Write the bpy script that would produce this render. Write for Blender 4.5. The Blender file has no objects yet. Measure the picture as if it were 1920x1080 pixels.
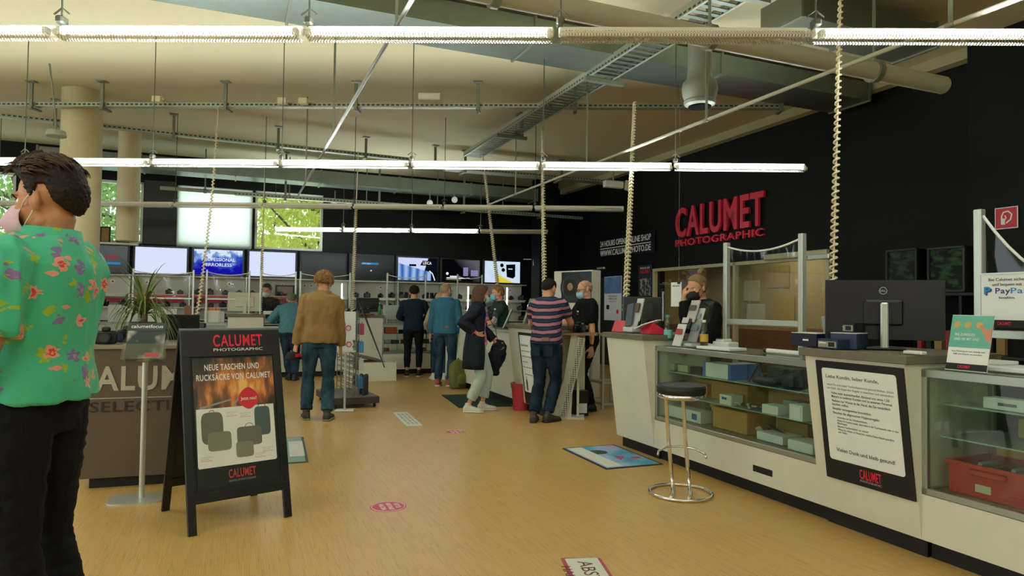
import bpy, bmesh, math, random
from mathutils import Vector, Matrix, Euler, noise
random.seed(7)
SC = bpy.context.scene
COL = SC.collection
PI = math.pi
R = math.radians

# ---------------------------------------------------------------- camera
F = 1250.0
EYE = Vector((0, 0, 1.37))
CAMROT = Matrix.Rotation(R(90 + 1.6), 4, 'X') @ Matrix.Rotation(R(0.73), 4, 'Z')
cam_d = bpy.data.cameras.new('camera'); cam = bpy.data.objects.new('camera', cam_d); COL.objects.link(cam)
cam.matrix_world = Matrix.Translation(EYE) @ CAMROT
cam_d.sensor_width = 36; cam_d.lens = 36 * F / 1920; cam_d.clip_start = 0.05; cam_d.clip_end = 400
SC.camera = cam
# ---------------------------------------------------------------- world, colour management
SC.view_settings.view_transform = 'Standard'; SC.view_settings.look = 'None'
SC.view_settings.gamma = 1; SC.view_settings.use_curve_mapping = False
SC.view_settings.exposure = 1.3
W = bpy.data.worlds.new('world'); SC.world = W; W.use_nodes = True
wn = W.node_tree.nodes; wn.clear()
wo = wn.new('ShaderNodeOutputWorld'); wb = wn.new('ShaderNodeBackground')
wb.inputs[0].default_value = (0.80, 0.93, 0.95, 1); wb.inputs[1].default_value = 1.25
W.node_tree.links.new(wb.outputs[0], wo.inputs[0])
try:
    SC.cycles.max_bounces = 7; SC.cycles.diffuse_bounces = 4; SC.cycles.glossy_bounces = 3
    SC.cycles.transparent_max_bounces = 24; SC.cycles.use_denoising = True
    SC.cycles.sample_clamp_indirect = 4.0
except Exception: pass
TUBE_POWER = 42.0          # emission of the fluorescent tubes

# ---------------------------------------------------------------- placing
def ray(px, py):
    d = CAMROT.to_3x3() @ Vector(((px - 960) / F, -(py - 540) / F, -1))
    return d
def at(px, py, Y):
    d = ray(px, py); return EYE + d * (Y / d.y)
def atz(px, py, z=0.0):
    d = ray(px, py); return EYE + d * ((z - EYE.z) / d.z)
TH = R(22.5)
U = Vector((-math.sin(TH), math.cos(TH), 0)); V = Vector((math.cos(TH), math.sin(TH), 0))
C0 = atz(1490, 960)
def B(s, w, z=0.0): return C0 + U * s + V * w + Vector((0, 0, z))
def sw(p):
    q = Vector((p[0], p[1], 0)) - Vector((C0.x, C0.y, 0)); return q.dot(U), q.dot(V)
def on_w(px, py, w):      # pixel ray onto the vertical plane at distance w behind the counter line
    d = ray(px, py); t = (w - (EYE - C0).dot(V)) / d.dot(V); return EYE + d * t
def on_s(px, py, s):
    d = ray(px, py); t = (s - (EYE - C0).dot(U)) / d.dot(U); return EYE + d * t
_p = atz(1500, 205, 4.6); WR = sw(_p)[1]
_p = at(302, 490, 14.5); ST = sw(_p)[0]
HC = 4.6

# ---------------------------------------------------------------- materials
def lin(c):
    if isinstance(c, str):
        c = tuple(int(c[i:i + 2], 16) / 255 for i in (0, 2, 4))
    return tuple((x / 12.92 if x <= .04045 else ((x + .055) / 1.055) ** 2.4) for x in c)
MATS = {}
def mat(name, col='808080', rough=.6, metal=0., bump=0., bscale=200., spec=.5, var=0., vscale=8., emit=None, es=0., coat=0.):
    if name in MATS: return MATS[name]
    m = bpy.data.materials.new(name); m.use_nodes = True
    nt = m.node_tree; b = nt.nodes['Principled BSDF']; c = lin(col)
    b.inputs['Base Color'].default_value = (*c, 1); b.inputs['Roughness'].default_value = rough
    b.inputs['Metallic'].default_value = metal; b.inputs['Specular IOR Level'].default_value = spec
    b.inputs['Coat Weight'].default_value = coat
    tc = nt.nodes.new('ShaderNodeTexCoord')
    n = nt.nodes.new('ShaderNodeTexNoise'); n.inputs['Scale'].default_value = vscale; n.inputs['Detail'].default_value = 4
    nt.links.new(tc.outputs['Object'], n.inputs['Vector'])
    mx = nt.nodes.new('ShaderNodeMix'); mx.data_type = 'RGBA'
    v = var if var else .06
    mx.inputs[6].default_value = (*[x * (1 - v) for x in c], 1); mx.inputs[7].default_value = (*[min(1, x * (1 + v)) for x in c], 1)
    nt.links.new(n.outputs['Fac'], mx.inputs[0]); nt.links.new(mx.outputs[2], b.inputs['Base Color'])
    if bump:
        n2 = nt.nodes.new('ShaderNodeTexNoise'); n2.inputs['Scale'].default_value = bscale
        nt.links.new(tc.outputs['Object'], n2.inputs['Vector'])
        bp = nt.nodes.new('ShaderNodeBump'); bp.inputs['Strength'].default_value = bump; bp.inputs['Distance'].default_value = .002
        nt.links.new(n2.outputs['Fac'], bp.inputs['Height']); nt.links.new(bp.outputs[0], b.inputs['Normal'])
    if emit:
        b.inputs['Emission Color'].default_value = (*lin(emit), 1); b.inputs['Emission Strength'].default_value = es
    MATS[name] = m; return m
def glassmat(name, tint=(.86, .93, .9), refl=.9, base=.04, rough=.02):
    if name in MATS: return MATS[name]
    m = bpy.data.materials.new(name); m.use_nodes = True; nt = m.node_tree; nt.nodes.clear()
    o = nt.nodes.new('ShaderNodeOutputMaterial'); t = nt.nodes.new('ShaderNodeBsdfTransparent'); g = nt.nodes.new('ShaderNodeBsdfGlossy')
    t.inputs[0].default_value = (*tint, 1); g.inputs['Roughness'].default_value = rough; g.inputs[0].default_value = (refl, refl, refl, 1)
    fr = nt.nodes.new('ShaderNodeLayerWeight'); fr.inputs[0].default_value = .5
    pw = nt.nodes.new('ShaderNodeMath'); pw.operation = 'POWER'; pw.inputs[1].default_value = 4.5; nt.links.new(fr.outputs['Facing'], pw.inputs[0])
    ml = nt.nodes.new('ShaderNodeMath'); ml.operation = 'MULTIPLY_ADD'; ml.inputs[1].default_value = .7; ml.inputs[2].default_value = base; nt.links.new(pw.outputs[0], ml.inputs[0])
    mx = nt.nodes.new('ShaderNodeMixShader')
    nt.links.new(ml.outputs[0], mx.inputs[0]); nt.links.new(t.outputs[0], mx.inputs[1]); nt.links.new(g.outputs[0], mx.inputs[2])
    nt.links.new(mx.outputs[0], o.inputs[0]); MATS[name] = m; return m
def emat(name, col='FFFFFF', s=1.):
    if name in MATS: return MATS[name]
    m = bpy.data.materials.new(name); m.use_nodes = True; nt = m.node_tree; nt.nodes.clear()
    o = nt.nodes.new('ShaderNodeOutputMaterial'); e = nt.nodes.new('ShaderNodeEmission')
    e.inputs[0].default_value = (*lin(col), 1); e.inputs[1].default_value = s
    nt.links.new(e.outputs[0], o.inputs[0]); MATS[name] = m; return m
class NT:                    # small node helper
    def __init__(s, name, rough=.6, spec=.4):
        m = bpy.data.materials.new(name); m.use_nodes = True; s.m = m; s.nt = m.node_tree
        s.b = s.nt.nodes['Principled BSDF']; s.b.inputs['Roughness'].default_value = rough; s.b.inputs['Specular IOR Level'].default_value = spec
        MATS[name] = m
        s.tc = s.nt.nodes.new('ShaderNodeTexCoord')
    def n(s, t, **k):
        x = s.nt.nodes.new('ShaderNode' + t)
        for a, v in k.items():
            if a.startswith('i_'): x.inputs[a[2:]].default_value = v
            else: setattr(x, a, v)
        return x
    def l(s, a, b): s.nt.links.new(a, b)
    def mathn(s, op, a, b=None, clamp=False):
        x = s.n('Math', operation=op); x.use_clamp = clamp
        for i, q in enumerate((a, b)):
            if q is None: continue
            if isinstance(q, (int, float)): x.inputs[i].default_value = q
            else: s.l(q, x.inputs[i])
        return x.outputs[0]
    def mix(s, f, a, b):
        x = s.n('Mix'); x.data_type = 'RGBA'
        for i, q in ((0, f), (6, a), (7, b)):
            if isinstance(q, (int, float)): x.inputs[i].default_value = q
            elif isinstance(q, str): x.inputs[i].default_value = (*lin(q), 1)
            elif isinstance(q, tuple): x.inputs[i].default_value = (*q, 1)
            else: s.l(q, x.inputs[i])
        return x.outputs[2]
    def mapv(s, scale=(1, 1, 1), rot=(0, 0, 0), loc=(0, 0, 0), src='Object'):
        x = s.n('Mapping'); x.inputs['Scale'].default_value = scale; x.inputs['Rotation'].default_value = rot; x.inputs['Location'].default_value = loc
        s.l(s.tc.outputs[src], x.inputs[0]); return x.outputs[0]
    def base(s, c): s.l(c, s.b.inputs['Base Color'])
    def bump(s, h, st=.3, d=.002):
        x = s.n('Bump'); x.inputs['Strength'].default_value = st; x.inputs['Distance'].default_value = d
        s.l(h, x.inputs['Height']); s.l(x.outputs[0], s.b.inputs['Normal'])

# ---------------------------------------------------------------- mesh builder
def frame_from(d, up=Vector((0, 0, 1))):
    d = d.normalized()
    if abs(d.dot(up)) > .97: up = Vector((0, 1, 0))
    x = up.cross(d).normalized(); y = d.cross(x).normalized()
    return x, y, d
class MB:
    def __init__(s): s.bm = bmesh.new(); s.mi = 0; s.mats = []
    def m(s, mt):
        if mt not in s.mats: s.mats.append(mt)
        s.mi = s.mats.index(mt); return s
    def _f(s, vs):
        try: f = s.bm.faces.new(vs); f.material_index = s.mi; return f
        except ValueError: return None
    def box(s, c, d, rot=None, bev=0.):
        c = Vector(c); hx, hy, hz = d[0] / 2, d[1] / 2, d[2] / 2
        M = rot if rot is not None else Matrix.Identity(3)
        if bev > 0:
            b = min(bev, .45 * min(d)); vs = {}
            for sx in (-1, 1):
                for sy in (-1, 1):
                    for sz in (-1, 1):
                        for ax in range(3):
                            q = [sx * (hx - b), sy * (hy - b), sz * (hz - b)]
                            q[ax] = (sx * hx, sy * hy, sz * hz)[ax]
                            vs[(sx, sy, sz, ax)] = s.bm.verts.new(c + M @ Vector(q))
            for ax in range(3):
                a1, a2 = [(1, 2), (2, 0), (0, 1)][ax]
                for sg in (-1, 1):
                    L = []
                    for (p, q) in ((-1, -1), (1, -1), (1, 1), (-1, 1)):
                        k = [0, 0, 0]; k[ax] = sg; k[a1] = p; k[a2] = q; L.append(vs[(*k, ax)])
                    s._f(L if sg > 0 else L[::-1])
                for p in (-1, 1):
                    for q in (-1, 1):
                        k1 = [0, 0, 0]; k2 = [0, 0, 0]; k1[a1] = k2[a1] = p; k1[a2] = k2[a2] = q; k1[ax] = -1; k2[ax] = 1
                        s._f([vs[(*k1, a1)], vs[(*k2, a1)], vs[(*k2, a2)], vs[(*k1, a2)]])
            for sx in (-1, 1):
                for sy in (-1, 1):
                    for sz in (-1, 1): s._f([vs[(sx, sy, sz, a)] for a in range(3)])
            return s
        vv = [s.bm.verts.new(c + M @ Vector((x * hx, y * hy, z * hz))) for x in (-1, 1) for y in (-1, 1) for z in (-1, 1)]
        for q in ((0, 1, 3, 2), (4, 6, 7, 5), (0, 4, 5, 1), (2, 3, 7, 6), (0, 2, 6, 4), (1, 5, 7, 3)): s._f([vv[i] for i in q])
        return s
    def ring(s, pts): return [s.bm.verts.new(Vector(p)) for p in pts]
    def skin(s, rings, cap=True, closed=True):
        for a, b in zip(rings, rings[1:]):
            n = len(a)
            for i in range(n if closed else n - 1): s._f([a[i], a[(i + 1) % n], b[(i + 1) % n], b[i]])
        if cap and closed:
            s._f(rings[0][::-1]); s._f(rings[-1])
        return s
    def tube(s, pts, r, n=8, cap=True, up=None, flat=1.):
        pts = [Vector(p) for p in pts]; rs = r if isinstance(r, (list, tuple)) else [r] * len(pts)
        rings = []; px = None
        for i, p in enumerate(pts):
            d = (pts[min(i + 1, len(pts) - 1)] - pts[max(i - 1, 0)])
            if d.length < 1e-9: d = Vector((0, 0, 1))
            d.normalize()
            if px is None: x, y, _ = frame_from(d, up or Vector((0, 0, 1)))
            else:
                x = px - d * px.dot(d)
                if x.length < 1e-6: x, y, _ = frame_from(d)
                x.normalize(); y = d.cross(x)
            px = x
            rings.append(s.ring([p + x * math.cos(2 * PI * k / n) * rs[i] + y * math.sin(2 * PI * k / n) * rs[i] * flat for k in range(n)]))
        return s.skin(rings, cap)
    def cyl(s, p0, p1, r, n=16, r2=None): return s.tube([p0, p1], [r, r if r2 is None else r2], n)
    def lathe(s, prof, c=(0, 0, 0), n=24, axis='Z'):
        c = Vector(c); rings = []
        for (r, z) in prof:
            pts = []
            for k in range(n):
                a = 2 * PI * k / n; q = Vector((max(r, 1e-4) * math.cos(a), max(r, 1e-4) * math.sin(a), z))
                if axis == 'Y': q = Vector((q.x, q.z, -q.y)) if False else Vector((q.x, z, q.y))
                if axis == 'X': q = Vector((z, q.x, q.y))
                pts.append(c + q)
            rings.append(s.ring(pts))
        return s.skin(rings, True)
    def ell(s, c, r, n=16, m=10, M=None):
        c = Vector(c); rings = []; M = M or Matrix.Identity(3)
        for j in range(1, m):
            t = PI * j / m; rings.append(s.ring([c + M @ Vector((r[0] * math.sin(t) * math.cos(2 * PI * k / n), r[1] * math.sin(t) * math.sin(2 * PI * k / n), -r[2] * math.cos(t))) for k in range(n)]))
        s.skin(rings, False)
        a = s.bm.verts.new(c + M @ Vector((0, 0, -r[2]))); b = s.bm.verts.new(c + M @ Vector((0, 0, r[2])))
        for i in range(n): s._f([a, rings[0][(i + 1) % n], rings[0][i]]); s._f([b, rings[-1][i], rings[-1][(i + 1) % n]])
        return s
    def prism(s, poly, z0, z1, M=None):     # poly in XY extruded in Z, M 4x4
        M = M or Matrix.Identity(4)
        a = [s.bm.verts.new(M @ Vector((x, y, z0))) for x, y in poly]; b = [s.bm.verts.new(M @ Vector((x, y, z1))) for x, y in poly]
        s.skin([a, b], True); return s
    def quad(s, a, b, c, d): s._f([s.bm.verts.new(Vector(p)) for p in (a, b, c, d)]); return s
    def rect(s, x0, y0, x1, y1, z=0.): return s.quad((x0, y0, z), (x1, y0, z), (x1, y1, z), (x0, y1, z))
    def text(s, txt, x, y, h, w=None, z=0., ex=.0005, bold=0., align='CENTER', sy=None, M=None):
        """flat lettering: cap height h, centred/left at x, baseline y; w = forced total width"""
        cu = bpy.data.curves.new('t', 'FONT'); cu.body = txt; cu.size = 1; cu.offset = bold * .62; cu.extrude = .5; cu.space_character = 1.10 if bold > .015 else 1.0; cu.resolution_u = 3
        cu.align_x = 'LEFT'; ob = bpy.data.objects.new('t', cu); COL.objects.link(ob)
        dg = bpy.context.evaluated_depsgraph_get(); me = bpy.data.meshes.new_from_object(ob.evaluated_get(dg))
        xs = [v.co.x for v in me.vertices]
        if not xs: bpy.data.objects.remove(ob); return s
        x0, x1 = min(xs), max(xs); k = h / .69; kx = (w / (x1 - x0)) if w else k
        ww = (x1 - x0) * kx; ox = {'CENTER': -ww / 2, 'LEFT': 0, 'RIGHT': -ww}[align] + x
        base = len(s.bm.verts); vv = []
        for v in me.vertices:
            q = Vector(((v.co.x - x0) * kx + ox, v.co.y * k + y, z + (v.co.z + .5) * ex))
            vv.append(s.bm.verts.new((M @ q) if M else q))
        for p in me.polygons: s._f([vv[i] for i in p.vertices])
        bpy.data.objects.remove(ob); bpy.data.curves.remove(cu); bpy.data.meshes.remove(me); return s
    def build(s, name, mt=None, parent=None, smooth=False, M=None, recalc=True):
        if M: s.bm.transform(M)
        if recalc: bmesh.ops.recalc_face_normals(s.bm, faces=s.bm.faces[:])
        me = bpy.data.meshes.new(name); s.bm.to_mesh(me); s.bm.free()
        for x in (s.mats or [mt]): me.materials.append(x)
        if smooth is True: me.shade_smooth()
        elif smooth:
            me.shade_smooth(); me.set_sharp_from_angle(angle=R(smooth))
        o = bpy.data.objects.new(name, me); COL.objects.link(o)
        if parent is not None: o.parent = parent
        return o
def thing(name, label, cat, loc=(0, 0, 0), rz=0., group=None, M=None):
    o = bpy.data.objects.new(name, None); COL.objects.link(o); o.empty_display_size = .1
    if M is not None: o.matrix_world = M
    else: o.location = loc; o.rotation_euler = (0, 0, rz)
    return tag(o, label, cat, group)
def tag(o, label, cat, group=None, kind=None):
    o['label'] = label; o['category'] = cat
    if group: o['group'] = group
    if kind: o['kind'] = kind
    return o
def struct(o, label=None):
    o['kind'] = 'structure'
    if label: o['label'] = label
    return o
def place(o, loc, rz=0.):
    o.location = loc; o.rotation_euler = (0, 0, rz); return o
def copy_tree(o, parent=None):
    c = o.copy(); COL.objects.link(c); c.parent = parent
    for ch in [x for x in COL.objects if x.parent == o]: copy_tree(ch, c)
    return c
def panel_matrix(o, x, y):
    x = Vector(x).normalized(); y = Vector(y); y = (y - x * y.dot(x)).normalized(); z = x.cross(y)
    M = Matrix.Identity(4)
    for i, a in enumerate((x, y, z)):
        for j in range(3): M[j][i] = a[j]
    M.translation = Vector(o); return M
MW = mat('white_panel', 'D4D3BE', .45); MK = mat('black_matte', '0D0F0E', .6); MBLK = mat('black_plastic', '101211', .35)
MST = mat('steel', 'A9AFA6', .35, .8); MAL = mat('aluminium', 'C3CABF', .35, .5); MCH = mat('chrome', 'E6E6E6', .07, 1.)
MGLV = mat('galvanised_steel', '808C80', .38, .75, var=.15, vscale=6); MSLAB = mat('grey_worktop', '6B6553', .5)
MRED = mat('signal_red', 'D01632', .5); MLRED = mat('letter_red', 'E0213F', .5); MWHT = mat('print_white', 'E4E8E2', .6); MINK = mat('print_black', '151515', .6)
MGL = glassmat('case_glass'); MFILM = glassmat('clear_film', (.95, .97, .95), .9, .04, .05)
MCARD = mat('cardboard', 'B58A4C', .8, bump=.1); MWBOX = mat('white_box', 'D8DCD2', .6); MCREAM = mat('cream_plastic', 'D8CFA8', .5)
# ================================================================= setting
fl = NT('floor_industrial_parquet', .33, .35)
m0 = fl.mapv((1, 1, 1), (0, 0, -TH), src='Object')
br = fl.n('TexBrick'); br.offset = .5; br.offset_frequency = 1
mm = fl.n('Mapping'); mm.inputs['Rotation'].default_value = (0, 0, PI / 2); fl.l(m0, mm.inputs[0]); fl.l(mm.outputs[0], br.inputs[0])
br.inputs['Color1'].default_value = (*lin('D2A962'), 1); br.inputs['Color2'].default_value = (*lin('BC9856'), 1); br.inputs['Mortar'].default_value = (*lin('9A7A45'), 1)
br.inputs['Scale'].default_value = 1; br.inputs['Mortar Size'].default_value = .0006; br.inputs['Bias'].default_value = -.2
br.inputs['Brick Width'].default_value = .22; br.inputs['Row Height'].default_value = .012
n1 = fl.n('TexNoise'); n1.inputs['Scale'].default_value = 1; n1.inputs['Detail'].default_value = 5
mp = fl.n('Mapping'); mp.inputs['Scale'].default_value = (60, 3, 1); fl.l(m0, mp.inputs[0]); fl.l(mp.outputs[0], n1.inputs['Vector'])
n2 = fl.n('TexNoise'); n2.inputs['Scale'].default_value = .8; fl.l(m0, n2.inputs['Vector'])
c1 = fl.mix(fl.mathn('MULTIPLY', n1.outputs['Fac'], .5), br.outputs['Color'], 'A98A50')
n3 = fl.n('TexNoise'); n3.inputs['Scale'].default_value = 1; n3.inputs['Detail'].default_value = 2; mp3 = fl.n('Mapping'); mp3.inputs['Scale'].default_value = (75, 4.5, 1); fl.l(m0, mp3.inputs[0]); fl.l(mp3.outputs[0], n3.inputs['Vector'])
dk = fl.mathn('MULTIPLY', fl.mathn('SUBTRACT', n3.outputs['Fac'], .60), 5.5, True)
b2 = fl.n('TexBrick'); b2.offset = .5; fl.l(mm.outputs[0], b2.inputs[0]); b2.inputs['Scale'].default_value = 1; b2.inputs['Brick Width'].default_value = .9; b2.inputs['Row Height'].default_value = .14; b2.inputs['Mortar Size'].default_value = .0008
b2.inputs['Color1'].default_value = (.35, .35, .35, 1); b2.inputs['Color2'].default_value = (.65, .65, .65, 1); b2.inputs['Mortar'].default_value = (.2, .2, .2, 1)
c2 = fl.mix(fl.mathn('MULTIPLY', n2.outputs['Fac'], .3), c1, 'DCBC7E'); c2 = fl.mix(fl.mathn('MULTIPLY', b2.outputs['Color'], .14), c2, 'DDB978'); c2 = fl.mix(fl.mathn('MULTIPLY', dk, .6), c2, '8A6A3A'); fl.base(c2)
LW = -17.0; BK = -5.5      # hidden side wall, wall behind the camera
def bbox(mb, s0, s1, w0, w1, z0, z1):
    c = B((s0 + s1) / 2, (w0 + w1) / 2, (z0 + z1) / 2); return mb.box(c, (abs(w1 - w0), abs(s1 - s0), z1 - z0), Matrix.Rotation(TH, 3, 'Z'))
S0 = -5.0
SB = S0 + BK
struct(bbox(MB(), SB - .2, ST + .3, LW - .2, WR + .3, -.1, 0).build('floor', fl.m))
struct(bbox(MB(), SB - .2, ST + .3, LW - .2, WR + .3, HC, HC + .2).build('ceiling', mat('ceiling_plaster', 'CEC6A0', .85, bump=.1, bscale=30, var=.03, vscale=.6)))
MBW = mat('black_wall_paint', '090C08', .6, spec=.22, var=.35, vscale=1.3, bump=.1, bscale=8)
MWW = mat('pale_wall_paint', 'C9C3A8', .8)
# right wall, with the lower black section and a doorway to a bright back room
dA = sw(on_w(1228, 560, WR))[0]; dB = sw(on_w(1555, 560, WR))[0]     # opening of the office window / passage
zt = 2.22
mb = MB(); bbox(mb, dA, ST + .2, WR, WR + .25, 0, HC); bbox(mb, dB, dA, WR, WR + .25, zt, HC); bbox(mb, SB, dB, WR, WR + .25, 0, HC)
struct(mb.build('wall_right', MBW))
pj = sw(on_w(1843, 300, WR))[0]
struct(bbox(MB(), SB, pj - .05, WR - .35, WR, 0, HC).build('wall_right_pier', MBW))
# back wall with window openings
def wS(px): return sw(on_s(px, 420, ST))[1]
wins = [(wS(-130), wS(28)), (wS(60), wS(152)), (wS(182), wS(222)), (wS(226), wS(268)), (wS(331), wS(473)), (wS(478), wS(605))]
zb, zw = 2.62, 3.95
mb = MB(); cur = LW
for a, b in wins:
    bbox(mb, ST, ST + .2, cur, a, zb, zw); cur = b
bbox(mb, ST, ST + .2, cur, WR, zb, zw); bbox(mb, ST, ST + .2, LW, WR, zw, HC); bbox(mb, ST, ST + .2, LW, WR, 0, zb)
struct(mb.build('wall_back', MBW))
MFR = mat('window_frame_paint', 'C4CABC', .5)
for i, (a, b) in enumerate(wins):
    mb = MB()
    for q in ((a, a + .05), (b - .05, b)): bbox(mb, ST - .02, ST + .1, q[0], q[1], zb, zw)
    bbox(mb, ST - .02, ST + .1, a, b, zb, zb + .05); bbox(mb, ST - .02, ST + .1, a, b, zw - .05, zw)
    f = struct(mb.build('window_%d' % (i + 1), MFR)); bbox(MB(), ST + .05, ST + .06, a + .05, b - .05, zb + .05, zw - .05).build('window_pane', glassmat('window_glass', (.93, .97, .94)), f)
mb = MB(); bbox(mb, SB, ST, LW - .2, LW, 0, .4); bbox(mb, SB, ST, LW - .2, LW, 4.0, HC); bbox(mb, SB, SB + 1, LW - .2, LW, .4, 4); bbox(mb, 3, 3.6, LW - .2, LW, .4, 4); bbox(mb, ST - .5, ST, LW - .2, LW, .4, 4); struct(mb.build('wall_left', MWW))
struct(bbox(MB(), SB - .2, SB, LW, WR, 0, HC).build('wall_rear', MWW))
# the office seen through the glazed opening: plaster walls, floor strip
mb = MB(); bbox(mb, dB - .6, dA + .6, WR + 1.9, WR + 2.0, 0, 2.8); bbox(mb, dB - .7, dB - .6, WR + .25, WR + 2, 0, 2.8); bbox(mb, dA + .6, dA + .7, WR + .25, WR + 2, 0, 2.8)
struct(mb.build('wall_office', mat('office_wall', 'B8A880', .8)))
struct(bbox(MB(), dB - .7, dA + .7, WR + .25, WR + 2, 2.8, 2.9).build('ceiling_office', MWW))
# pale edge strip where the ceiling meets the right wall
struct(bbox(MB(), SB, ST, WR - .16, WR, HC - .14, HC).build('trim_1', mat('ceiling_edge', 'B9B08A', .8)))
# round column on the left
pc = at(149, 400, 10.2); rc = 34 * 10.2 / F
mb = MB(); mb.lathe([(rc, 0), (rc, HC)], (pc.x, pc.y, 0), 48)
struct(mb.build('column', mat('column_plaster', 'C9BE96', .8), smooth=40))
# second column beside the window wall
pc2 = at(240, 400, 12.4)
mb = MB(); mb.lathe([(.19, 2.5), (.19, HC)], (pc2.x, pc2.y, 0), 32); struct(mb.build('column_upper', MATS['column_plaster'], smooth=40))
# dark pillar in front of the back corner
mb = MB(); pz = sw(at(1030, 400, 16.6)); bbox(mb, pz[0], pz[0] + .5, pz[1] - .25, pz[1] + .25, 0, HC); struct(mb.build('pillar_black', MBW))
# ================================================================= fluorescent light rows
ROWA = R(-1.2)
MTUBE = emat('tube_lit', 'F3FBFF', TUBE_POWER); MFIX = mat('fixture_white', 'D9D6C4', .5); MTUBEOFF = mat('tube_unlit', 'D9C79A', .35)
def perfmat():
    n = NT('perforated_louvre', .4, .5); v = n.mapv((110, 60, 60))
    c = n.n('TexChecker'); c.inputs['Scale'].default_value = 1; n.l(v, c.inputs[0])
    n.base(n.mix(c.outputs['Fac'], 'E2E2D6', '8C8E80')); n.b.inputs['Metallic'].default_value = .3
    tr = n.n('BsdfTransparent'); mx = n.n('MixShader'); n.l(n.mathn('MULTIPLY', c.outputs['Fac'], .7), mx.inputs[0])
    n.l(n.b.outputs[0], mx.inputs[1]); n.l(tr.outputs[0], mx.inputs[2]); n.l(mx.outputs[0], n.nt.nodes['Material Output'].inputs[0]); return n.m
MPERF = perfmat()
TL = 1.5
def fixture(loc, rz, lit, label, hang, group):
    t = thing('fluorescent_light', label, 'ceiling light', loc, rz, group)
    mb = MB(); mb.box((TL / 2, .045, .03), (TL + .02, .05, .055), bev=.008); mb.build('housing', MFIX, t)
    mb = MB(); mb.cyl((.035, -.02, .0), (TL - .035, -.02, .0), .017, 12); mb.build('tube', MTUBE if lit else MTUBEOFF, t, True)
    for x in (.02, TL - .02): MB().box((x, -.015, 0), (.035, .05, .045), bev=.006).build('lamp_holder', MFIX, t)
    mb = MB()      # perforated reflector tray below the tube
    pr = [(-.07, -.005), (-.055, -.035), (.05, -.038), (.075, -.01)]
    rings = [mb.ring([(x, y, z) for y, z in pr]) for x in (0, TL)]; mb.skin(rings, False, False); mb.build('louvre', MPERF, t)
    if hang:
        mb = MB(); mb.tube([(0, .02, .06), (0, .02, HC - loc[2])], .006, 6)
        mb.box((0, .02, .08), (.05, .07, .05), bev=.01); mb.tube([(-.05, .02, .12), (0, .02, .16), (.05, .02, .12)], .006, 6); mb.build('hanger', mat('hanger_dark', '55584A', .5, .5), t)
    return t
def rows():
    spec = [(577, 62, 4.05, -3, 4, (1,), 'the nearest light row'),
            (527, 307, 7.85, -4, 4, (), 'the second light row'),
            (495, 386, 11.4, -3, 4, (-3, -2, -1, 0, 1, 2, 3), 'the dark third light row'),
            (515, 430, 15.0, 0, 4, (3,), 'the farthest light row')]
    ords = ['first', 'second', 'third', 'fourth', 'fifth', 'sixth', 'seventh', 'eighth', 'ninth']
    for (px, py, Y, a, b, un, wh) in spec:
        p = at(px, py, Y)
        # index visible ones from the left edge of the photo
        for j, k in enumerate(range(a, b)):
            q = p + Vector((math.cos(ROWA), math.sin(ROWA), 0)) * (k * (TL + .05)); lit = k not in un
            lb = '%s fluorescent batten light, %s from the left in %s' % ('lit' if lit else 'unlit', ords[j], wh)
            fixture(q, ROWA, lit, lb, True, 'light battens in ' + wh)
    # rows of the same lamps that hang behind the photographer
    for Y in (.3, -3.4):
        for k in range(-4, 3):
            q = Vector((k * (TL + .05) - .3, Y, 3.02)); fixture(q, ROWA, True, 'lit fluorescent batten light in a row outside the view', True, 'light battens behind the camera')
rows()
# ================================================================= counters along the right
def s_at(px, py=700, w=0.): return sw(on_w(px, py, w))[0]
def lbl_text(mb, lines, x, y, h, lead, align='LEFT', bold=0., wmax=None):
    for i, t in enumerate(lines):
        if t: mb.text(t, x, y - i * lead, h, align=align, bold=bold)
def kiosk(name, label, s0, s1, depth=.62, top=1.13, lean=.13, z0=.11, group=None):
    """white panelled till stand whose front leans out towards the customers; local x = away from customers, y along the counter"""
    t = thing(name, label, 'counter', B(s0, 0), TH, group); L = s1 - s0
    mb = MB(); M = Matrix(((1, 0, 0, 0), (0, 0, 1, 0), (0, 1, 0, 0), (0, 0, 0, 1)))
    mb.prism([(0, z0), (depth, z0), (depth, top - .05), (-lean, top - .05)], 0, L, M); mb.build('body', MW, t)
    MB().box((depth / 2 + .03, L / 2, z0 / 2), (depth - .06, L - .02, z0)).build('kickboard', MK, t)
    MB().box(((depth - lean) / 2, L / 2, top - .025), (depth + lean + .06, L + .06, .05), bev=.004).build('worktop', MSLAB, t)
    return t
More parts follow.
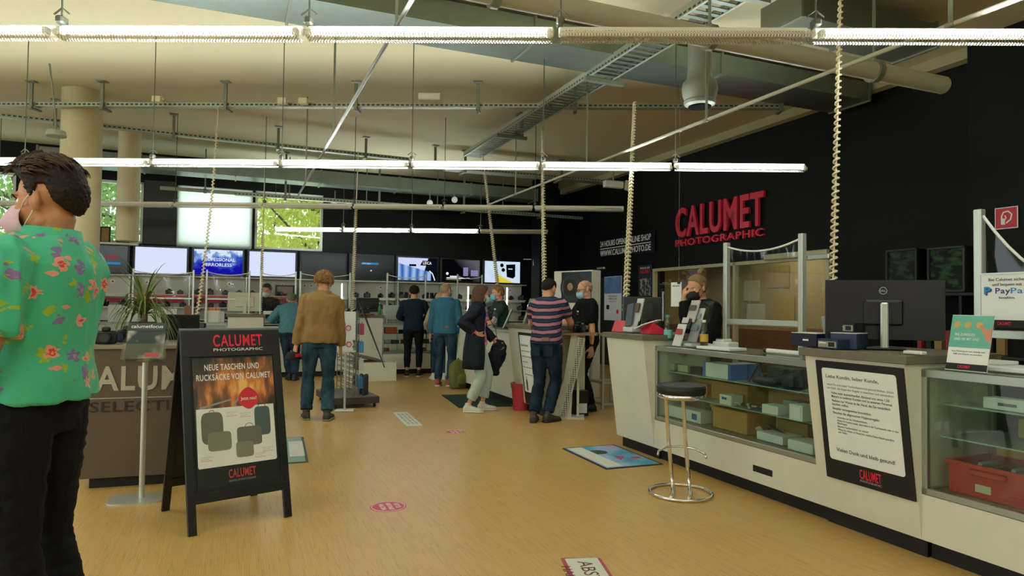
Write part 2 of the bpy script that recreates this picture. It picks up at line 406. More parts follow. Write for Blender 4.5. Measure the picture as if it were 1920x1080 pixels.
def case(name, label, s0, s1, depth=.6, top=1.03, zg=.38, shelves=(.60, .80), panel=True):
    t = thing(name, label, 'display case', B(s0, 0), TH); L = s1 - s0
    MB().box((depth / 2, L / 2, .11 + (zg - .13) / 2), (depth, L, zg - .13)).build('base_panel', MW, t)
    MB().box((depth / 2 + .04, L / 2, .055), (depth - .08, L, .11)).build('kickboard', MK, t)
    mb = MB()
    for z in (zg, top - .02): mb.box((.015, L / 2, z), (.03, L, .045 if z > .6 else .035), bev=.003); mb.box((depth - .015, L / 2, z), (.03, L, .04))
    for y in (.015, L - .015):
        for x in (.015, depth - .015): mb.box((x, y, (zg + top) / 2), (.03, .03, top - zg), bev=.003)
        mb.box((depth / 2, y, top - .02), (depth, .03, .04)); mb.box((depth / 2, y, zg), (depth, .03, .03))
    mb.build('metal_frame', MST, t)
    MB().box((.012, L / 2, (zg + top) / 2), (.006, L - .06, top - zg - .05)).build('front_glass', MGL, t)
    MB().box((depth / 2, L / 2, top + .003), (depth - .02, L - .02, .008)).build('top_glass', MGL, t)
    MB().box((depth / 2, L / 2, zg + .005), (depth - .04, L - .04, .012)).build('case_floor', mat('case_floor', '7C7A62', .5), t)
    for z in shelves:
        MB().box((depth / 2 + .03, L / 2, z), (depth - .14, L - .08, .008)).build('glass_shelf', mat('shelf_edge_glass', '8FA495', .15), t)
    MB().box((depth - .02, L / 2, (zg + top) / 2), (.008, L - .06, top - zg - .05)).build('rear_glass', MGL, t)
    return t
sA0, sA1 = s_at(1228), s_at(1163)
sB0, sB1 = s_at(1728, 900), s_at(1538, 900)
KA = kiosk('till_counter', 'white till counter with grey top holding red brochure holders and a monitor', sA0, sA1 + .05)
C1 = case('glass_display_case', 'long glass display case full of boxes behind the chrome bar stool', sB1, sA0)
KB = kiosk('till_counter', 'white till counter wearing the big framed customer notice', sB0, sB1)
C2 = case('glass_display_case', 'glass display case with red crates below the payment notice', sB0 - 1.6, sB0, top=1.05, shelves=(.68, .86))
MB().box((0, 0, 0), (.004, .10, .035)).build('vent_grille', MK, C1).location = (-.001, s_at(1430, 880) - sB1, .21)
o = [c for c in COL.objects if c.name.startswith('vent_grille')][-1]; o.scale = (1, 1.9, 1.3)
# framed notice hung on the leaning front of the near till counter
NOT = ['Liebe Kundin, lieber Kunde,', ['wenn Du und unser Verkaufspersonal gesund bleiben, bitten', 'wir Dich, die folgenden Regeln zu beachten und einzuhalten:'],
 [('Halte stets ausreichenden Abstand von etwa 1,50', 'Metern zu anderen Kunden und zu unserem Personal.'), ('Nehme nur Waren in die Hand, die Du tatsächlich', 'kaufen willst.'), ('Bezahle vorzugsweise kontaktlos.',), ('Beachte die allgemeinen Hygieneregeln:',)],
 [('Verzichte auf das Händeschütteln.',), ('Wenn Du husten musst, dann bitte in ein Taschentuch oder in den', 'Ellenbogen.'), ('Benutze Taschentücher nur einmal.',), ('Wenn Du wieder zu Hause bist, wasche Deine Hände gründlich', 'mit Seife.')], 'Vielen Dank und bleib gesund!']
def logo(mb, x, y, w, h, top=MLRED, sub='PHOTOGRAPHIC', subm=MWHT, z=.002, ex=.0006, bold=.022, frac=.74):
    mb.m(top).text('CALUMET', x, y + h * (1 - frac), h * frac, w, z, ex, bold)
    if sub: mb.m(subm).text(sub, x, y, h * .17, w, z, ex, .012)
def notice(o, xa, ya, w, h, label, full=True):
    t = thing('notice_board', label, 'notice', M=panel_matrix(o, xa, ya))
    MB().box((0, h / 2, .006), (w, h, .012), bev=.002).build('frame', MK, t)
    bt = h * .17
    # rounded white sheet
    x1, y0, y1, r = w / 2 - w * .075, bt, h - w * .07, w * .03
    pl = []
    for cx, cy, a0 in ((x1 - r, y0 + r, -90), (x1 - r, y1 - r, 0), (-x1 + r, y1 - r, 90), (-x1 + r, y0 + r, 180)):
        for k in range(5): a = R(a0 + k * 22.5); pl.append((cx + r * math.cos(a), cy + r * math.sin(a)))
    MB().prism(pl, .012, .0135).build('sheet', MWHT, t)
    mb = MB(); k = w / .62; X = -x1 + .03 * k; z = .014
    def tx(s, x, y, hh, bold=0., al='LEFT', ww=None): mb.m(MINK).text(s, x, y, hh, ww, z, .0004, bold, al)
    if full:
        W2 = 2 * x1; y = y1 - .062 * k
        tx(NOT[0], X, y, .021 * k, .005, ww=W2 * .72); y -= .048 * k
        for s in NOT[1]: mb.m(mat('print_grey', '6A6A66', .6)).text(s, X, y, .0135 * k, W2 * .9, z, .0004, 0, 'LEFT'); y -= .023 * k
        y -= .008 * k
        for it in NOT[2]:
            tx('·', X, y, .014 * k, .03)
            for s in it: tx(s, X + .03 * k, y, .0145 * k, .012, ww=W2 * .0158 * len(s) * 1.05); y -= .0225 * k
            y -= .005 * k
        for it in NOT[3]:
            tx('·', X + .03 * k, y, .012 * k, .02)
            for s in it: tx(s, X + .055 * k, y, .0115 * k, .004, ww=W2 * .0128 * len(s)); y -= .0170 * k
            y -= .003 * k
        tx(NOT[4], 0, y0 + .06 * k, .023 * k, .008, 'CENTER', W2 * .78)
    else:
        W2 = 2 * x1; y = y1 - .15 * h
        tx('Liebe Kunden,', X, y, .03, .01, ww=W2 * .55)
        for s in ('Bitte Abstand halten', 'und Mund-Nasen-Schutz tragen', 'auch im Laden', 'Bitte einzeln eintreten'): y -= .075 * h; tx(s, X, y, .016, .004, ww=W2 * .03 * len(s))
        tx('Vielen Dank und bleib gesund', 0, y - .1 * h, .018, .004, 'CENTER', W2 * .75)
    logo(mb, .04 * w, bt * .22, w * .24, bt * .6, subm=mat('print_grey_light', '9A9A94', .6), z=.0125)
    mb.build('lettering', None, t)
    if not full:
        for i, (cx, cc) in enumerate(((-.12, '3C4A58'), (.12, 'C2483E'))):
            mb = MB(); mb.m(mat('pict_%d' % i, cc)).prism([(cx * w * 2 - .02, .3 * h - .1), (cx * w * 2 + .02, .3 * h - .1), (cx * w * 2 + .026, .3 * h), (cx * w * 2 + .012, .3 * h + .05), (cx * w * 2 - .012, .3 * h + .05), (cx * w * 2 - .026, .3 * h)], .0135, .0145)
            mb.m(mat('pict_skin', 'C99674')).lathe([(.014, .0135), (.014, .0148)], (cx * w * 2, .3 * h + .068, 0), 12); mb.build('pictogram', None, t)
    return t
def front_frame(s, z0, lean=.13, ztop=1.08, zb=.11, off=.003):
    """origin and axes on the leaning front: x runs towards the camera side, y up the slope"""
    yv = (Vector((0, 0, ztop - zb)) - V * lean).normalized(); n = (-U).cross(yv)
    f = (z0 - zb) / (ztop - zb)
    return B(s, -lean * f, z0) + n * off, -U, yv
sc = (s_at(1525, 700, -.12) + s_at(1702, 700, -.12)) / 2
o, xa, ya = front_frame(sc - .01, .32)
NB = notice(o, xa, ya, .60, .745, 'big black framed notice with German text on the near till counter')
# ---- the middle counter run
sM0 = s_at(1010, 700); sMk = s_at(968, 700); sM1 = s_at(900, 690)
KC = kiosk('till_counter', 'white till counter with small notice behind the man in striped T-shirt', s_at(1014, 740), sMk, top=1.14)
t = thing('service_counter', 'long white service counter with grey glass top behind the woman in navy coat', 'counter', B(sMk, 0), TH)
L = 3.3
MB().box((.3, L / 2, .56), (.6, L, .9)).build('body', MW, t); MB().box((.33, L / 2, .055), (.54, L, .11)).build('kickboard', MK, t)
MB().box((.29, L / 2, 1.025), (.66, L, .03), bev=.004).build('worktop', mat('pale_worktop', '9AA59A', .25), t)
o, xa, ya = front_frame(s_at(990, 670, -.1), .12)
notice(o, xa, ya, .50, .93, 'white notice with two small figures on the middle till counter', full=False)
# ================================================================= services under the ceiling
def perf_tray_mat():
    n = NT('slotted_steel', .4, .5); v = n.mapv((1, 1, 1))
    s = n.n('SeparateXYZ'); n.l(v, s.inputs[0])
    a = n.mathn('LESS_THAN', n.mathn('FRACT', n.mathn('MULTIPLY', s.outputs[0], 14)), .6)
    b = n.mathn('LESS_THAN', n.mathn('ABSOLUTE', n.mathn('SUBTRACT', s.outputs[2], .03)), .011)
    f = n.mathn('MULTIPLY', a, b)
    n.base(n.mix(f, 'A3AA98', '34382E')); n.b.inputs['Metallic'].default_value = .45; return n.m
MSLOT = perf_tray_mat()
MHG = mat('hanger_steel', '7F8471', .45, .5)
def slot_tray(name, label, p0, p1, w=.10, h=.06, hangers=(), htop=HC):
    p0 = Vector(p0); p1 = Vector(p1); d = p1 - p0; L = d.length; a = math.atan2(d.y, d.x)
    t = thing(name, label, 'cable tray', p0, a, None)
    mb = MB(); th = .004
    mb.box((L / 2, -w / 2, h / 2), (L, th, h)); mb.box((L / 2, w / 2, h / 2), (L, th, h)); mb.box((L / 2, 0, 0), (L, w, th))
    mb.build('channel', MSLOT, t)
    for x in hangers:
        mb = MB(); H = htop - p0.z; mb.box((x, -w / 2 - .03, (H - .05) / 2 - .02), (.045, .03, H + .03)); mb.box((x, -w / 2 - .03, H - .008), (.13, .10, .016)); mb.box((x, 0, -.035), (.05, w + .12, .03)); mb.build('hanger', MHG, t)
    return t
pA = at(-60, 190, 9.85); pB = at(1462, 203, 9.45); pA.z = pB.z = 4.24
D1 = (pB - pA)
def frac(px): q = at(px, 195, 9.6); return (Vector((q.x, q.y, 0)) - Vector((pA.x, pA.y, 0))).dot(D1.normalized())
slot_tray('cable_tray', 'long slotted cable tray hanging across the room above the second light row', pA, pB, hangers=[frac(x) for x in (45, 183, 420, 668, 897, 1078, 1455)])
pA2 = atz(-70, 212, 4.24); pB2 = atz(775, 303, 4.24)
slot_tray('cable_tray', 'slotted cable tray running slanting above the man in green shirt', pA2, pB2, hangers=[1.2, 2.9, 4.6, 6.2, 7.6])
pA3 = atz(833, 318, 4.2); pB3 = atz(1180, 348, 4.2)
slot_tray('cable_tray', 'short wide slotted tray below the light row near the wall logo', pA3, pB3, w=.3, hangers=[.4, 2.6, 4.4])
pA4 = atz(440, 366, 3.62); pB4 = atz(1010, 368, 4.0); pB4 = Vector((*(pA4.xy + V.xy * 8.2), pA4.z))
slot_tray('cable_tray', 'slotted cable tray in front of the upper back windows', pA4, pB4, hangers=[1, 3, 5, 7])
# cable ladder along the room
def ladder(name, label, p0, p1, w, rungs=.12, hang=()):
    p0 = Vector(p0); d = Vector(p1) - p0; L = d.length; a = math.atan2(d.y, d.x); t = thing(name, label, 'cable ladder', p0, a)
    for y in (-w / 2, w / 2): MB().box((L / 2, y, .05), (L, .005, .09)).box((L / 2, y * .97, .005), (L, .03, .004)).box((L / 2, y * .97, .094), (L, .02, .004)).build('side_rail', MSLOT, t)
    mb = MB()
    n = int(L / rungs)
    for k in range(n): mb.box((k * rungs + .06, 0, .012), (.055, w, .008))
    ru = mb.build('rung_deck', MGLV, t)
    for x in hang:
        mb = MB(); H = HC - p0.z; mb.box((x, w / 2 + .05, H / 2 - .02), (.05, .05, H)); mb.box((x, w / 2 + .05, H - .01), (.2, .15, .02)); mb.box((x, .04, -.03), (.06, w + .2, .05), Matrix.Rotation(.0, 3, 'X')); mb.build('hanger', MHG, t)
    return t
q0 = atz(885, 296, 4.22); q1 = Vector((*(q0.xy - U.xy * 9.6), 4.22))
LAD = ladder('cable_ladder', 'wide galvanised cable ladder running from the back of the room to the camera', q0, q1, .34, hang=(1.9, 4.9, 7.4))
# two long conduits
def rod(name, label, p0, p1, r, mt, cat='pipe', clamps=0, group=None):
    t = thing(name, label, cat, p0, 0, group); d = Vector(p1) - Vector(p0)
    MB().cyl((0, 0, 0), d, r, 14).build('tube', mt, t, 40)
    x, y, z = frame_from(d)
    for k in range(clamps):
        q = d * ((k + .5) / clamps); MB().cyl(q - z * .03, q + z * .03, r * 1.25, 14).build('clamp', MHG, t, 40)
        H = HC - p0.z - q.z
        MB().box(q + Vector((0, 0, H / 2)), (.02, .02, H)).build('drop_rod', MHG, t)
    return t
a0 = atz(557, 370, 3.26); rod('conduit', 'slim grey conduit crossing the light rows towards the upper windows', a0, a0 - U * 9.5, .015, mat('conduit_zinc', '92978C', .5, .2), clamps=3)
a1 = atz(918, 383, 3.25); rod('conduit', 'slim grey conduit crossing before the black wall beside the ladder', a1, a1 - U * 9.8, .017, mat('conduit_grey', 'A8A58C', .5), clamps=4)
# rectangular ducts
def duct(name, label, p, L, w, h, mt=MGLV, seams=4):
    """p = near right... centre line start, runs along V"""
    t = thing(name, label, 'air duct', p, TH)
    mb = MB(); mb.box((L / 2, 0, h / 2), (L, w, h)); mb.build('duct_body', mt, t)
    for k in range(seams + 1): MB().box((L * k / seams, 0, h / 2), (.03, w + .04, h + .04)).build('flange', MHG, t)
    return t
e = atz(1628, 188, 4.30); f = atz(1558, 212, 4.30); mid = (e + f) / 2; wd = abs((e - f).dot(U))
DU = duct('air_duct', 'large sheet metal air duct crossing high above the counters', Vector((*(mid.xy - V.xy * 10.2), 4.30)), 10.2, max(.5, wd), .25)
MB().box((10.22, 0, .14), (.02, .5, .22)).build('open_end', MK, DU)
q = at(1312, 150, 7.35)
t = thing('ceiling_diffuser', 'round metal air outlet hanging beside the cable ladder', 'air outlet', (q.x, q.y, 3.62))
mb = MB(); mb.lathe([(.13, .0), (.165, .02), (.175, .05), (.165, .07), (.185, .12), (.195, .2), (.185, .26), (.14, .31), (.13, .42)], n=28); mb.build('outlet', mat('diffuser_metal', '8F9383', .5, .4), t, 40)
MB().lathe([(.122, -.012), (.126, .002)], n=28).build('throat', mat('throat_black', '050605', .9, spec=.05), t); MB().cyl((0, 0, .4), (0, 0, .97), .13, 28).build('neck_pipe', MATS['diffuser_metal'], t, 40)
p = at(1768, 160, 6.45); rod('ventilation_pipe', 'thick round beige ventilation pipe ending at upper right before the black wall', p, p - V * 7.5, .085, mat('pipe_beige', 'A7A389', .5), clamps=4)
# flat metal duct along the upper back windows
q = at(300, 318, 13.3); zc = q.z
duct('air_duct', 'long flat metal duct running along the top of the back windows', Vector((*(q.xy - V.xy * 2), zc - .05)), 10.2, .55, .26, MGLV, 6)
q = at(300, 352, 13.6); rod('water_pipe', 'thin green-grey pipe along the back windows under the duct', q, q + V * 8.4, .04, mat('pipe_green', '9AA08A', .5), clamps=5)
q = at(1690, 96, 7.2)
duct('air_duct', 'short dark ceiling duct at upper right corner', Vector((*(q.xy - V.xy * 1.7), 4.2)), 1.9, .5, .25, mat('duct_dark', '6B705F', .5, .5), 2)
# small fittings
q = at(806, 180, 9.5); tag(place(MB().box((0, 0, 0), (.32, .12, .1), bev=.01).build('junction_box', mat('box_white', 'D9D8C8', .6)), (q.x, q.y, 4.36)), 'long white box standing on the slotted tray', 'junction box')
for px, nm in ((300, 'above the blank white television'), (533, 'left of the paired ones'), (572, 'right of the paired ones'), (1048, 'beside the cable ladder')):
    q = at(px, 186, 9.6); tb = thing('junction_box', 'small cream junction box on the slotted tray, ' + nm, 'junction box', (q.x, q.y - .07, 4.29), 0, 'junction boxes on the slotted tray')
    MB().box((0, 0, 0), (.13, .09, .09), bev=.01).build('body', MCREAM, tb); MB().cyl((.07, 0, 0), (.1, 0, 0), .02, 10).build('gland', MCREAM, tb)
# projector/ speaker dish near the column
q = at(105, 255, 9.0); t = thing('ceiling_lamp', 'round grey spotlight tilted under the ceiling above the man in green', 'spotlight', q)
MB().lathe([(.02, .08), (.11, .07), (.125, 0), (.115, -.01), (.01, -.012)], n=24).build('lamp_head', mat('lamp_grey', '9FA192', .5), t, 40)
MB().tube([(0, 0, .08), (-.02, 0, .3), (-.12, 0, HC - q.z)], .012, 8).build('bracket', MHG, t)
# emergency speakers and little lamps under the ceiling at the back
for i, (px, py, wh) in enumerate(((628, 378, 'left one, right of the upper window'), (806, 378, 'middle one, above the dark televisions'), (852, 372, 'right one, above the blue lens television'))):
    q = at(px, py, 15.2); t = thing('spotlight', 'small grey spotlight under the back ceiling, ' + wh, 'spotlight', q, 0, 'spotlights at the back')
    MB().cyl((0, 0, 0), (.02, -.16, -.06), .055, 14, .07).build('lamp_head', mat('lamp_grey'), t, 40); MB().cyl((0, 0, 0), (0, 0, .25), .012, 8).build('bracket', MHG, t)
q = at(1150, 346, 12.0); t = thing('wall_floodlight', 'white floodlight box hanging near the right wall below the second light row', 'floodlight', q, TH)
MB().box((0, 0, 0), (.38, .1, .12), bev=.01).build('lamp_body', mat('box_white'), t); MB().box((.32, 0, 0), (.14, .03, .18), Matrix.Rotation(.2, 3, 'Y')).build('shade', MCREAM, t); MB().cyl((0, 0, .06), (0, 0, .5), .012, 8).build('bracket', MHG, t)
# cctv
q = at(1000, 488, 16.9); t = thing('security_camera', 'white security camera on an arm beside the last television', 'camera', q, 0)
MB().box((-.1, .1, .03), (.3, .02, .02)).build('bracket', MW, t); MB().cyl((0.03, 0, .04), (0.04, -.04, -.14), .045, 12).build('camera_body', MW, t, 40)
# ---- spiral cables hanging down from the tray and ladder
MCO = mat('coil_cream', 'DCD2AC', .5)
def coil(name, label, p0, p1, r, turns, wire, straight=0., sag=.0):
    t = thing(name, label, 'spiral cable', p0); d = Vector(p1) - Vector(p0); x, y, z = frame_from(d)
    pts = []; n = turns * 9
    ax = lambda f: d * f + Vector((sag * math.sin(PI * f), 0, 0))
    if straight > 0: MB().tube([ax(k * straight / 8) for k in range(9)], wire * 1.1, 6).build('cord', MCO, t, True)
    for k in range(n + 1):
        f = straight + (1 - straight) * k / n; a = 2 * PI * turns * k / n; rr = r * (.55 + .45 * min(1, f * 1.2))
        pts.append(ax(f) + x * math.cos(a) * rr + y * math.sin(a) * rr)
    MB().tube(pts, wire, 5).build('coil', MCO, t, True)
    MB().tube([ax(straight + (1 - straight) * k / 20) for k in range(21)], wire * .9, 6).build('core_cord', MCO, t, True)
    MB().cyl(d, d + Vector((0, 0, -.06)), wire * 1.8, 8).build('plug', MCO, t, True)
    return t
coil('spiral_cable', 'thick cream spiral cable hanging down to the dark blue boxes', at(1577, -30, 4.6), at(1560, 603, 4.42), .021, 52, .0075)
coil('spiral_cable', 'cream spiral cable hanging down to the red brochure holders', at(1190, 192, 8.7), at(1173, 585, 6.75), .028, 60, .010)
coil('spiral_cable', 'cream spiral cable hanging behind the man in striped T-shirt', at(1017, 240, 10.9), at(1021, 560, 9.6), .03, 60, .011)
coil('spiral_cable', 'cream spiral cable hanging above the woman in navy coat', at(905, 290, 12.4), at(936, 560, 12.6), .03, 60, .011, .12)
coil('spiral_cable', 'cream spiral cable hanging over the counter by the wooden tray', at(672, 284, 12.4), at(660, 582, 12.4), .03, 50, .010, .35)
coil('spiral_cable', 'cream spiral cable hanging beside the masked seller at left', at(497, 315, 12.8), at(488, 588, 12.6), .026, 40, .010, .45)
coil('spiral_cable', 'thin cream spiral cable slanting down above the green plant', at(410, 191, 9.74), at(362, 640, 9.0), .022, 60, .007, .12, .05)
# ================================================================= things on the walls
MU = Matrix.Identity(4)
# big red logo, raised letters
pl = on_w(1272, 463, WR); pr_ = on_w(1438, 446, WR); Lw = abs((pl - pr_).dot(U))
zb_ = pl.z; zt_ = on_w(1272, 393, WR).z; zt2 = on_w(1438, 360, WR).z
org = B(sw(pl)[0], WR - .03, zb_)
t = thing('wall_logo', 'large red raised lettering on the black right wall', 'sign', M=panel_matrix(org, -U, (0, 0, 1)))
hh = (zt_ + zt2) / 2 - zb_
MB().text('CALUMET', Lw / 2, hh * .26, hh * .74, Lw, 0, .05, .035).build('lettering', mat('logo_red', 'D21F3C', .4), t)
MB().text('PHOTOGRAPHIC', Lw / 2, 0, hh * .17, Lw, 0, .05, .02).build('lettering', mat('logo_red'), t)
# white lettering sign 24 hours
a = on_w(1122, 480, WR); b = on_w(1230, 470, WR); L2 = abs((a - b).dot(U)); z0 = on_w(1230, 473, WR).z; z1 = on_w(1230, 430, WR).z
t = thing('wall_sign', 'black sign with white web shop lettering on the right wall', 'sign', M=panel_matrix(B(sw(a)[0], WR - .02, z0), -U, (0, 0, 1)))
H2 = z1 - z0
MB().box((L2 / 2, H2 / 2, .005), (L2, H2, .01)).build('board', MBLK, t)
MB().text('24 HOURS OPEN! ONLINE SHOP', L2 * .5, H2 * .58, H2 * .27, L2 * .88, .011, .004, .012).build('lettering', MWHT, t)
MB().text('WWW.CALUMETPHOTO.DE', L2 * .5, H2 * .12, H2 * .27, L2 * .88, .011, .004, .012).build('lettering', MWHT, t)
MB().box((L2 / 2, H2 * .47, .012), (L2 * .88, H2 * .035, .003)).build('rule', MWHT, t)
# fire hose sign
a = on_w(1868, 410, WR - .35); t = thing('fire_hose_sign', 'square red fire hose sign high on the wall at right', 'sign', M=panel_matrix(B(sw(a)[0], WR - .36, on_w(1868, 430, WR - .35).z), -U, (0, 0, 1)))
k = on_w(1868, 392, WR - .35).z - on_w(1868, 430, WR - .35).z
MB().box((k / 2, k / 2, .003), (k * 1.05, k * 1.05, .006)).build('border', MWHT, t); MB().box((k / 2, k / 2, .005), (k * .97, k * .97, .006)).build('plate', mat('sign_red', 'C2303A', .5), t)
mb = MB(); mb.tube([(k * .3, k * .2, .01), (k * .3, k * .6, .01), (k * .38, k * .78, .01), (k * .6, k * .82, .01), (k * .76, k * .65, .01), (k * .7, k * .4, .01), (k * .5, k * .25, .01)], k * .035, 6, flat=.3); mb.box((k * .38, k * .33, .009), (k * .14, k * .3, .004)); mb.tube([(k * .45, k * .62, .01), (k * .5, k * .5, .01), (k * .44, k * .4, .01)], k * .03, 6); mb.build('pictogram', MWHT, t)
# ---- televisions on the back wall
SCR = .42
def tvmat(kind):
    if kind in MATS: return MATS[kind]
    n = NT(kind, .25, .5); nt = n.nt; nt.nodes.remove(n.b); v = n.mapv(); s = n.n('SeparateXYZ'); n.l(v, s.inputs[0])
    e = n.n('Emission'); e.inputs[1].default_value = SCR; X = s.outputs[0]; Z = s.outputs[1]     # local panel metres
    no = n.n('TexNoise'); no.inputs['Scale'].default_value = 5; no.inputs['Detail'].default_value = 5; n.l(v, no.inputs['Vector'])
    def step(a, thr, w=.02): return n.mathn('MULTIPLY', n.mathn('SUBTRACT', a, thr - w), 1 / (2 * w), True)
    if kind == 'tv_mirrorless':
        g = n.mathn('ADD', n.mathn('MULTIPLY', Z, 1.6), n.mathn('MULTIPLY', no.outputs['Fac'], 1.3))
        r = n.n('ValToRGB'); n.l(g, r.inputs[0]); el = r.color_ramp.elements
        el[0].position = .45; el[0].color = (*lin('16109A'), 1); el[1].position = 1.15; el[1].color = (*lin('D5E2F4'), 1)
        x = el.new(.75); x.color = (*lin('3350B8'), 1); x = el.new(.95); x.color = (*lin('8FB0DA'), 1); col = r.outputs[0]
    elif kind == 'tv_leica':
        bw = n.n('TexWave'); bw.inputs['Scale'].default_value = 1.6; bw.inputs['Distortion'].default_value = 1; n.l(v, bw.inputs['Vector'])
        lens = n.mix(bw.outputs['Fac'], '2C63A6', '9DB8E8'); lo = n.mathn('SUBTRACT', 1, step(n.mathn('ADD', Z, n.mathn('MULTIPLY', X, .25)), .02, .01))
        bg = n.mix(step(n.mathn('ADD', X, n.mathn('MULTIPLY', Z, -.3)), .18, .01), 'C9D2F4', '0B0D1A'); col = n.mix(lo, bg, lens)
        col = n.mix(step(X, .34, .01), col, '090B16')
    elif kind == 'tv_product':
        col = n.mix(step(n.mathn('ADD', X, Z), .3, .25), '05050A', '5A5660')
    elif kind == 'tv_yellow':
        y = n.mathn('SUBTRACT', 1, step(n.mathn('ADD', Z, n.mathn('MULTIPLY', X, .5)), -.12, .03)); col = n.mix(no.outputs['Fac'], 'A9C4E8', 'E6ECF2'); col = n.mix(n.mathn('MULTIPLY', y, step(X, -.2, .02)), col, 'D9C640')
    n.l(col, e.inputs[0]); n.l(e.outputs[0], nt.nodes['Material Output'].inputs[0]); return n.m
MOFF = mat('screen_off', '070B08', .16, spec=.3); MBLANK = emat('screen_blank', 'D5DEF6', SCR)
def tvx(n): return (302 + 122.6 * n) / (1 + .033 * n)
TVS = [(-1, 'off', 'television showing a small red and blue logo, partly behind the man in green'), (0, 'blank', 'television with a blank pale screen above the green plant'), (1, 'mirror', 'television with blue picture and white words on mirrorless cameras'),
       (2, 'blank', 'television with a blank pale screen above the masked seller'), (3, 'off2', 'switched off television above the man in tan jacket'), (4, 'menu', 'dark television with a small blue menu bar'), (5, 'leica', 'television showing a big blue lens and a white word'),
       (6, 'prod', 'television showing two small cameras on black'), (7, 'yellow', 'television showing a black camera and yellow stripe, last in the row'), (-2, 'off2', 'dark television behind the head of the man in green')]
w0_ = sw(on_s(302, 490, ST - .1))[1]; tvp = 1.17
w7 = sw(on_s(943, 508, ST - .1))[1]; tvp = (w7 - w0_) / 7
zc = on_s(302, 489, ST - .1).z; zc7 = on_s(943, 510, ST - .1).z; zc = (zc + zc7) / 2
SWt, SHt = .56 * tvp * 1.56, .56 * tvp * .875
for n_, kind, lb in TVS:
    t = thing('television', lb, 'television', M=panel_matrix(B(ST - .06, w0_ + n_ * tvp, zc), V, (0, 0, 1)), group='televisions on the back wall')
    MB().box((0, -.005, -.02), (SWt + .09, SHt + .11, .06), bev=.008).build('bezel', MBLK, t)
    MB().box((0, 0, -.03), (.3, .3, .06)).build('wall_mount', MK, t)
    k = {'blank': MBLANK, 'mirror': None, 'leica': None, 'prod': None, 'yellow': None}.get(kind, MOFF)
    if k is None: k = tvmat({'mirror': 'tv_mirrorless', 'leica': 'tv_leica', 'prod': 'tv_product', 'yellow': 'tv_yellow'}[kind])
    sc_ = MB().box((0, .004, .012), (SWt, SHt, .004)).build('screen', k, t)
    mb = MB(); EW = emat('screen_white', 'F2F4FA', SCR); emat('screen_blue', '2F86C0', .35); z = .0145
    if kind == 'mirror':
        mb.m(EW).text('PROFESSIONAL', 0, .03, .07, SWt * .68, z, .001, .006).m(EW).text('MIRRORLESS', -.02, -.085, .07, SWt * .58, z, .001, .006)
    elif kind == 'leica':
        mb.m(emat('screen_dark', '06070C', .3)).prism([(.06, .1), (.12, .22), (.36, .22), (.36, .1)], z, z + .001).m(EW).text('LEICA', .24, .13, .07, .22, z + .001, .001, .02)
        mb.m(emat('screen_dark')).box((-.13, .1, z), (.18, .05, .001)).m(EW).tube([(.3, -.03, z), (.38, -.1, z), (.42, -.2, z), (.44, -.27, z)], .012, 6, flat=.2)
    elif kind == 'prod':
        l = emat('screen_lilac', '8E86B4', .35)
        mb.m(l).box((.12, -.02, z), (.13, .22, .001)).box((.36, -.05, z), (.2, .15, .001)).m(EW).box((-.08, -.19, z), (.62, .025, .001)).box((-.2, -.15, z), (.2, .03, .001)).m(emat('screen_gold', 'A99A6A', .3)).box((-.2, -.23, z), (.4, .02, .001)).m(EW).lathe([(.035, z), (.035, z + .001)], (-.37, -.08, 0), 12)
    elif kind == 'yellow':
        mb.m(emat('screen_dark')).prism([(.1, .2), (.36, .22), (.36, -.1), (.3, -.16), (.12, -.12)], z, z + .001).lathe([(.05, z), (.05, z + .001)], (-.02, .18, 0), 14).lathe([(.05, z), (.05, z + .001)], (.02, .06, 0), 14).m(EW).box((.22, .09, z + .001), (.12, .02, .001))
    elif kind == 'menu':
        mb.m(emat('screen_blue', '1F6FA8', .35)).box((-.05, .1, z), (.42, .05, .001)).m(EW).text('Kein Signal', -.13, .09, .025, .2, z + .001, .001, .01).m(emat('screen_white')).box((-.02, -.07, z), (.03, .03, .001))
    elif kind == 'off':
        mb.m(emat('screen_red', 'C02040', .3)).text('SUPER', .18, .0, .07, .3, z, .001, .02).m(emat('screen_blue')).box((.2, -.09, z), (.34, .05, .001))
    if mb.mats: mb.build('picture', None, t)
    else: mb.bm.free()
# ---- blind and black panels at the upper windows
a, b = wins[4]
t = tag(bbox(MB(), ST - .06, ST - .03, a + .02, b - .02, zb - .02, 3.93).build('roller_blind', emat_blind if False else mat('blind_cloth', 'E6F2EE', .8, emit=None)), 'white roller blind pulled down in the upper back window', 'blind')
bd = MATS['blind_cloth'].node_tree; _t = bd.nodes.new('ShaderNodeBsdfTranslucent'); _t.inputs[0].default_value = (1, 1, 1, 1); _a = bd.nodes.new('ShaderNodeMixShader'); _a.inputs[0].default_value = .97
_p = bd.nodes['Principled BSDF']; bd.links.new(_p.outputs[0], _a.inputs[1]); bd.links.new(_t.outputs[0], _a.inputs[2]); bd.links.new(_a.outputs[0], bd.nodes['Material Output'].inputs[0])
struct(bbox(MB(), ST - .08, ST - .02, wS(270), wS(330), zb, 4.0).build('trim_2', mat('dark_panel', '2A302A', .6)))
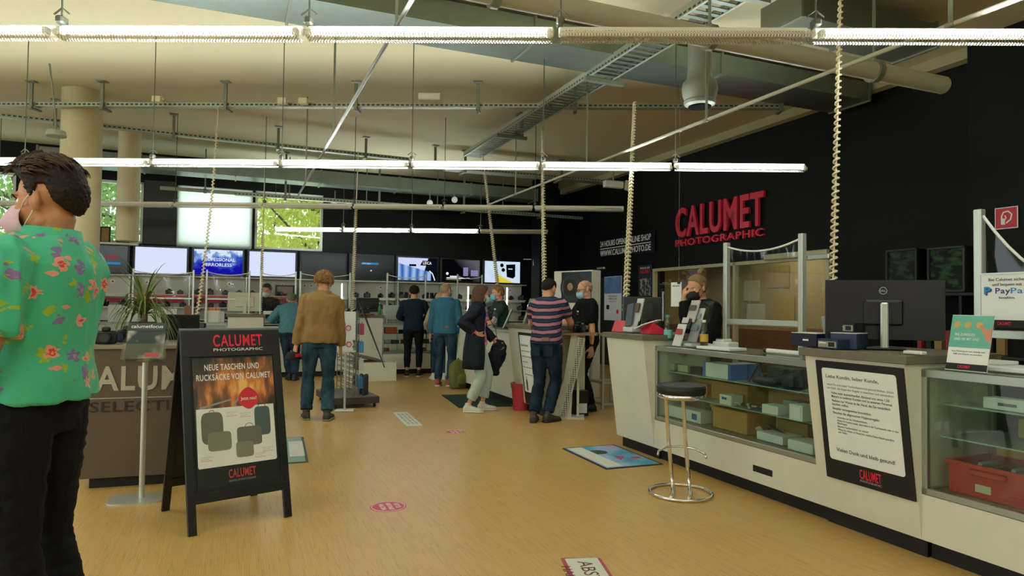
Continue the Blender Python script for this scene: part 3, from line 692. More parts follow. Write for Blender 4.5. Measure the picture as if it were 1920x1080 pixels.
# ledge above televisions with two framed pictures
tag(bbox(MB(), ST - .25, ST, wS(60), wS(262), zb - .05, zb - .01).build('window_ledge_shelf', MW), 'white shelf ledge below the upper windows behind the column', 'shelf')
for px0, px1, c, lb in ((187, 207, ('3A3020', 'B08A30'), 'dark framed picture with yellow motif leaning on the ledge'), (219, 243, ('20301C', '4C7A3C'), 'dark framed picture with green motif leaning on the ledge')):
    w0, w1 = sw(on_s(px0, 440, ST - .15))[1], sw(on_s(px1, 440, ST - .15))[1]; z1 = on_s(px0, 424, ST - .15).z; h = z1 - zb + .02
    t = thing('framed_picture', lb, 'picture', M=panel_matrix(B(ST - .15, (w0 + w1) / 2, zb - .02), V, Vector((0, 0, 1)) + U * .1))
    MB().box((0, h / 2, -.01), (w1 - w0, h, .02)).build('frame', MK, t)
    n = NT('picture_' + c[0], .5); no = n.n('TexNoise'); no.inputs['Scale'].default_value = 9; n.l(n.mapv(), no.inputs['Vector']); n.base(n.mix(no.outputs['Fac'], c[0], c[1]))
    MB().box((0, h / 2, .002), (w1 - w0 - .06, h - .06, .004)).build('print', n.m, t)
# ---- office opening: glazed frame, notice papers
MOF = mat('office_frame', 'B7AE8C', .5)
t = thing('office_window', 'glazed office opening with pale frame in the right wall', 'window', B(0, 0), TH)
mb = MB(); 
for s in (dA, (dA * .45 + dB * .55), dB): mb.box((WR - .0, s, zt / 2), (.09, .06, zt))
mb.box((WR, (dA + dB) / 2, zt - .03), (.09, dA - dB, .06)); mb.build('frame', MOF, t)
MB().box((WR + .03, (dA + dB) / 2, zt / 2), (.008, dA - dB, zt)).build('glass', glassmat('office_glass', (.93, .95, .92), .6, .03), t)
t['kind'] = 'structure'
struct(bbox(MB(), dB - .6, dA + .6, WR + .3, WR + 1.9, .0, 1.02).build('trim_3', mat('wood_brown', '7B4A22', .6)))
_r = [(1300, 1330, 560, 610, 'C9C2A6'), (1395, 1425, 525, 565, 'CFC8AE'), (1400, 1435, 570, 600, 'D3CFBF'), (1455, 1490, 555, 600, 'BDA870'), (1225, 1262, 500, 545, '9A8C74'), (1440, 1480, 497, 540, 'A89058')]
for i, (x0, x1, y0, y1, c) in enumerate(_r):
    d = WR + 1.88; p = on_w(x0, y1, d); q = on_w(x1, y0, d)
    lb = ['note sheet pinned on office wall left of the glass edge', 'upper note sheet pinned on the office wall behind the film screen', 'lower pale note sheet on the office wall behind the film screen', 'yellow note sheet on the office wall near the white post', 'brown picture on the office wall above the man on the phone', 'tan map sheet high on the office wall behind the film screen'][i]
    tag(MB().box((0, 0, 0), (.006, abs(sw(q)[0] - sw(p)[0]), q.z - p.z)).build('pinned_sheet', mat('sheet_' + c, c, .7)), lb, 'paper'); o = COL.objects[-1]
    c_ = B((sw(p)[0] + sw(q)[0]) / 2, d, (p.z + q.z) / 2); place(o, c_, TH)
# white lamp bar on top of the opening
a = on_w(1490, 497, WR - .1); t = thing('door_closer', 'pale long box mounted above the office opening', 'door closer', B(sw(a)[0], WR - .1, zt + .03), TH)
MB().box((0, 0, 0), (.08, 1.3, .09), bev=.01).build('housing', MOF, t); MB().box((-.01, -.5, -.06), (.08, .4, .08), bev=.01).build('cover', MAL, t)
# the two dark framed display boxes at right, on a shelf
for px0, px1, py0, py1, lb, c in ((1664, 1722, 465, 538, 'black framed display box with small aircraft picture on the shelf', ('0C1410', '2E3A30')), (1742, 1812, 460, 548, 'black framed display box with green landscape picture on the shelf', ('080C08', '2A4C2C'))):
    dW = WR - .55; p = on_w(px0, py1, dW); q = on_w(px1, py0, dW); w_, h_ = abs(sw(p)[0] - sw(q)[0]), q.z - p.z
    t = thing('display_box', lb, 'display box', M=panel_matrix(B(sw(p)[0], dW, p.z), -U, (0, 0, 1)))
    MB().box((w_ / 2, h_ / 2, -.1), (w_ * .98, h_ * .98, .2)).build('box', MBLK, t)
    mb = MB(); b_ = .022
    for cx, cy, sx, sy in ((w_ / 2, b_ / 2, w_, b_), (w_ / 2, h_ - b_ / 2, w_, b_), (b_ / 2, h_ / 2, b_, h_), (w_ - b_ / 2, h_ / 2, b_, h_)): mb.box((cx, cy, .015), (sx, sy, .04))
    mb.build('frame', mat('frame_dark_steel', '3A3F3A', .3, .6), t)
    n = NT('display_' + c[1], .2); no = n.n('TexNoise'); no.inputs['Scale'].default_value = 7; no.inputs['Detail'].default_value = 6; n.l(n.mapv((1, 2, 1)), no.inputs['Vector']); n.base(n.mix(n.mathn('MULTIPLY', n.mathn('SUBTRACT', no.outputs['Fac'], .45), 6, True), c[0], c[1]))
    MB().box((w_ / 2, h_ / 2, .004), (w_ - .05, h_ - .05, .004)).build('print', n.m, t)
t = thing('wall_shelf', 'black shelf unit against the right wall below the display boxes', 'shelf unit', B(0, 0), TH)
p = on_w(1655, 552, WR - .6); sS = sw(p)[0]; zS = on_w(1745, 549, WR - .6).z
MB().box((WR - .33, sS - 1.5, zS - .02), (.6, 3.2, .03)).build('shelf_board', MBLK, t)
for k in range(4): MB().box((WR - .33, sS - k * 1.0, zS / 2 - .02), (.55, .03, zS - .04)).build('upright', MBLK, t)
MB().box((WR - .33, sS - 1.5, zS * .55), (.55, 3.1, .03)).build('shelf_board', MBLK, t)
for k in range(9):
    tag(place(MB().box((0, 0, 0), (.2, .05 + .02 * (k % 3), .22 + .03 * (k % 2))).build('folder', mat(['folder_red', 'folder_black', 'folder_tan'][k % 3], ['9A3030', '202020', '9A7A4A'][k % 3])), B(sS - .35 - k * .12, WR - .3, zS * .55 + .13 + .015 * (k % 2)), TH), 'office folder standing inside the black shelf unit', 'folder', 'folders in the black shelf unit')
# poster on door and small poster beside it
def poster(px0, px1, py0, py1, dW, label, name='poster'):
    p = on_w(px0, py1, dW); q = on_w(px1, py0, dW); w_, h_ = abs(sw(p)[0] - sw(q)[0]), q.z - p.z
    return thing(name, label, 'poster', M=panel_matrix(B(sw(p)[0], dW, p.z), -U, (0, 0, 1))), w_, h_
MBP = NT('poster_blue', .5); no = MBP.n('TexNoise'); no.inputs['Scale'].default_value = 3; MBP.l(MBP.mapv(), no.inputs['Vector']); MBP.base(MBP.mix(no.outputs['Fac'], '1E4C8C', '8AAAD8'))
t, w_, h_ = poster(1133, 1166, 517, 600, WR - .03, 'tall poster with blue top on the dark door')
MB().box((w_ / 2, h_ / 2, 0), (w_, h_, .01)).build('sheet', MWHT, t); MB().box((w_ / 2, h_ * .8, .006), (w_ * .97, h_ * .38, .004)).build('photo', MBP.m, t)
mb = MB(); mb.m(MINK).text('MOBILE', w_ * .5, h_ * .53, h_ * .04, w_ * .5, .006, .001).text('MIRROR', w_ * .5, h_ * .47, h_ * .04, w_ * .5, .006, .001).m(MLRED).text('READY', w_ * .5, h_ * .41, h_ * .04, w_ * .4, .006, .001).lathe([(h_ * .05, .006), (h_ * .05, .008)], (w_ * .78, h_ * .2, 0), 16).m(MINK).box((w_ * .22, h_ * .3, .007), (w_ * .16, h_ * .1, .002)); mb.build('lettering', None, t)
t, w_, h_ = poster(1197, 1223, 496, 556, WR - .03, 'small dark poster with red heading beside the office opening')
MB().box((w_ / 2, h_ / 2, 0), (w_, h_, .01)).build('sheet', mat('poster_dark', '1A2026', .4), t)
mb = MB(); mb.m(MWHT).text('MADE BY', w_ / 2, h_ * .88, h_ * .06, w_ * .7, .006, .001).m(MLRED).text('CALUMET', w_ / 2, h_ * .74, h_ * .11, w_ * .7, .006, .001, .02); mb.build('lettering', None, t)
n = NT('poster_crowd', .5); no = n.n('TexNoise'); no.inputs['Scale'].default_value = 12; n.l(n.mapv(), no.inputs['Vector']); n.base(n.mix(n.mathn('MULTIPLY', n.mathn('SUBTRACT', no.outputs['Fac'], .45), 8, True), '2A3038', 'A09A96')); MB().box((w_ / 2, h_ * .3, .006), (w_ * .8, h_ * .55, .002)).build('photo', n.m, t)
# door behind the gap
p0, p1 = on_w(1112, 700, WR - .02), on_w(1178, 700, WR - .02)
d = struct(bbox(MB(), sw(p1)[0], sw(p0)[0], WR - .03, WR, 0, 2.1).build('door_1', mat('door_dark', '1D221E', .5)))
q = on_w(1127, 503, WR - .08); t = tag(place(MB().box((0, 0, 0), (.06, .34, .05), bev=.01).build('door_closer', MAL), q, TH), 'small grey door closer above the dark door with poster', 'door closer')
# EOS display stand
p = at(1037, 720, 10.8); q = at(1108, 720, 10.2); w_ = (q - p).length; zz0 = at(1037, 640, 10.8).z; 
t = thing('display_wall', 'tall white display wall with a big lens photo and red lettering', 'display', M=panel_matrix((p.x, p.y, 0), (q - p).to_3d() * Vector((1, 1, 0)), (0, 0, 1)))
H = at(1037, 509, 10.8).z
MB().box((w_ / 2, H / 2, -.1), (w_, H, .2)).build('body', MW, t)
MB().box((w_ * .60, H * .865, .003), (w_ * .78, H * .25, .006)).build('photo', mat('photo_black', '0C0D0D', .3), t)
mb = MB(); mb.m(mat('lens_ring', '2E322E', .2)).lathe([(.22, .007), (.22, .012), (.18, .012), (.17, .0105)], (w_ * .46, H * .865, 0), 32).m(mat('lens_glass', '3A3424', .1)).lathe([(.13, .008), (.13, .013)], (w_ * .46, H * .865, 0), 32).m(mat('lens_glint', '9A8A60', .2)).lathe([(.06, .01), (.06, .0145)], (w_ * .45, H * .87, 0), 24); mb.build('lens_picture', None, t)
MB().text('EOS', w_ * .30, H * .61, .13, .34, .003, .002, .02).build('lettering', mat('eos_red', 'A8242E', .5), t)
MB().text('WELCOME TO EOS', w_ * .32, H * .565, .035, .4, .003, .002).build('lettering', mat('eos_grey', '7A7A72', .5), t)

t = thing('office_fill_light', 'unseen panel lamp added to brighten the office behind the glass', 'ceiling light', B((dA + dB) / 2, WR + 1.1, 2.74), TH)  # added lamp, hidden above the opening, to brighten the dark office walls
MB().box((0, 0, 0), (.34, 1.3, .05)).build('housing', MW, t); MB().box((0, 0, -.03), (.3, 1.24, .01)).build('diffuser', emat('office_fill_glow', 'FFEFC8', 4.5), t)
# ================================================================= trees outside the upper windows
def leafmat(a, b):
    n = NT('leaves_' + a, .6); no = n.n('TexNoise'); no.inputs['Scale'].default_value = 1.3; n.l(n.mapv(), no.inputs['Vector']); n.base(n.mix(no.outputs['Fac'], a, b))
    tr = n.n('BsdfTranslucent'); tr.inputs[0].default_value = (*lin(b), 1); mx = n.n('MixShader'); mx.inputs[0].default_value = .5
    n.l(n.b.outputs[0], mx.inputs[1]); n.l(tr.outputs[0], mx.inputs[2]); n.l(mx.outputs[0], n.nt.nodes['Material Output'].inputs[0]); return n.m
def tree(p, label, m, rad, n, seed):
    rnd = random.Random(seed); t = thing('tree', label, 'tree', p, 0, 'trees beyond the upper windows')
    mb = MB(); mb.tube([(0, 0, 0), (.1, .1, 2.5), (-.1, 0, 5)], [.25, .2, .1], 8)
    for k in range(9):
        a = rnd.uniform(0, 6.28); z = rnd.uniform(2, 4.6); mb.tube([(0, 0, z), (math.cos(a) * 1.2, math.sin(a) * 1.2, z + .6), (math.cos(a) * rad, math.sin(a) * rad, z + rnd.uniform(.2, 1.4))], [.08, .05, .02], 5)
    mb.build('trunk', mat('bark', '4A4034', .9), t)
    mb = MB()
    for k in range(n):
        while True:
            q = Vector((rnd.uniform(-1, 1), rnd.uniform(-1, 1), rnd.uniform(-1, 1)))
            if q.length < 1: break
        q = Vector((q.x * rad, q.y * rad, 4.2 + q.z * 2.6))
        if noise.noise(q * .9) < -.25: continue
        s = rnd.uniform(.05, .11); M = Euler((rnd.uniform(0, 6), rnd.uniform(0, 6), rnd.uniform(0, 6))).to_matrix()
        mb._f([mb.bm.verts.new(q + M @ Vector(v)) for v in ((-s, 0, 0), (0, -s * .5, 0), (s, 0, 0), (0, s * .5, 0))])
    mb.build('foliage', m, t, recalc=False)
G1, G2, G3 = leafmat('9AA33A', 'CBD06A'), leafmat('4E7038', '8FAF62'), leafmat('6C8A50', 'A8C080')
tree(B(ST + 4.5, wS(545) + 1.2, 0), 'yellow-green tree filling the upper window right of the blind', G1, 3.0, 22000, 1)
tree(B(ST + 5.5, wS(215) - .5, 0), 'pale green tree seen behind the framed pictures on the ledge', G3, 2.6, 9000, 2)
tree(B(ST + 5, wS(20) - 1.0, 0), 'green tree seen through the window beside the face of the man in green', G2, 2.8, 9000, 3)
# ================================================================= people
def remesh(mb, name, m, parent, vox, smooth=2, sf=.5, fold=0., fscale=7., fdir=(1, 1, 1), deci=1.0, seed=0, post=None):
    bmesh.ops.recalc_face_normals(mb.bm, faces=mb.bm.faces[:])
    me = bpy.data.meshes.new('tmp'); mb.bm.to_mesh(me); mb.bm.free(); ob = bpy.data.objects.new('tmp', me); COL.objects.link(ob)
    r = ob.modifiers.new('r', 'REMESH'); r.mode = 'VOXEL'; r.voxel_size = vox
    if smooth: q = ob.modifiers.new('s', 'SMOOTH'); q.iterations = smooth; q.factor = sf
    if deci < 1: q = ob.modifiers.new('d', 'DECIMATE'); q.ratio = deci
    dg = bpy.context.evaluated_depsgraph_get(); out = bpy.data.meshes.new_from_object(ob.evaluated_get(dg)); bpy.data.objects.remove(ob); bpy.data.meshes.remove(me)
    if fold:
        ns = [v.normal.copy() for v in out.vertices]; so = Vector((seed * 3.7, seed * 1.3, 0))
        for v, nn in zip(out.vertices, ns):
            q = Vector((v.co.x * fdir[0], v.co.y * fdir[1], v.co.z * fdir[2])) * fscale + so
            a = noise.noise(q) + .5 * noise.noise(q * 2.3)
            a = (1 - abs(a) * 2.2)       # ridged folds
            v.co += nn * fold * (a - .4)
    if post:
        for v in out.vertices: v.co = post(v.co)
    out.materials.clear(); out.materials.append(m); out.shade_smooth(); out.name = name
    o = bpy.data.objects.new(name, out); COL.objects.link(o); o.parent = parent; return o
def ik(a, b, l1, l2, pole):
    a = Vector(a); b = Vector(b); d = b - a; L = min(d.length, (l1 + l2) * .999); d = d.normalized()
    b = a + d * L
    x = (l1 * l1 - l2 * l2 + L * L) / (2 * L); h = math.sqrt(max(0, l1 * l1 - x * x))
    p = Vector(pole); p = (p - d * p.dot(d)).normalized(); return a + d * x + p * h, b
def ering(mb, c, x, y, rx, ry, n=20, e=2.4):
    pts = []
    for k in range(n):
        a = 2 * PI * k / n; ca, sa = math.cos(a), math.sin(a)
        pts.append(c + x * rx * math.copysign(abs(ca) ** (2 / e), ca) + y * ry * math.copysign(abs(sa) ** (2 / e), sa))
    return mb.ring(pts)
PROF_M = [(-.11, .150, .100), (-.03, .172, .122), (.06, .166, .118), (.16, .150, .110), (.27, .162, .116), (.37, .178, .124), (.44, .182, .116), (.49, .160, .092), (.53, .090, .066)]
PROF_F = [(-.11, .155, .105), (-.03, .178, .128), (.06, .160, .116), (.16, .130, .098), (.27, .142, .108), (.36, .158, .126), (.43, .160, .106), (.48, .140, .082), (.52, .075, .058)]
class Body:
    def __init__(s, k=1., female=False, lean=0., tilt=0., twist=0., hipz=.94, hands=None, feet=None, poles=None, head=(0, 0, 0), fat=1., handpose=None, neckfwd=0., belly=0.):
        s.k = k; s.f = female; s.prof = PROF_F if female else PROF_M; s.fat = fat; s.belly = belly
        s.hip = Vector((0, 0, hipz * k)); s.lean = R(lean); s.tilt = R(tilt); s.twist = R(twist)
        s.sh = {}; s.el = {}; s.wr = {}; s.kn = {}; s.an = {}; s.ft = feet or {-1: (-.11, 0, 10), 1: (.11, 0, -10)}
        shw = .158 if female else .182
        for sd in (-1, 1):
            s.sh[sd] = s.sp(.445, x=sd * shw * (.97 if not female else 1))
            h = (hands or {}).get(sd, (sd * .27, .06, .80)); h = Vector(h) * k
            p = (poles or {}).get(sd, (sd * .35, -1, -.1))
            s.el[sd], s.wr[sd] = ik(s.sh[sd], h, .295 * k, .26 * k, p)
            fx, fy, ty = s.ft[sd][:3]; fz = s.ft[sd][3] if len(s.ft[sd]) > 3 else 0
            s.an[sd] = Vector((fx * k, fy * k - .03 * k, (.085 + fz) * k)); hj = s.hip + Vector((sd * .092 * k, 0, -.04 * k))
            s.kn[sd], a = ik(hj, s.an[sd], .43 * k, .425 * k, (sd * .08, 1, 0)); s.__dict__.setdefault('hj', {})[sd] = hj
        s.hp = handpose or {}
        nb = s.sp(.52); up = (s.sp(.52) - s.sp(.42)).normalized()
        yaw, pitch, roll = head
        Mh = Matrix.Rotation(s.twist, 3, 'Z') @ Matrix.Rotation(R(yaw), 3, 'Z') @ Matrix.Rotation(R(pitch), 3, 'X') @ Matrix.Rotation(R(roll), 3, 'Y')
        s.hM = Mh; s.nb = nb; s.hc = nb + up * .085 * k + Mh @ Vector((0, .015 + neckfwd, .045)) * k
    def axes(s, t):
        f = min(1, max(0, (t + .05) / .3)); a = s.lean * (.35 + .65 * f) if s.lean else 0
        M = Matrix.Rotation(s.twist * min(1, max(0, t / .45)), 3, 'Z') @ Matrix.Rotation(s.tilt * f, 3, 'Y') @ Matrix.Rotation(-a, 3, 'X'); return M
    def sp(s, t, x=0., y=0.):
        p = s.hip.copy(); n = 10
        if t < 0: return p + Vector((x, y, t)) * s.k
        for i in range(n): p = p + s.axes(t * (i + .5) / n) @ Vector((0, 0, t / n)) * s.k
        return p + s.axes(t) @ Vector((x, y, 0)) * s.k
    def torso(s, mb, lo=-.2, hi=.6, e=0., flare=0., n=24, addtop=0.):
        rings = []; P = [p for p in s.prof if lo <= p[0] <= hi]
        def at_(t):
            q = s.prof
            if t <= q[0][0]: return q[0][1:]
            for a, b in zip(q, q[1:]):
                if t <= b[0]: f = (t - a[0]) / (b[0] - a[0]); return a[1] + (b[1] - a[1]) * f, a[2] + (b[2] - a[2]) * f
            return q[-1][1:]
        ts = sorted(set([lo if lo > s.prof[0][0] or lo < -.11 else s.prof[0][0]] + [p[0] for p in P] + ([hi] if hi < s.prof[-1][0] else [])))
        for t in ts:
            rx, ry = at_(t); fl = flare * max(0, (.12 - t) / .3); M = s.axes(t); by = s.belly * math.exp(-((t - .14) / .12) ** 2)
            c = s.sp(t, 0, by * .6)
            rings.append(ering(mb, c, M @ Vector((1, 0, 0)), M @ Vector((0, 1, 0)), ((rx * s.fat + e + fl) * s.k), ((ry * s.fat + by * .6 + e + fl) * s.k), n))
        return mb.skin(rings)
    def arm(s, mb, sd, e=0., f0=0., f1=2., cuff=0., fat=1.):
        a, b, c = s.sh[sd], s.el[sd], s.wr[sd]; st = [(0, .060), (.3, .056), (.6, .049), (.9, .042), (1.0, .041), (1.15, .044), (1.4, .041), (1.75, .030), (2.0, .026)]
        if s.f: st = [(t, r * .86) for t, r in st]
        P = lambda t: a + (b - a) * t if t <= 1 else b + (c - b) * (t - 1)
        Rr = lambda t: next((r0 + (r1 - r0) * (t - t0) / (t1 - t0) for (t0, r0), (t1, r1) in zip(st, st[1:]) if t <= t1 + 1e-9), st[-1][1])
        ts = sorted(set([f0] + [t for t, _ in st if f0 < t < f1] + [f1])); pts = [P(t) for t in ts]; rs = [(Rr(t) * fat + e + cuff * (t / 2)) * s.k for t in ts]
        if f0 == 0:
            pts.insert(0, a - (b - a).normalized() * .045 * s.k + s.axes(.45) @ Vector((-sd * .02, 0, 0)) * s.k); rs.insert(0, rs[0] * .62)
        mb.tube(pts, rs, 14)
    def leg(s, mb, sd, e=0., f1=2., hem=0., fat=1.):
        a, b, c = s.hj[sd], s.kn[sd], s.an[sd]; st = [(-.15, .085), (0, .092), (.3, .086), (.6, .072), (.9, .058), (1.0, .056), (1.15, .054), (1.35, .056), (1.6, .048), (1.85, .038), (2., .036)]
        if s.fat > 1: st = [(t, r * (1 + (s.fat - 1) * .5)) for t, r in st]
        P = lambda t: a + (b - a) * t if t <= 1 else b + (c - b) * (t - 1)
        Rr = lambda t: next((r0 + (r1 - r0) * (t - t0) / (t1 - t0) for (t0, r0), (t1, r1) in zip(st, st[1:]) if t <= t1 + 1e-9), st[-1][1])
        ts = sorted(set([t for t, _ in st if t < f1] + [f1])); mb.tube([P(t) for t in ts], [(Rr(t) * fat + e + max(0, hem * (t - 1))) * s.k for t in ts], 14)
    def foot(s, mb, sd, e=0., sole=False):
        k = s.k; an = s.an[sd]; ty = R(s.ft[sd][2]); M = Matrix.Rotation(ty, 3, 'Z'); z0 = an.z - .085 * k; rings = []
        X = M @ Vector((1, 0, 0)); sec = [(-.075, .022, .03), (-.055, .034, .042), (-.01, .037, .048), (.05, .039, .038), (.10, .046, .029), (.15, .048, .024), (.185, .038, .019), (.205, .018, .012)]
        for y, rx, hz in sec:
            c = Vector((an.x, an.y, z0)) + M @ Vector((0, y + .01, 0)) * k
            if sole: rings.append(ering(mb, c + Vector((0, 0, .011 * k)), X, Vector((0, 0, 1)), (rx + e + .004) * k, .011 * k, 14, 4))
            else: rings.append(ering(mb, c + Vector((0, 0, (hz + .006) * k)), X, Vector((0, 0, 1)), (rx + e) * k, (hz + e * .6) * k, 14, 2.6))
        mb.skin(rings)
        if not sole: mb.tube([an + Vector((0, 0, .04 * k)), Vector((an.x, an.y, z0 + .04 * k))], [(.036 + e) * k, (.038 + e) * k], 12)
    def hand(s, mb, sd):
        k = s.k * (.93 if s.f else 1); w = s.wr[sd]; fd = (w - s.el[sd]).normalized(); d, n, curl = s.hp.get(sd, (None, None, .35))
        d = Vector(d).normalized() if d else fd; n = Vector(n) if n else Vector((-sd, .2, 0)); n = (n - d * n.dot(d)).normalized(); a = d.cross(n).normalized()
        ts = a * (1 if (a.y > 0) else -1)
        th = s.hp.get((sd, 't'));
        if th: ts = a * (1 if a.dot(Vector(th)) > 0 else -1)
        rings = []
        for l, rx, ry in ((-.02, .027, .024), (.015, .030, .018), (.05, .040, .016), (.085, .042, .013), (.098, .038, .009)): rings.append(ering(mb, w + d * l * k, ts, n, rx * k, ry * k, 12, 2.6))
        mb.skin(rings)
        for i, (o, L) in enumerate(((.033, .074), (.0115, .083), (-.0105, .077), (-.032, .060))):
            p = w + d * .083 * k + ts * o * k; pts = [p - d * .02 * k, p]; ang = 0; dd = (d + ts * (o * 2.2)).normalized()
            for j, f in enumerate((.46, .3, .24)):
                ang += curl * (.8, 1.25, .9)[j] * (1 + .12 * i); v = dd * math.cos(ang) + n * math.sin(ang); pts.append(pts[-1] + v * L * f * k)
            mb.tube(pts, [.0085 * k, .0086 * k, .0084 * k, .0077 * k, .0058 * k], 8)
        p = w + d * .022 * k + ts * .024 * k; v1 = (d * .62 + ts * .72 + n * .35).normalized(); v2 = (d * .9 + ts * .3 + n * (.3 + curl * .4)).normalized()
        mb.tube([p - v1 * .01 * k, p + v1 * .03 * k, p + v1 * .045 * k + v2 * .008 * k, p + v1 * .05 * k + v2 * .036 * k], [.015 * k, .0125 * k, .0115 * k, .0075 * k], 8)
    def H(s, v): return s.hc + s.hM @ (Vector(v) * s.k)
    def head(s, mb):
        k = s.k; M = s.hM; q = .95 if s.f else 1.
        def el(c, r, M2=None): mb.ell(s.H(c), [x * k for x in r], 20, 14, M @ M2 if M2 else M)
        el((0, -.014, .034), (.077 * q, .096, .083)); el((0, .026, -.022), (.062 * q, .066, .085)); el((0, .052, -.088), (.034 * q, .034, .026))
        for sd in (-1, 1):
            el((sd * .034, .05, -.03), (.028, .036, .03)); el((sd * .046, .022, -.07), (.016, .042, .028), Matrix.Rotation(sd * .35, 3, 'Z'))
            el((sd * .078 * q, -.004, -.012), (.0085, .019, .033), Matrix.Rotation(-sd * .42, 3, 'Z') @ Matrix.Rotation(.12, 3, 'X')); el((sd * .087 * q, -.013, -.002), (.007, .010, .027), Matrix.Rotation(-sd * .5, 3, 'Z'))
            el((sd * .012, .102, -.034), (.009, .010, .008))
        el((0, .076, .024), (.050, .014, .010)); el((0, .090, -.063), (.022, .009, .005)); el((0, .086, -.072), (.019, .010, .006))
        mb.tube([s.H((0, .082, .016)), s.H((0, .094, .0)), s.H((0, .106, -.022)), s.H((0, .110, -.032)), s.H((0, .096, -.042))], [.008 * k, .0085 * k, .010 * k, .0125 * k, .008 * k], 10)
        mb.tube([s.nb - (s.hc - s.nb).normalized() * .05 * k, s.nb + (s.hc - s.nb) * .35 - M @ Vector((0, .01, 0)) * k, s.H((0, -.022, -.06)), s.H((0, -.02, .0))], [.068 * k * q, .058 * k * q, .056 * k * q, .05 * k], 16)
def smooth01(x): x = max(0, min(1, x)); return x * x * (3 - 2 * x)
def interp(tab, x):
    for (a, b), (c, d) in zip(tab, tab[1:]):
        if x <= c: return b + (d - b) * (x - a) / (c - a)
    return tab[-1][1]
HL = [(0, 40), (35, 36), (60, 16), (74, -14), (82, -16), (89, 10), (101, 10), (113, -26), (140, -47), (180, -58)]
def hair(B_, m, parent, top=.022, side=.010, back=.014, front=.0, hl=HL, seed=1, rough=.004, lift=0., curl=0., n=88, mm=52, name='hair', part=None):
    mb = MB(); k = B_.k; rings = []
    for j in range(1, mm):
        el = -70 + 160 * j / mm; pts = []
        for i in range(n):
            az = 2 * PI * i / n; a = abs((math.degrees(az) + 180) % 360 - 180); e = R(el)
            d = Vector((math.sin(az) * math.cos(e), math.cos(az) * math.cos(e), math.sin(e)))
            cov = smooth01((el - interp(hl, a)) / 7 + .5); r = (.080 if not B_.f else .077, .098, .086)
            tt = smooth01((el - 15) / 45); thick = side + (back - side) * smooth01((a - 90) / 60); thick = thick * (1 - tt) * (.5 + .5 * smooth01((el - interp(hl, a)) / 34)) + top * tt + front * smooth01(1 - a / 60) * tt
            q = d * 6 + Vector((seed, 0, 0)); nz = noise.noise(Vector((q.x * (3 if not curl else 1.2), q.y * .8, q.z * (1.2 if not curl else 1.2))) * 2) + .6 * noise.noise(q * 4)
            thick += nz * (rough + curl) * cov
            f = -.022 + (thick + .025) * cov
            c = Vector((0, -.014, .028 if el > 0 else .028 - .0 * e)); rr = Vector((d.x * (r[0] + f), d.y * (r[1] + f), d.z * (r[2] + f) * (1.12 if el < 0 else 1)))
            if el < 0: w_ = smooth01((a - 100) / 30) * cov; g_ = 1 + w_ * (math.cos(e * .66) / math.cos(e) - 1) * .55; rr.x *= g_ if a > 100 else 1; rr.y *= g_
            p = c + rr; p.y += front * .6 * smooth01(1 - a / 50) * smooth01((el - 20) / 25)
            pts.append(B_.H(p))
        rings.append(mb.ring(pts))
    mb.skin(rings); return mb.build(name, m, parent, True)
def bob(B_, m, parent, L=.15, name='hair'):
    """chin length hair: cap plus a curtain around sides and back"""
    o = hair(B_, m, parent, top=.022, side=.018, back=.022, hl=[(0, 44), (35, 38), (62, 0), (75, -40), (180, -60)], seed=5)
    mb = MB(); rings = []
    for j in range(9):
        f = j / 8; z = .05 - (L + .05) * f; pts = []
        for i in range(33):
            a = R(72 + (216) * i / 32); rr = 1.0 + .10 * math.sin(PI * f * .9) + .03 * noise.noise(Vector((i * .9, f * 1.5, 3))) - .16 * max(0, f - .6)
            pts.append(B_.H((math.sin(a) * (.092) * rr, -.014 + math.cos(a) * .112 * rr, z)))
        rings.append(mb.ring(pts))
    mb.skin(rings, False, False); c = mb.build('side_hair', m, o, True); sd = c.modifiers.new('s', 'SOLIDIFY'); sd.thickness = .018; sd.offset = -1; return o
def maskpart(B_, m, parent, beak=0., loops=True, loopm=None, z0=.0):
    mb = MB(); rings = []; nu, nv = 18, 10
    for j in range(nv + 1):
        v = j / nv; z = -.010 - .108 * v; yc = interp([(0, .112), (.25, .125 + beak * .4), (.5, .128 + beak), (.8, .112 + beak * .6), (1, .078)], v); w = interp([(0, .80), (.3, 1.), (.7, .96), (1, .62)], v); pts = []
        for i in range(nu + 1):
            a = R(-70 + 140 * i / nu); ple = .0015 * math.sin(v * 22) if not beak else 0; c_ = math.cos(a)
            yy = .034 + (yc - .034 + ple) * (c_ if not beak else c_ ** 1.5) + (.0 if abs(a) < 1.1 else 0)
            pts.append(B_.H((.071 * w * math.sin(a) / math.sin(R(70)) * (1 if not beak else .97), yy, z + .012 * abs(math.sin(a)) ** 2 * (v - .4))))
        rings.append(mb.ring(pts))
    mb.skin(rings, False, False); o = mb.build('face_mask', m, parent, True); s_ = o.modifiers.new('s', 'SOLIDIFY'); s_.thickness = .002
    if loops:
        for sd in (-1, 1):
            MB().tube([B_.H((sd * .058, .052, -.028)), B_.H((sd * .077, .03, -.005)), B_.H((sd * .085, -.002, .022)), B_.H((sd * .088, -.018, -.005)), B_.H((sd * .078, .012, -.05)), B_.H((sd * .058, .05, -.088))], .0022 * B_.k, 6).build('ear_loop', loopm or m, o, True)
    return o
MEYE = mat('eye_white', 'E8E4DC', .2); MIRIS = mat('eye_dark', '3A2A1E', .15)
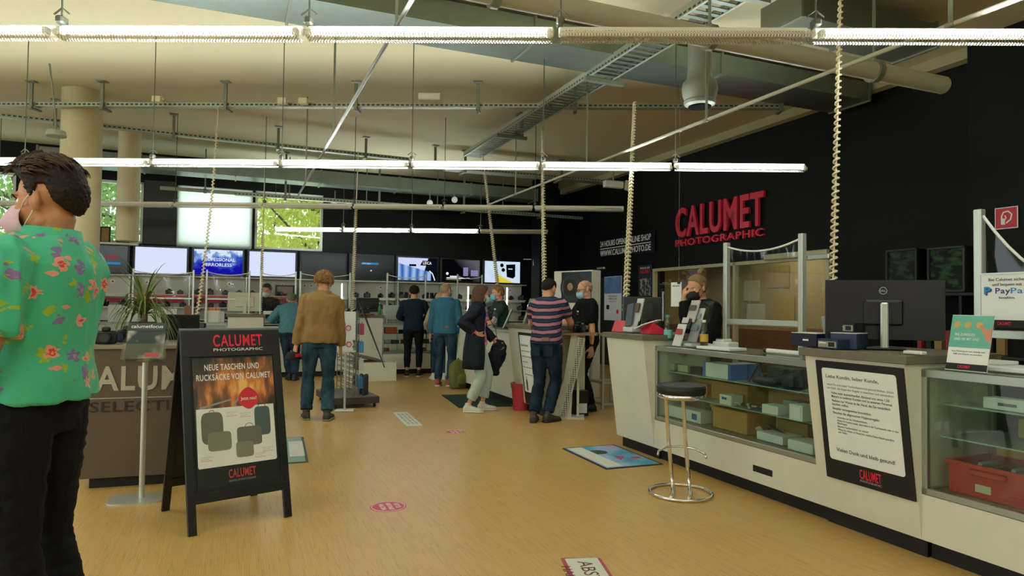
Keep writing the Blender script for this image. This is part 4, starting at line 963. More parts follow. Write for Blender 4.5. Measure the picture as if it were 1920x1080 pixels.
def face_bits(B_, parent, brow):
    for sd in (-1, 1):
        mb = MB(); c = B_.H((sd * .031, .0685, .001)); mb.m(MEYE).ell(c, (.0118 * B_.k,) * 3, 14, 10, B_.hM); mb.m(MIRIS).ell(c + B_.hM @ Vector((0, .0085, 0)) * B_.k, (.0055 * B_.k, .0048 * B_.k, .0055 * B_.k), 10, 8, B_.hM); mb.build('eye', None, parent, True)
        MB().tube([B_.H((sd * .014, .094, .018)), B_.H((sd * .032, .091, .025)), B_.H((sd * .050, .078, .019))], [.003, .0038, .002], 6, flat=.7).build('eyebrow', brow, parent, True)
def skin(name, c):
    if name in MATS: return MATS[name]
    n = NT(name, .5, .35); no = n.n('TexNoise'); no.inputs['Scale'].default_value = 14; n.l(n.mapv(), no.inputs['Vector'])
    cc = lin(c); n.base(n.mix(no.outputs['Fac'], tuple(x * .9 for x in cc), tuple(min(1, x * 1.1) for x in cc)))
    n.b.inputs['Subsurface Weight'].default_value = .08; n.b.inputs['Subsurface Radius'].default_value = (.01, .004, .002); return n.m
SK = skin('skin_light', 'CF9A78')
def cloth(name, c, c2=None, scale=40, fac=.5, rough=.85):
    if name in MATS: return MATS[name]
    n = NT(name, rough, .2); a = n.n('TexNoise'); a.inputs['Scale'].default_value = scale; a.inputs['Detail'].default_value = 5; n.l(n.mapv((1, 1, .5)), a.inputs['Vector'])
    n.base(n.mix(n.mathn('MULTIPLY', a.outputs['Fac'], 1.), c, c2 or c)); b = n.n('TexNoise'); b.inputs['Scale'].default_value = 300; n.l(n.mapv(), b.inputs['Vector']); n.bump(b.outputs['Fac'], .25, .001); return n.m
def denim(name, dark, light):
    if name in MATS: return MATS[name]
    n = NT(name, .85, .15); a = n.n('TexNoise'); a.inputs['Scale'].default_value = 5; a.inputs['Detail'].default_value = 6; n.l(n.mapv((1.6, 1.6, .6)), a.inputs['Vector'])
    n.base(n.mix(n.mathn('MULTIPLY', n.mathn('SUBTRACT', a.outputs['Fac'], .38), 3.2, True), dark, light)); b = n.n('TexWave'); b.inputs['Scale'].default_value = 260; n.l(n.mapv((1, 1, 1), (0, .6, 0)), b.inputs['Vector']); n.bump(b.outputs['Fac'], .2, .001); return n.m
def shoes(Bd, t, m, sole, e=.006):
    for sd in (-1, 1):
        mb = MB(); Bd.foot(mb, sd, e); o = remesh(mb, 'shoe', m, t, .009, 2); mb = MB(); Bd.foot(mb, sd, e, True); mb.build('sole', sole, o, True)
        an = Bd.an[sd]; ty = R(Bd.ft[sd][2]); M = Matrix.Rotation(ty, 3, 'Z')
        mb = MB()
        for j in range(4):
            c = Vector((an.x, an.y, an.z - .085 * Bd.k)) + M @ Vector((0, .055 + j * .022, .088 - j * .010)) * Bd.k; mb.tube([c + M @ Vector((-.022, 0, -.008)), c + Vector((0, 0, .003)), c + M @ Vector((.022, 0, -.008))], .003, 5)
        mb.build('laces', sole, o, True)
def human(label, loc, rz, Bd, top, bottom, vox=.008, skinm=None, shoe=None, deci=.5, **kw):
    t = thing('person', label, 'person', (loc[0], loc[1], 0), rz)
    mb = MB(); Bd.torso(mb, -.11, .6, -.012); Bd.head(mb)
    for sd in (-1, 1): Bd.arm(mb, sd, -.002); Bd.hand(mb, sd); Bd.leg(mb, sd, -.006); Bd.foot(mb, sd, -.004)
    remesh(mb, 'body', skinm or SK, t, vox, 2, .5, deci=deci)
    # trousers
    bm_, e, f1, hem = bottom
    mb = MB(); Bd.torso(mb, -.11, .115 if not top else .05, e * .6)
    for sd in (-1, 1): Bd.leg(mb, sd, e, f1, hem)
    remesh(mb, 'trousers', bm_, t, .011, 3, fold=.006, fscale=9, fdir=(1, 1, 1.6), deci=.7, seed=loc[0])
    if top:
        tm, e, lo, slv, nm = top[:5]; flare = top[5] if len(top) > 5 else .01; fo = top[6] if len(top) > 6 else .006
        mb = MB(); Bd.torso(mb, lo, .56, e, flare)
        for sd in (-1, 1): Bd.arm(mb, sd, e * .8 + .004, 0, slv, .006 if slv > 1 else .016)
        remesh(mb, nm, tm, t, .011, 4, fold=fo, fscale=7, fdir=(1.2, 1.2, .8), deci=.7, seed=loc[1])
    shoes(Bd, t, *(shoe or (mat('shoe_black', '15151A', .5), mat('sole_dark', '202020', .6))))
    return t
def collar(Bd, t, m, e=.012, h=.035, name='collar', y=0.):
    mb = MB(); rings = []; M = Bd.axes(.5); c = Bd.sp(.50); X, Y, Z = (M @ Vector(v) for v in ((1, 0, 0), (0, 1, 0), (0, 0, 1)))
    for z, rx, ry in ((-.015, .105, .088), (.02, .078, .074), (.02 + h, .072, .070), (.022 + h, .078, .076), (.012, .094, .086), (-.005, .115, .096)):
        rings.append(ering(mb, c + Z * z * Bd.k, X, Y, (rx + e) * Bd.k, (ry + e) * Bd.k, 28, 2.1))
    mb.skin(rings, False); return mb.build(name, m, t, True)
def W_at(px, py, Y): q = at(px, py, Y); return (q.x, q.y)
# ---------------- the man in the green flowered shirt, near left
def flowermat():
    n = NT('flowered_green_cloth', .8, .25); v = n.mapv(); wv = n.n('TexNoise'); wv.inputs['Scale'].default_value = 18; n.l(v, wv.inputs['Vector'])
    add = n.n('MixRGB' if False else 'VectorMath', operation='MULTIPLY_ADD'); n.l(wv.outputs['Color'], add.inputs[0]); add.inputs[1].default_value = (.035, .035, .035); n.l(v, add.inputs[2]); P = add.outputs[0]
    g = n.n('TexNoise'); g.inputs['Scale'].default_value = 3; n.l(v, g.inputs['Vector']); col = n.mix(g.outputs['Fac'], '36AC84', '56C49C')
    def layer(col, scale, r0, c, off, csel, inner=()):
        vo = n.n('TexVoronoi'); vo.inputs['Scale'].default_value = scale; mp = n.n('Mapping'); mp.inputs['Location'].default_value = off; n.l(P, mp.inputs[0]); n.l(mp.outputs[0], vo.inputs['Vector'])
        s = n.n('SeparateColor'); n.l(vo.outputs['Color'], s.inputs[0]); sel = n.mathn('GREATER_THAN', s.outputs[0], csel)
        sb = n.n('VectorMath', operation='SUBTRACT'); n.l(mp.outputs[0], sb.inputs[0]); n.l(vo.outputs['Position'], sb.inputs[1]); q = n.n('SeparateXYZ'); n.l(sb.outputs[0], q.inputs[0])
        an = n.mathn('ARCTAN2', q.outputs[2], n.mathn('ADD', q.outputs[0], q.outputs[1])); pet = n.mathn('COSINE', n.mathn('ADD', n.mathn('MULTIPLY', an, 5), n.mathn('MULTIPLY', s.outputs[1], 6)))
        rr = n.mathn('ADD', r0, n.mathn('MULTIPLY', pet, r0 * .32)); f = n.mathn('MULTIPLY', n.mathn('LESS_THAN', vo.outputs['Distance'], rr), sel); col = n.mix(f, col, c)
        for k, c2 in inner: f = n.mathn('MULTIPLY', n.mathn('LESS_THAN', vo.outputs['Distance'], n.mathn('MULTIPLY', rr, k)), sel); col = n.mix(f, col, c2)
        return col
    col = layer(col, 15, .26, '9DB93E', (.3, .1, 0), .45)
    col = layer(col, 13, .27, '8672A4', (.7, .2, .5), .5, ((.4, 'B48AB0'),))
    col = layer(col, 13.5, .30, 'E59C86', (0, 0, 0), .36, ((.55, 'D2485A'), (.25, 'E2B048')))
    n.base(col); n.b.inputs['Sheen Weight'].default_value = .1; return n.m
MFLW = flowermat()
def near_man():
    k = 1.87 / 1.75; Bd = Body(k, lean=-4, hipz=.965, fat=.93, hands={-1: (-.27, .20, .97), 1: (.06, .34, 1.08)}, poles={-1: (-.1, -1, 0), 1: (.3, -1, -.5)}, feet={-1: (-.10, -.10, 8), 1: (.10, -.07, -8)}, head=(6, -6, 0), handpose={-1: (None, (.3, .3, -1), .4)})
    loc = at(74, 600, 2.36)
    t = thing('person', 'man in green flowered shirt and black jeans wearing a pink mask', 'person', (loc.x, loc.y, 0), R(90))
    skm = skin('skin_tan', 'C08860')
    mb = MB(); Bd.torso(mb, -.11, .6, -.012); Bd.head(mb)
    for sd in (-1, 1): Bd.arm(mb, sd, .001, fat=1.08); Bd.hand(mb, sd); Bd.leg(mb, sd, -.006); Bd.foot(mb, sd, -.004)
    remesh(mb, 'body', skm, t, .0055, 3, .5)
    mb = MB(); Bd.torso(mb, -.11, .10, .002)
    for sd in (-1, 1): Bd.leg(mb, sd, .008, 1.97, .004)
    remesh(mb, 'trousers', cloth('black_denim', '0B0C0F', '14161A', 30), t, .008, 3, fold=.006, fscale=8, fdir=(1, 1, 2.2), deci=.7, seed=1)
    mb = MB(); Bd.torso(mb, .0, .545, .026, .03, 36)
    for sd in (-1, 1): Bd.arm(mb, sd, .026, 0, .80, .05)
    remesh(mb, 'shirt', MFLW, t, .0075, 5, .5, fold=.013, fscale=5.0, fdir=(1.6, 1.6, .42), seed=3)
    c = collar(Bd, t, MFLW, .004, .036)
    shoes(Bd, t, mat('sneaker_grey', '3A3A3C', .6), mat('sole_white', 'DEDCD2', .6))
    HM = cloth('hair_brown', '170F0A', '33241A', 60, rough=.55)
    o = hair(Bd, HM, t, top=.030, side=.009, back=.009, front=.026, seed=9, rough=.006, n=120, mm=70)
    rnd = random.Random(5); mb = MB()
    for q in range(520):
        az = rnd.uniform(-150, 150); el = rnd.uniform(25, 88)
        if (abs(az) < 60 and el < 38) or (abs(az) > 95 and el < 42): continue
        p = []; y0 = .09 * math.cos(R(az)); 
        d = Vector((math.sin(R(az)) * math.cos(R(el)), math.cos(R(az)) * math.cos(R(el)), math.sin(R(el))))
        b = Vector((d.x * (.090), -.014 + d.y * .108, .034 + d.z * .110)); Ls = rnd.uniform(.03, .06)
        fl = Vector((d.x * .5, -1, -.25 - d.y * .2)); fl = (fl - d * fl.dot(d)).normalized(); wv = rnd.uniform(-.3, .3)
        for j in range(5): f = j / 4; p.append(Bd.H(b + fl * Ls * f + d * (.004 + .012 * math.sin(PI * f) - .006 * f) + Vector((wv * .02 * f * f, 0, 0))))
        mb.tube(p, [.0035, .004, .0035, .0025, .0008], 5)
    for q in range(60):   # loose tips of the fringe
        az = rnd.uniform(-38, 38); el = rnd.uniform(36, 58); d = Vector((math.sin(R(az)) * math.cos(R(el)), math.cos(R(az)) * math.cos(R(el)), math.sin(R(el))))
        b = Vector((d.x * .1, .0 + d.y * .125, .034 + d.z * .118)); fl = Vector((rnd.uniform(-.4, .4), .8, rnd.uniform(-.3, .5)))
        mb.tube([Bd.H(b), Bd.H(b + fl * .018), Bd.H(b + fl * .035 - Vector((0, 0, .008)))], [.003, .0025, .0006], 5)
    mb.build('locks', cloth('hair_brown_light', '20150E', '58422C', 40, rough=.5), o, True)
    face_bits(Bd, t, HM); maskpart(Bd, cloth('mask_pink', 'D9B6C4', 'E3C4D0'), t, .028, True, mat('elastic_cream', 'E6E2C4', .6))
near_man()
# ---------------- man in tan jacket
def tan_man():
    Bd = Body(1.80 / 1.75, lean=3, tilt=4, hands={-1: (-.27, .03, .80), 1: (.24, .12, .82)}, feet={-1: (-.13, .0, 6), 1: (.10, -.1, -12)}, head=(0, -28, 0), neckfwd=.01, hipz=.94, handpose={-1: (None, (.8, .5, 0), .8)})
    loc = W_at(598, 700, 8.0); t = human('man in tan jacket and blue jeans seen from behind, holding a black cap', loc, R(15), Bd, None, (denim('denim_blue', '1D3440', '3C5C70'), .014, 1.93, .02), shoe=(mat('shoe_olive', '3A3C2C', .7), mat('sole_olive', '8A8668', .7)))
    J = cloth('jacket_tan', '84683C', '987A48', 16); mb = MB(); Bd.torso(mb, -.06, .55, .026, .02)
    for sd in (-1, 1): Bd.arm(mb, sd, .016, 0, 1.95, .012)
    remesh(mb, 'jacket', J, t, .010, 3, fold=.011, fscale=5, fdir=(1.3, 1.3, .9), seed=4); collar(Bd, t, J, .012, .03)
    hair(Bd, cloth('hair_sandy', '5E4224', 'A07C48', 40), t, top=.034, side=.030, back=.034, curl=.022, seed=3, hl=[(0, 40), (60, 10), (80, -20), (95, -10), (130, -38), (180, -46)])
    rnd = random.Random(3); mb = MB()
    for q in range(420):
        az = rnd.uniform(-180, 180); el = rnd.uniform(-38 if abs(az) > 110 else 15, 88); d = Vector((math.sin(R(az)) * math.cos(R(el)), math.cos(R(az)) * math.cos(R(el)), math.sin(R(el)))); b = Vector((d.x * .112, -.014 + d.y * .132, .03 + d.z * (.122 if el > 0 else .10)))
        fl = Vector((rnd.uniform(-1, 1), rnd.uniform(-1, 1), -.8)); fl = (fl - d * fl.dot(d)).normalized(); s2 = d.cross(fl)
        mb.tube([Bd.H(b + fl * .012 * j + s2 * .008 * math.sin(j * 1.7) + d * .006 * math.sin(PI * j / 3)) for j in range(4)], [.004, .0055, .0045, .001], 5)
    mb.build('locks', cloth('hair_sandy_light', '7A5830', 'B08C58', 60), [o for o in COL.objects if o.name.startswith('hair') and o.parent == t][0], True)
    face_bits(Bd, t, MK)
    w = Bd.wr[-1]; M = Matrix.Rotation(R(15), 3, 'Z'); c = Vector((loc[0], loc[1], 0)) + M @ (w + Vector((-.03, .02, -.16)))
    cp = thing('cap', 'black cap with red patch held by the man in tan jacket', 'cap', c, R(30))
    MB().lathe([(.02, .09), (.06, .08), (.085, .05), (.095, 0), (.09, -.01), (.02, .0)], n=24).build('crown', mat('cap_black', '121214', .8), cp, True)
    MB().prism([(-.07, .06), (.07, .06), (.06, .15), (0, .18), (-.06, .15)], -.012, -.004).build('brim', mat('cap_black'), cp); MB().box((.04, -.085, .045), (.07, .01, .04), Matrix.Rotation(.4, 3, 'Z')).build('patch', MRED, cp)
    return t
tan_man()
# ---------------- leaning man in blue denim shirt
def denim_man():
    Bd = Body(1.72 / 1.75, lean=30, hipz=.90, hands={-1: (-.24, .50, 1.06), 1: (.24, .50, 1.06)}, poles={-1: (-1, -.6, -.4), 1: (1, -.6, -.4)}, feet={-1: (.02, -.06, 12), 1: (.12, -.16, -8)}, head=(0, -18, 0), neckfwd=.02)
    loc = W_at(541, 700, 12.1); t = human('man in teal denim shirt and green cap leaning on the back counter', loc, R(14), Bd, (cloth('denim_shirt', '3F6F78', '5A8A90', 20), .022, -.06, 1.9, 'shirt', .015, .008), (denim('denim_dark', '15242F', '2C4658'), .014, 1.93, .01), deci=.4)
    hair(Bd, cloth('hair_grey', '5C5446', '857C6A'), t, top=.008, side=.010, back=.012, seed=4)
    cp = MB(); cp.m(cloth('cap_green', '5A6A4A', '6E7E5C'))
    rings = []
    for j in range(8):
        e = R(5 + 80 * j / 7); rings.append(cp.ring([Bd.H((math.sin(a) * .099 * math.cos(e), -.014 + math.cos(a) * .117 * math.cos(e), .045 + .085 * math.sin(e))) for a in [2 * PI * i / 28 for i in range(28)]]))
    cp.skin(rings); hat = cp.build('cap', None, t, True)
    MB().prism([(-.065, 0), (.065, 0), (.05, .07), (0, .085), (-.05, .07)], -.003, .003, Matrix.Translation(Bd.H((0, .09, .05))) @ Bd.hM.to_4x4()).build('brim', MATS['cap_green'], hat); collar(Bd, t, MATS['denim_shirt'], .004, .025)
denim_man()
# ---------------- man in navy sweater
def navy_man():
    Bd = Body(1.78 / 1.75, lean=3, hands={-1: (-.14, .33, 1.06), 1: (.14, .33, 1.06)}, poles={-1: (-1, -.5, -.6), 1: (1, -.5, -.6)}, feet={-1: (-.11, 0, 8), 1: (.11, .02, -14)}, head=(0, -22, 0))
    loc = W_at(774, 700, 12.9); t = human('man in dark navy sweater and black trousers at the back display case', loc, R(6), Bd, (cloth('sweater_navy', '122030', '1A2C3C', 30), .020, -.07, 1.85, 'sweater', .0, .007), (cloth('trousers_black', '0F1014', '17181C'), .012, 1.80, 0), shoe=(mat('shoe_black', '15151A', .5), mat('sole_white', 'DEDCD2', .6)), deci=.4)
    hair(Bd, cloth('hair_dark', '1E1612', '3A2A20', 40), t, top=.03, side=.02, back=.018, curl=.01, seed=8); face_bits(Bd, t, MK); collar(Bd, t, MATS['sweater_navy'], -.012, .01)
navy_man()
# ---------------- bald man in teal sweater and the woman before him
def teal_man():
    Bd = Body(1.80 / 1.75, lean=1, fat=1.05, hands={-1: (-.27, .12, .84), 1: (.29, .02, .80)}, feet={-1: (-.10, 0, 6), 1: (.10, 0, -14)}, head=(-28, -3, 0))
    loc = W_at(833, 700, 11.45); t = human('bald man in teal sweater and jeans with red shoes', loc, R(-6), Bd, (cloth('sweater_teal', '2A5F72', '3A7286', 30), .020, -.07, 1.9, 'sweater', .0, .007), (denim('denim_mid', '1A2C3A', '3A566A'), .014, 1.93, .01), shoe=(mat('shoe_red', 'A23A3C', .6), mat('sole_white', 'DEDCD2', .6)), deci=.4)
    collar(Bd, t, mat('collar_pale', 'A9BCC4', .8), -.006, .03); face_bits(Bd, t, MATS['hair_grey'])
    hair(Bd, cloth('hair_stubble', '9A7A5E', 'A88868'), t, top=-.004, side=.004, back=.003, rough=.001, seed=2); maskpart(Bd, cloth('mask_blue', '8FBCC4', 'A8CED2'), t)
    MB().tube([Bd.H((-.05, .104, .0)), Bd.H((-.074, .07, .004)), Bd.H((-.084, -.01, .008))], .0025, 6).tube([Bd.H((.05, .104, .0)), Bd.H((.074, .07, .004)), Bd.H((.084, -.01, .008))], .0025, 6).tube([Bd.H((-.05, .104, 0)), Bd.H((-.02, .108, -.012)), Bd.H((0, .108, 0)), Bd.H((.02, .108, -.012)), Bd.H((.05, .104, 0))], .0025, 6).build('glasses', MK, t)
    MB().box(Bd.sp(.04, .06, -.148), (.07, .006, .035)).build('belt_patch', mat('leather', '8A5A34', .6), t)
teal_man()
def blond_woman():
    Bd = Body(1.64 / 1.75, True, lean=2, hands={-1: (-.25, .22, .98), 1: (.20, .28, 1.0)}, head=(0, -10, 0))
    loc = W_at(823, 700, 12.45); t = human('blond person mostly hidden behind the bald man in teal sweater', loc, R(6), Bd, (cloth('top_beige', 'A08A70', 'B29C80'), .014, -.05, 1.2, 'top'), (denim('denim_mid', '', ''), .010, 1.9, 0), shoe=(mat('sneaker_white', 'D8DAD2', .5), mat('sole_white', 'DEDCD2', .6)), deci=.35)
    hair(Bd, cloth('hair_blond', 'A89060', 'C8B080'), t, top=.02, side=.02, back=.024, seed=6, hl=[(0, 44), (60, 5), (80, -30), (180, -52)]); face_bits(Bd, t, MK)
blond_woman()
# ---------------- woman in navy coat
def coat_woman():
    Bd = Body(1.68 / 1.75, True, lean=2, hands={1: (.185, .0, 1.06), -1: (-.20, .28, .92)}, poles={1: (.15, -1, .1), -1: (-.6, -1, -.3)}, feet={-1: (-.06, .12, 10), 1: (.10, -.08, -12)}, head=(6, -10, 0), neckfwd=.02, handpose={1: ((-.35, .75, -.5), (-.9, -.2, .2), .35)})
    loc = W_at(893, 700, 8.75); rz = R(-84); t = human('woman in dark navy coat and pale trousers standing on the dark mat', loc, rz, Bd, None, (cloth('trousers_mint', 'A9BDB2', 'BCCCC0', 12), .020, 1.78, .012), shoe=(mat('sneaker_cream', 'D6D2C2', .6), mat('sole_white', 'DEDCD2', .6)))
    n = NT('top_pink', .8); no = n.n('TexVoronoi'); no.inputs['Scale'].default_value = 26; n.l(n.mapv(), no.inputs['Vector']); s = n.n('SeparateColor'); n.l(no.outputs['Color'], s.inputs[0])
    c = n.mix(n.mathn('GREATER_THAN', s.outputs[0], .45), 'D44A92', 'D9A0C0'); n.base(n.mix(n.mathn('GREATER_THAN', s.outputs[1], .7), c, '7A5AA8'))
    mb = MB(); Bd.torso(mb, -.04, .53, .014, .01)
    for sd in (-1, 1): Bd.arm(mb, sd, .006, 0, 1.80, .0)
    remesh(mb, 'blouse', n.m, t, .010, 3, fold=.004, seed=2)
    NC = cloth('coat_navy', '0E141C', '18202B', 24, rough=.6)
    mb = MB(); rings = []
    for tt, rx, ry, gap in ((-.36, .235, .190, 30), (-.28, .232, .186, 28), (-.18, .225, .180, 26), (-.08, .215, .172, 25), (.04, .195, .156, 24), (.16, .175, .142, 23), (.28, .178, .145, 22), (.37, .186, .152, 21), (.44, .190, .138, 20), (.485, .165, .112, 20), (.52, .100, .084, 24)):
        M = Bd.axes(tt); cc = Bd.sp(tt, 0, -.006); pts = []
        for i in range(41):
            gp = gap * 1.7; a = R(82 + gp + (360 - 2 * gp) * i / 40); w = 1 + .03 * math.sin(i * 1.3 + tt * 7) * max(0, .4 - tt)
            pts.append(cc + M @ Vector((math.cos(a) * rx * w, math.sin(a) * ry * w, 0)) * Bd.k)
        rings.append(mb.ring(pts))
    mb.skin(rings, False, False); co = mb.build('coat', NC, t, True); sd_ = co.modifiers.new('s', 'SOLIDIFY'); sd_.thickness = .014; sd_.offset = -1
    for sd in (-1, 1):
        mb = MB(); Bd.arm(mb, sd, .026, 0, 1.78, .018); remesh(mb, 'sleeve', NC, co, .010, 3, fold=.008, fscale=9, seed=sd)
        mb = MB(); Bd.arm(mb, sd, .034, 1.68, 1.80, .0); mb.build('cuff', mat('cuff_pink', 'C04878', .8), co, True)
    collar(Bd, t, NC, .016, .03)
    bob(Bd, cloth('hair_auburn', '3E2A1E', '644A36', 40), t, .135); face_bits(Bd, t, MK); maskpart(Bd, MATS['mask_blue'], t)
    # bag carried in front at the far side
    c = Vector((loc[0], loc[1], 0)) + Matrix.Rotation(rz, 3, 'Z') @ (Bd.wr[-1] + Vector((-.02, .02, -.16)))
    bg = thing('jacket_bundle', 'dark jacket draped over the arm of the woman in navy coat', 'jacket', c, rz)
    mb = MB(); rings = []
    for z, w_, d_ in ((.2, .03, .06), (.12, .05, .10), (0, .07, .13), (-.12, .06, .11), (-.2, .05, .06), (-.28, .04, .05)): rings.append(ering(mb, Vector((0, .03 * math.sin(z * 9), z)), Vector((1, 0, 0)), Vector((0, 1, 0)), w_, d_, 16))
    mb.skin(rings); remesh(mb, 'cloth', NC, bg, .012, 2, fold=.01, fscale=9)
    MB().tube([(0, .0, .2), (0, -.03, .35), (0, -.12, .5)], .012, 6, flat=.4).build('strap', mat('strap_wine', '4A2030', .8), bg)
coat_woman()
# ---------------- seller behind the middle counter
def seller_mid():
    Bd = Body(1.74 / 1.75, lean=6, hands={-1: (-.05, .36, 1.06), 1: (.10, .38, 1.07)}, poles={-1: (-1, -.3, -.5), 1: (1, -.3, -.5)}, head=(6, -6, 0))
    loc = W_at(940, 620, 10.75); t = human('seller in dark green T-shirt and blue mask behind the middle counter', loc, R(104), Bd, (cloth('tee_green', '1E302C', '283C36'), .012, -.06, .75, 'shirt', .0, .005), (MATS['trousers_black'], .012, 1.9, 0), deci=.4)
    hair(Bd, MATS['hair_sandy'], t, top=.02, side=.010, back=.012, seed=12); face_bits(Bd, t, MK); maskpart(Bd, cloth('mask_light_blue', '5FB0C4', '7CC4D2'), t)
    MB().box(Bd.sp(.36, .07, .142), (.06, .004, .015)).build('print', MRED, t)
seller_mid()
# ---------------- man in striped T-shirt
def stripe_man():
    n = NT('stripes_navy_pink', .85, .2); s = n.n('SeparateXYZ'); n.l(n.mapv((1, 1, 1), (R(-12), 0, 0)), s.inputs[0]); no = n.n('TexNoise'); no.inputs['Scale'].default_value = 6; n.l(n.mapv(), no.inputs['Vector'])
    z = n.mathn('ADD', s.outputs[2], n.mathn('MULTIPLY', no.outputs['Fac'], .02)); fr = n.mathn('FRACT', n.mathn('MULTIPLY', z, 1 / .082))
    c = n.mix(n.mathn('LESS_THAN', fr, .40), '1D2C3C', 'AC6E7C'); n.base(n.mix(n.mathn('LESS_THAN', n.mathn('ABSOLUTE', n.mathn('SUBTRACT', fr, .68)), .03), c, '37485A'))
    Bd = Body(1.79 / 1.75, lean=13, tilt=-5, hands={1: (.12, .50, 1.06), -1: (-.20, .46, 1.04)}, poles={1: (1, -.6, -.7), -1: (-1, -.5, -.5)}, feet={-1: (-.08, -.14, 20), 1: (.06, -.05, -18)}, head=(-8, -24, 0), hipz=.93, handpose={1: ((-.6, .8, 0), (0, 0, -1), .3)})
    loc = W_at(1024, 700, 8.08); t = human('man in navy and pink striped T-shirt leaning over the small table', loc, R(-26), Bd, (n.m, .020, -.03, .62, 'shirt', .012, .008), (denim('denim_indigo', '141F2C', '263C50'), .016, 1.92, .012), shoe=(mat('shoe_brown', '3C3A2A', .7), mat('sole_dark', '202020', .6)))
    hair(Bd, cloth('hair_black_short', '15120F', '2C251E', 50), t, top=.012, side=.006, back=.008, rough=.002, seed=7); face_bits(Bd, t, MK); collar(Bd, t, MATS['denim_indigo'], -.014, .006)
    M = Bd.axes(.06)
    MB().box(Bd.sp(.02, .05, -.152), (.09, .010, .04), M).build('leather_patch', mat('leather', '8A5A34', .6), t)
    for sx in (-1, 1): MB().box(Bd.sp(-.10, sx * .08, -.138), (.12, .010, .12), Matrix.Rotation(R(-4), 3, 'X')).build('back_pocket', MATS['denim_indigo'], t)
stripe_man()
# ---------------- seller in black
def black_man():
    Bd = Body(1.78 / 1.75, lean=2, fat=1.08, belly=.05, hands={1: (.16, .42, 1.04), -1: (-.30, .04, .82)}, poles={1: (.8, -1, -.4), -1: (-.4, -1, -.1)}, feet={-1: (-.12, .0, 12), 1: (.12, .06, -10)}, head=(6, -14, 0), handpose={1: (None, (0, 0, -1), .3)})
    loc = W_at(1100, 700, 8.95); BC = cloth('tee_black', '08090A', '101213'); t = human('bald seller in black T-shirt and blue mask with arm hanging down', loc, R(102), Bd, (BC, .016, -.08, .85, 'shirt', .005, .006), (MATS['trousers_black'], .018, 1.95, .01))
    face_bits(Bd, t, MATS['hair_grey']); maskpart(Bd, MATS['mask_blue'], t); collar(Bd, t, BC, -.010, .005)
    hair(Bd, MATS['hair_stubble'], t, top=-.006, side=.002, back=.002, rough=.001, seed=2)
    g = MB()
    for sd in (-1, 1): g.tube([B_ for B_ in [Bd.H((sd * .05, .100, .002)), Bd.H((sd * .074, .07, .006)), Bd.H((sd * .085, -.01, .01))]], .0028, 6); g.tube([Bd.H((sd * .008, .112, .006)), Bd.H((sd * .03, .108, .016)), Bd.H((sd * .052, .098, .008)), Bd.H((sd * .046, .100, -.012)), Bd.H((sd * .02, .110, -.014)), Bd.H((sd * .008, .112, .006))], .0025, 6)
    g.build('glasses', MK, t)
    w = Bd.wr[-1]; d = (w - Bd.el[-1]).normalized(); MB().cyl(w - d * .035, w - d * .005, .033, 16).build('wristwatch', mat('watch_dark', '20242A', .3, .4), t, 40)
    MB().box(Bd.sp(.36, -.075, .145), (.07, .006, .02), Bd.axes(.3)).build('print', MWHT, t); MB().box(Bd.sp(.325, -.075, .148), (.06, .006, .015), Bd.axes(.3)).build('print', MRED, t)
black_man()
# ---------------- seller on the phone
def phone_man():
    Bd = Body(1.76 / 1.75, lean=6, hands={1: (.06, .20, 1.47), -1: (-.2, .36, 1.0)}, poles={1: (.3, -.6, -1), -1: (-.8, -1, -.4)}, head=(0, -18, 0), hipz=.93, handpose={1: ((.15, -.35, 1), (-.35, -.8, .0), .45), (1, 't'): (-1, 0, 0)})
    loc = W_at(1318, 620, 6.55); t = human('seller in black with black mask and hair bun resting a hand on his cheek', loc, R(120), Bd, (cloth('sweater_black', '0A0B0C', '131516'), .022, -.06, 1.85, 'sweater', .0, .007), (MATS['trousers_black'], .012, 1.9, 0))
    hm = cloth('hair_fair', '6E5A3C', '9A8258', 40); o = hair(Bd, hm, t, top=.010, side=.004, back=.006, rough=.003, seed=11)
    mb = MB(); mb.tube([Bd.H((0, -.07, .11)), Bd.H((0, -.09, .14)), Bd.H((0, -.12, .15)), Bd.H((0, -.145, .12)), Bd.H((0, -.15, .08))], [.022, .026, .024, .018, .006], 10); mb.build('bun', hm, o, True)
    face_bits(Bd, t, hm); maskpart(Bd, mat('mask_black', '0C0C0D', .7), t, .02); MB().ell(Bd.H((-.088, -.004, -.043)), (.008, .008, .008), 8, 6).build('earring', MK, t)
phone_man()
# ---------------- seller behind the left back counter
def seller_left():
    Bd = Body(1.79 / 1.75, lean=4, hands={-1: (-.16, .34, 1.04), 1: (.2, .36, 1.04)}, poles={-1: (-1, -.5, -.5), 1: (1, -.5, -.5)}, head=(8, -12, 0))
    loc = W_at(501, 620, 13.3); t = human('seller in dark shirt and white mask behind the pale till monitor', loc, R(172), Bd, (cloth('tee_dark', '0F1216', '191C22'), .014, -.06, .8, 'shirt', .0, .005), (MATS['trousers_black'], .012, 1.9, 0), deci=.35)
    hair(Bd, MATS['hair_dark'], t, top=.026, side=.012, back=.012, front=.01, seed=14); face_bits(Bd, t, MK); maskpart(Bd, cloth('mask_white', 'CCD4D0', 'DDE2DE'), t, .018); MB().box(Bd.sp(.36, .07, .142), (.06, .004, .02)).build('print', MRED, t)
seller_left()
# ================================================================= back sales area
MSHW = mat('shelf_white', 'C9C6B8', .55); MRSTR = mat('shelf_strip_red', 'C2374A', .5)
_q = at(780, 701, 13.5); SC0 = sw(atz(780, 701))[0]            # front line of the back counters
def wp(px, s=None, py=600): return sw(on_s(px, py, SC0 if s is None else s))[1]
def BK_(w, s, z=0.): return B(s, w, z)
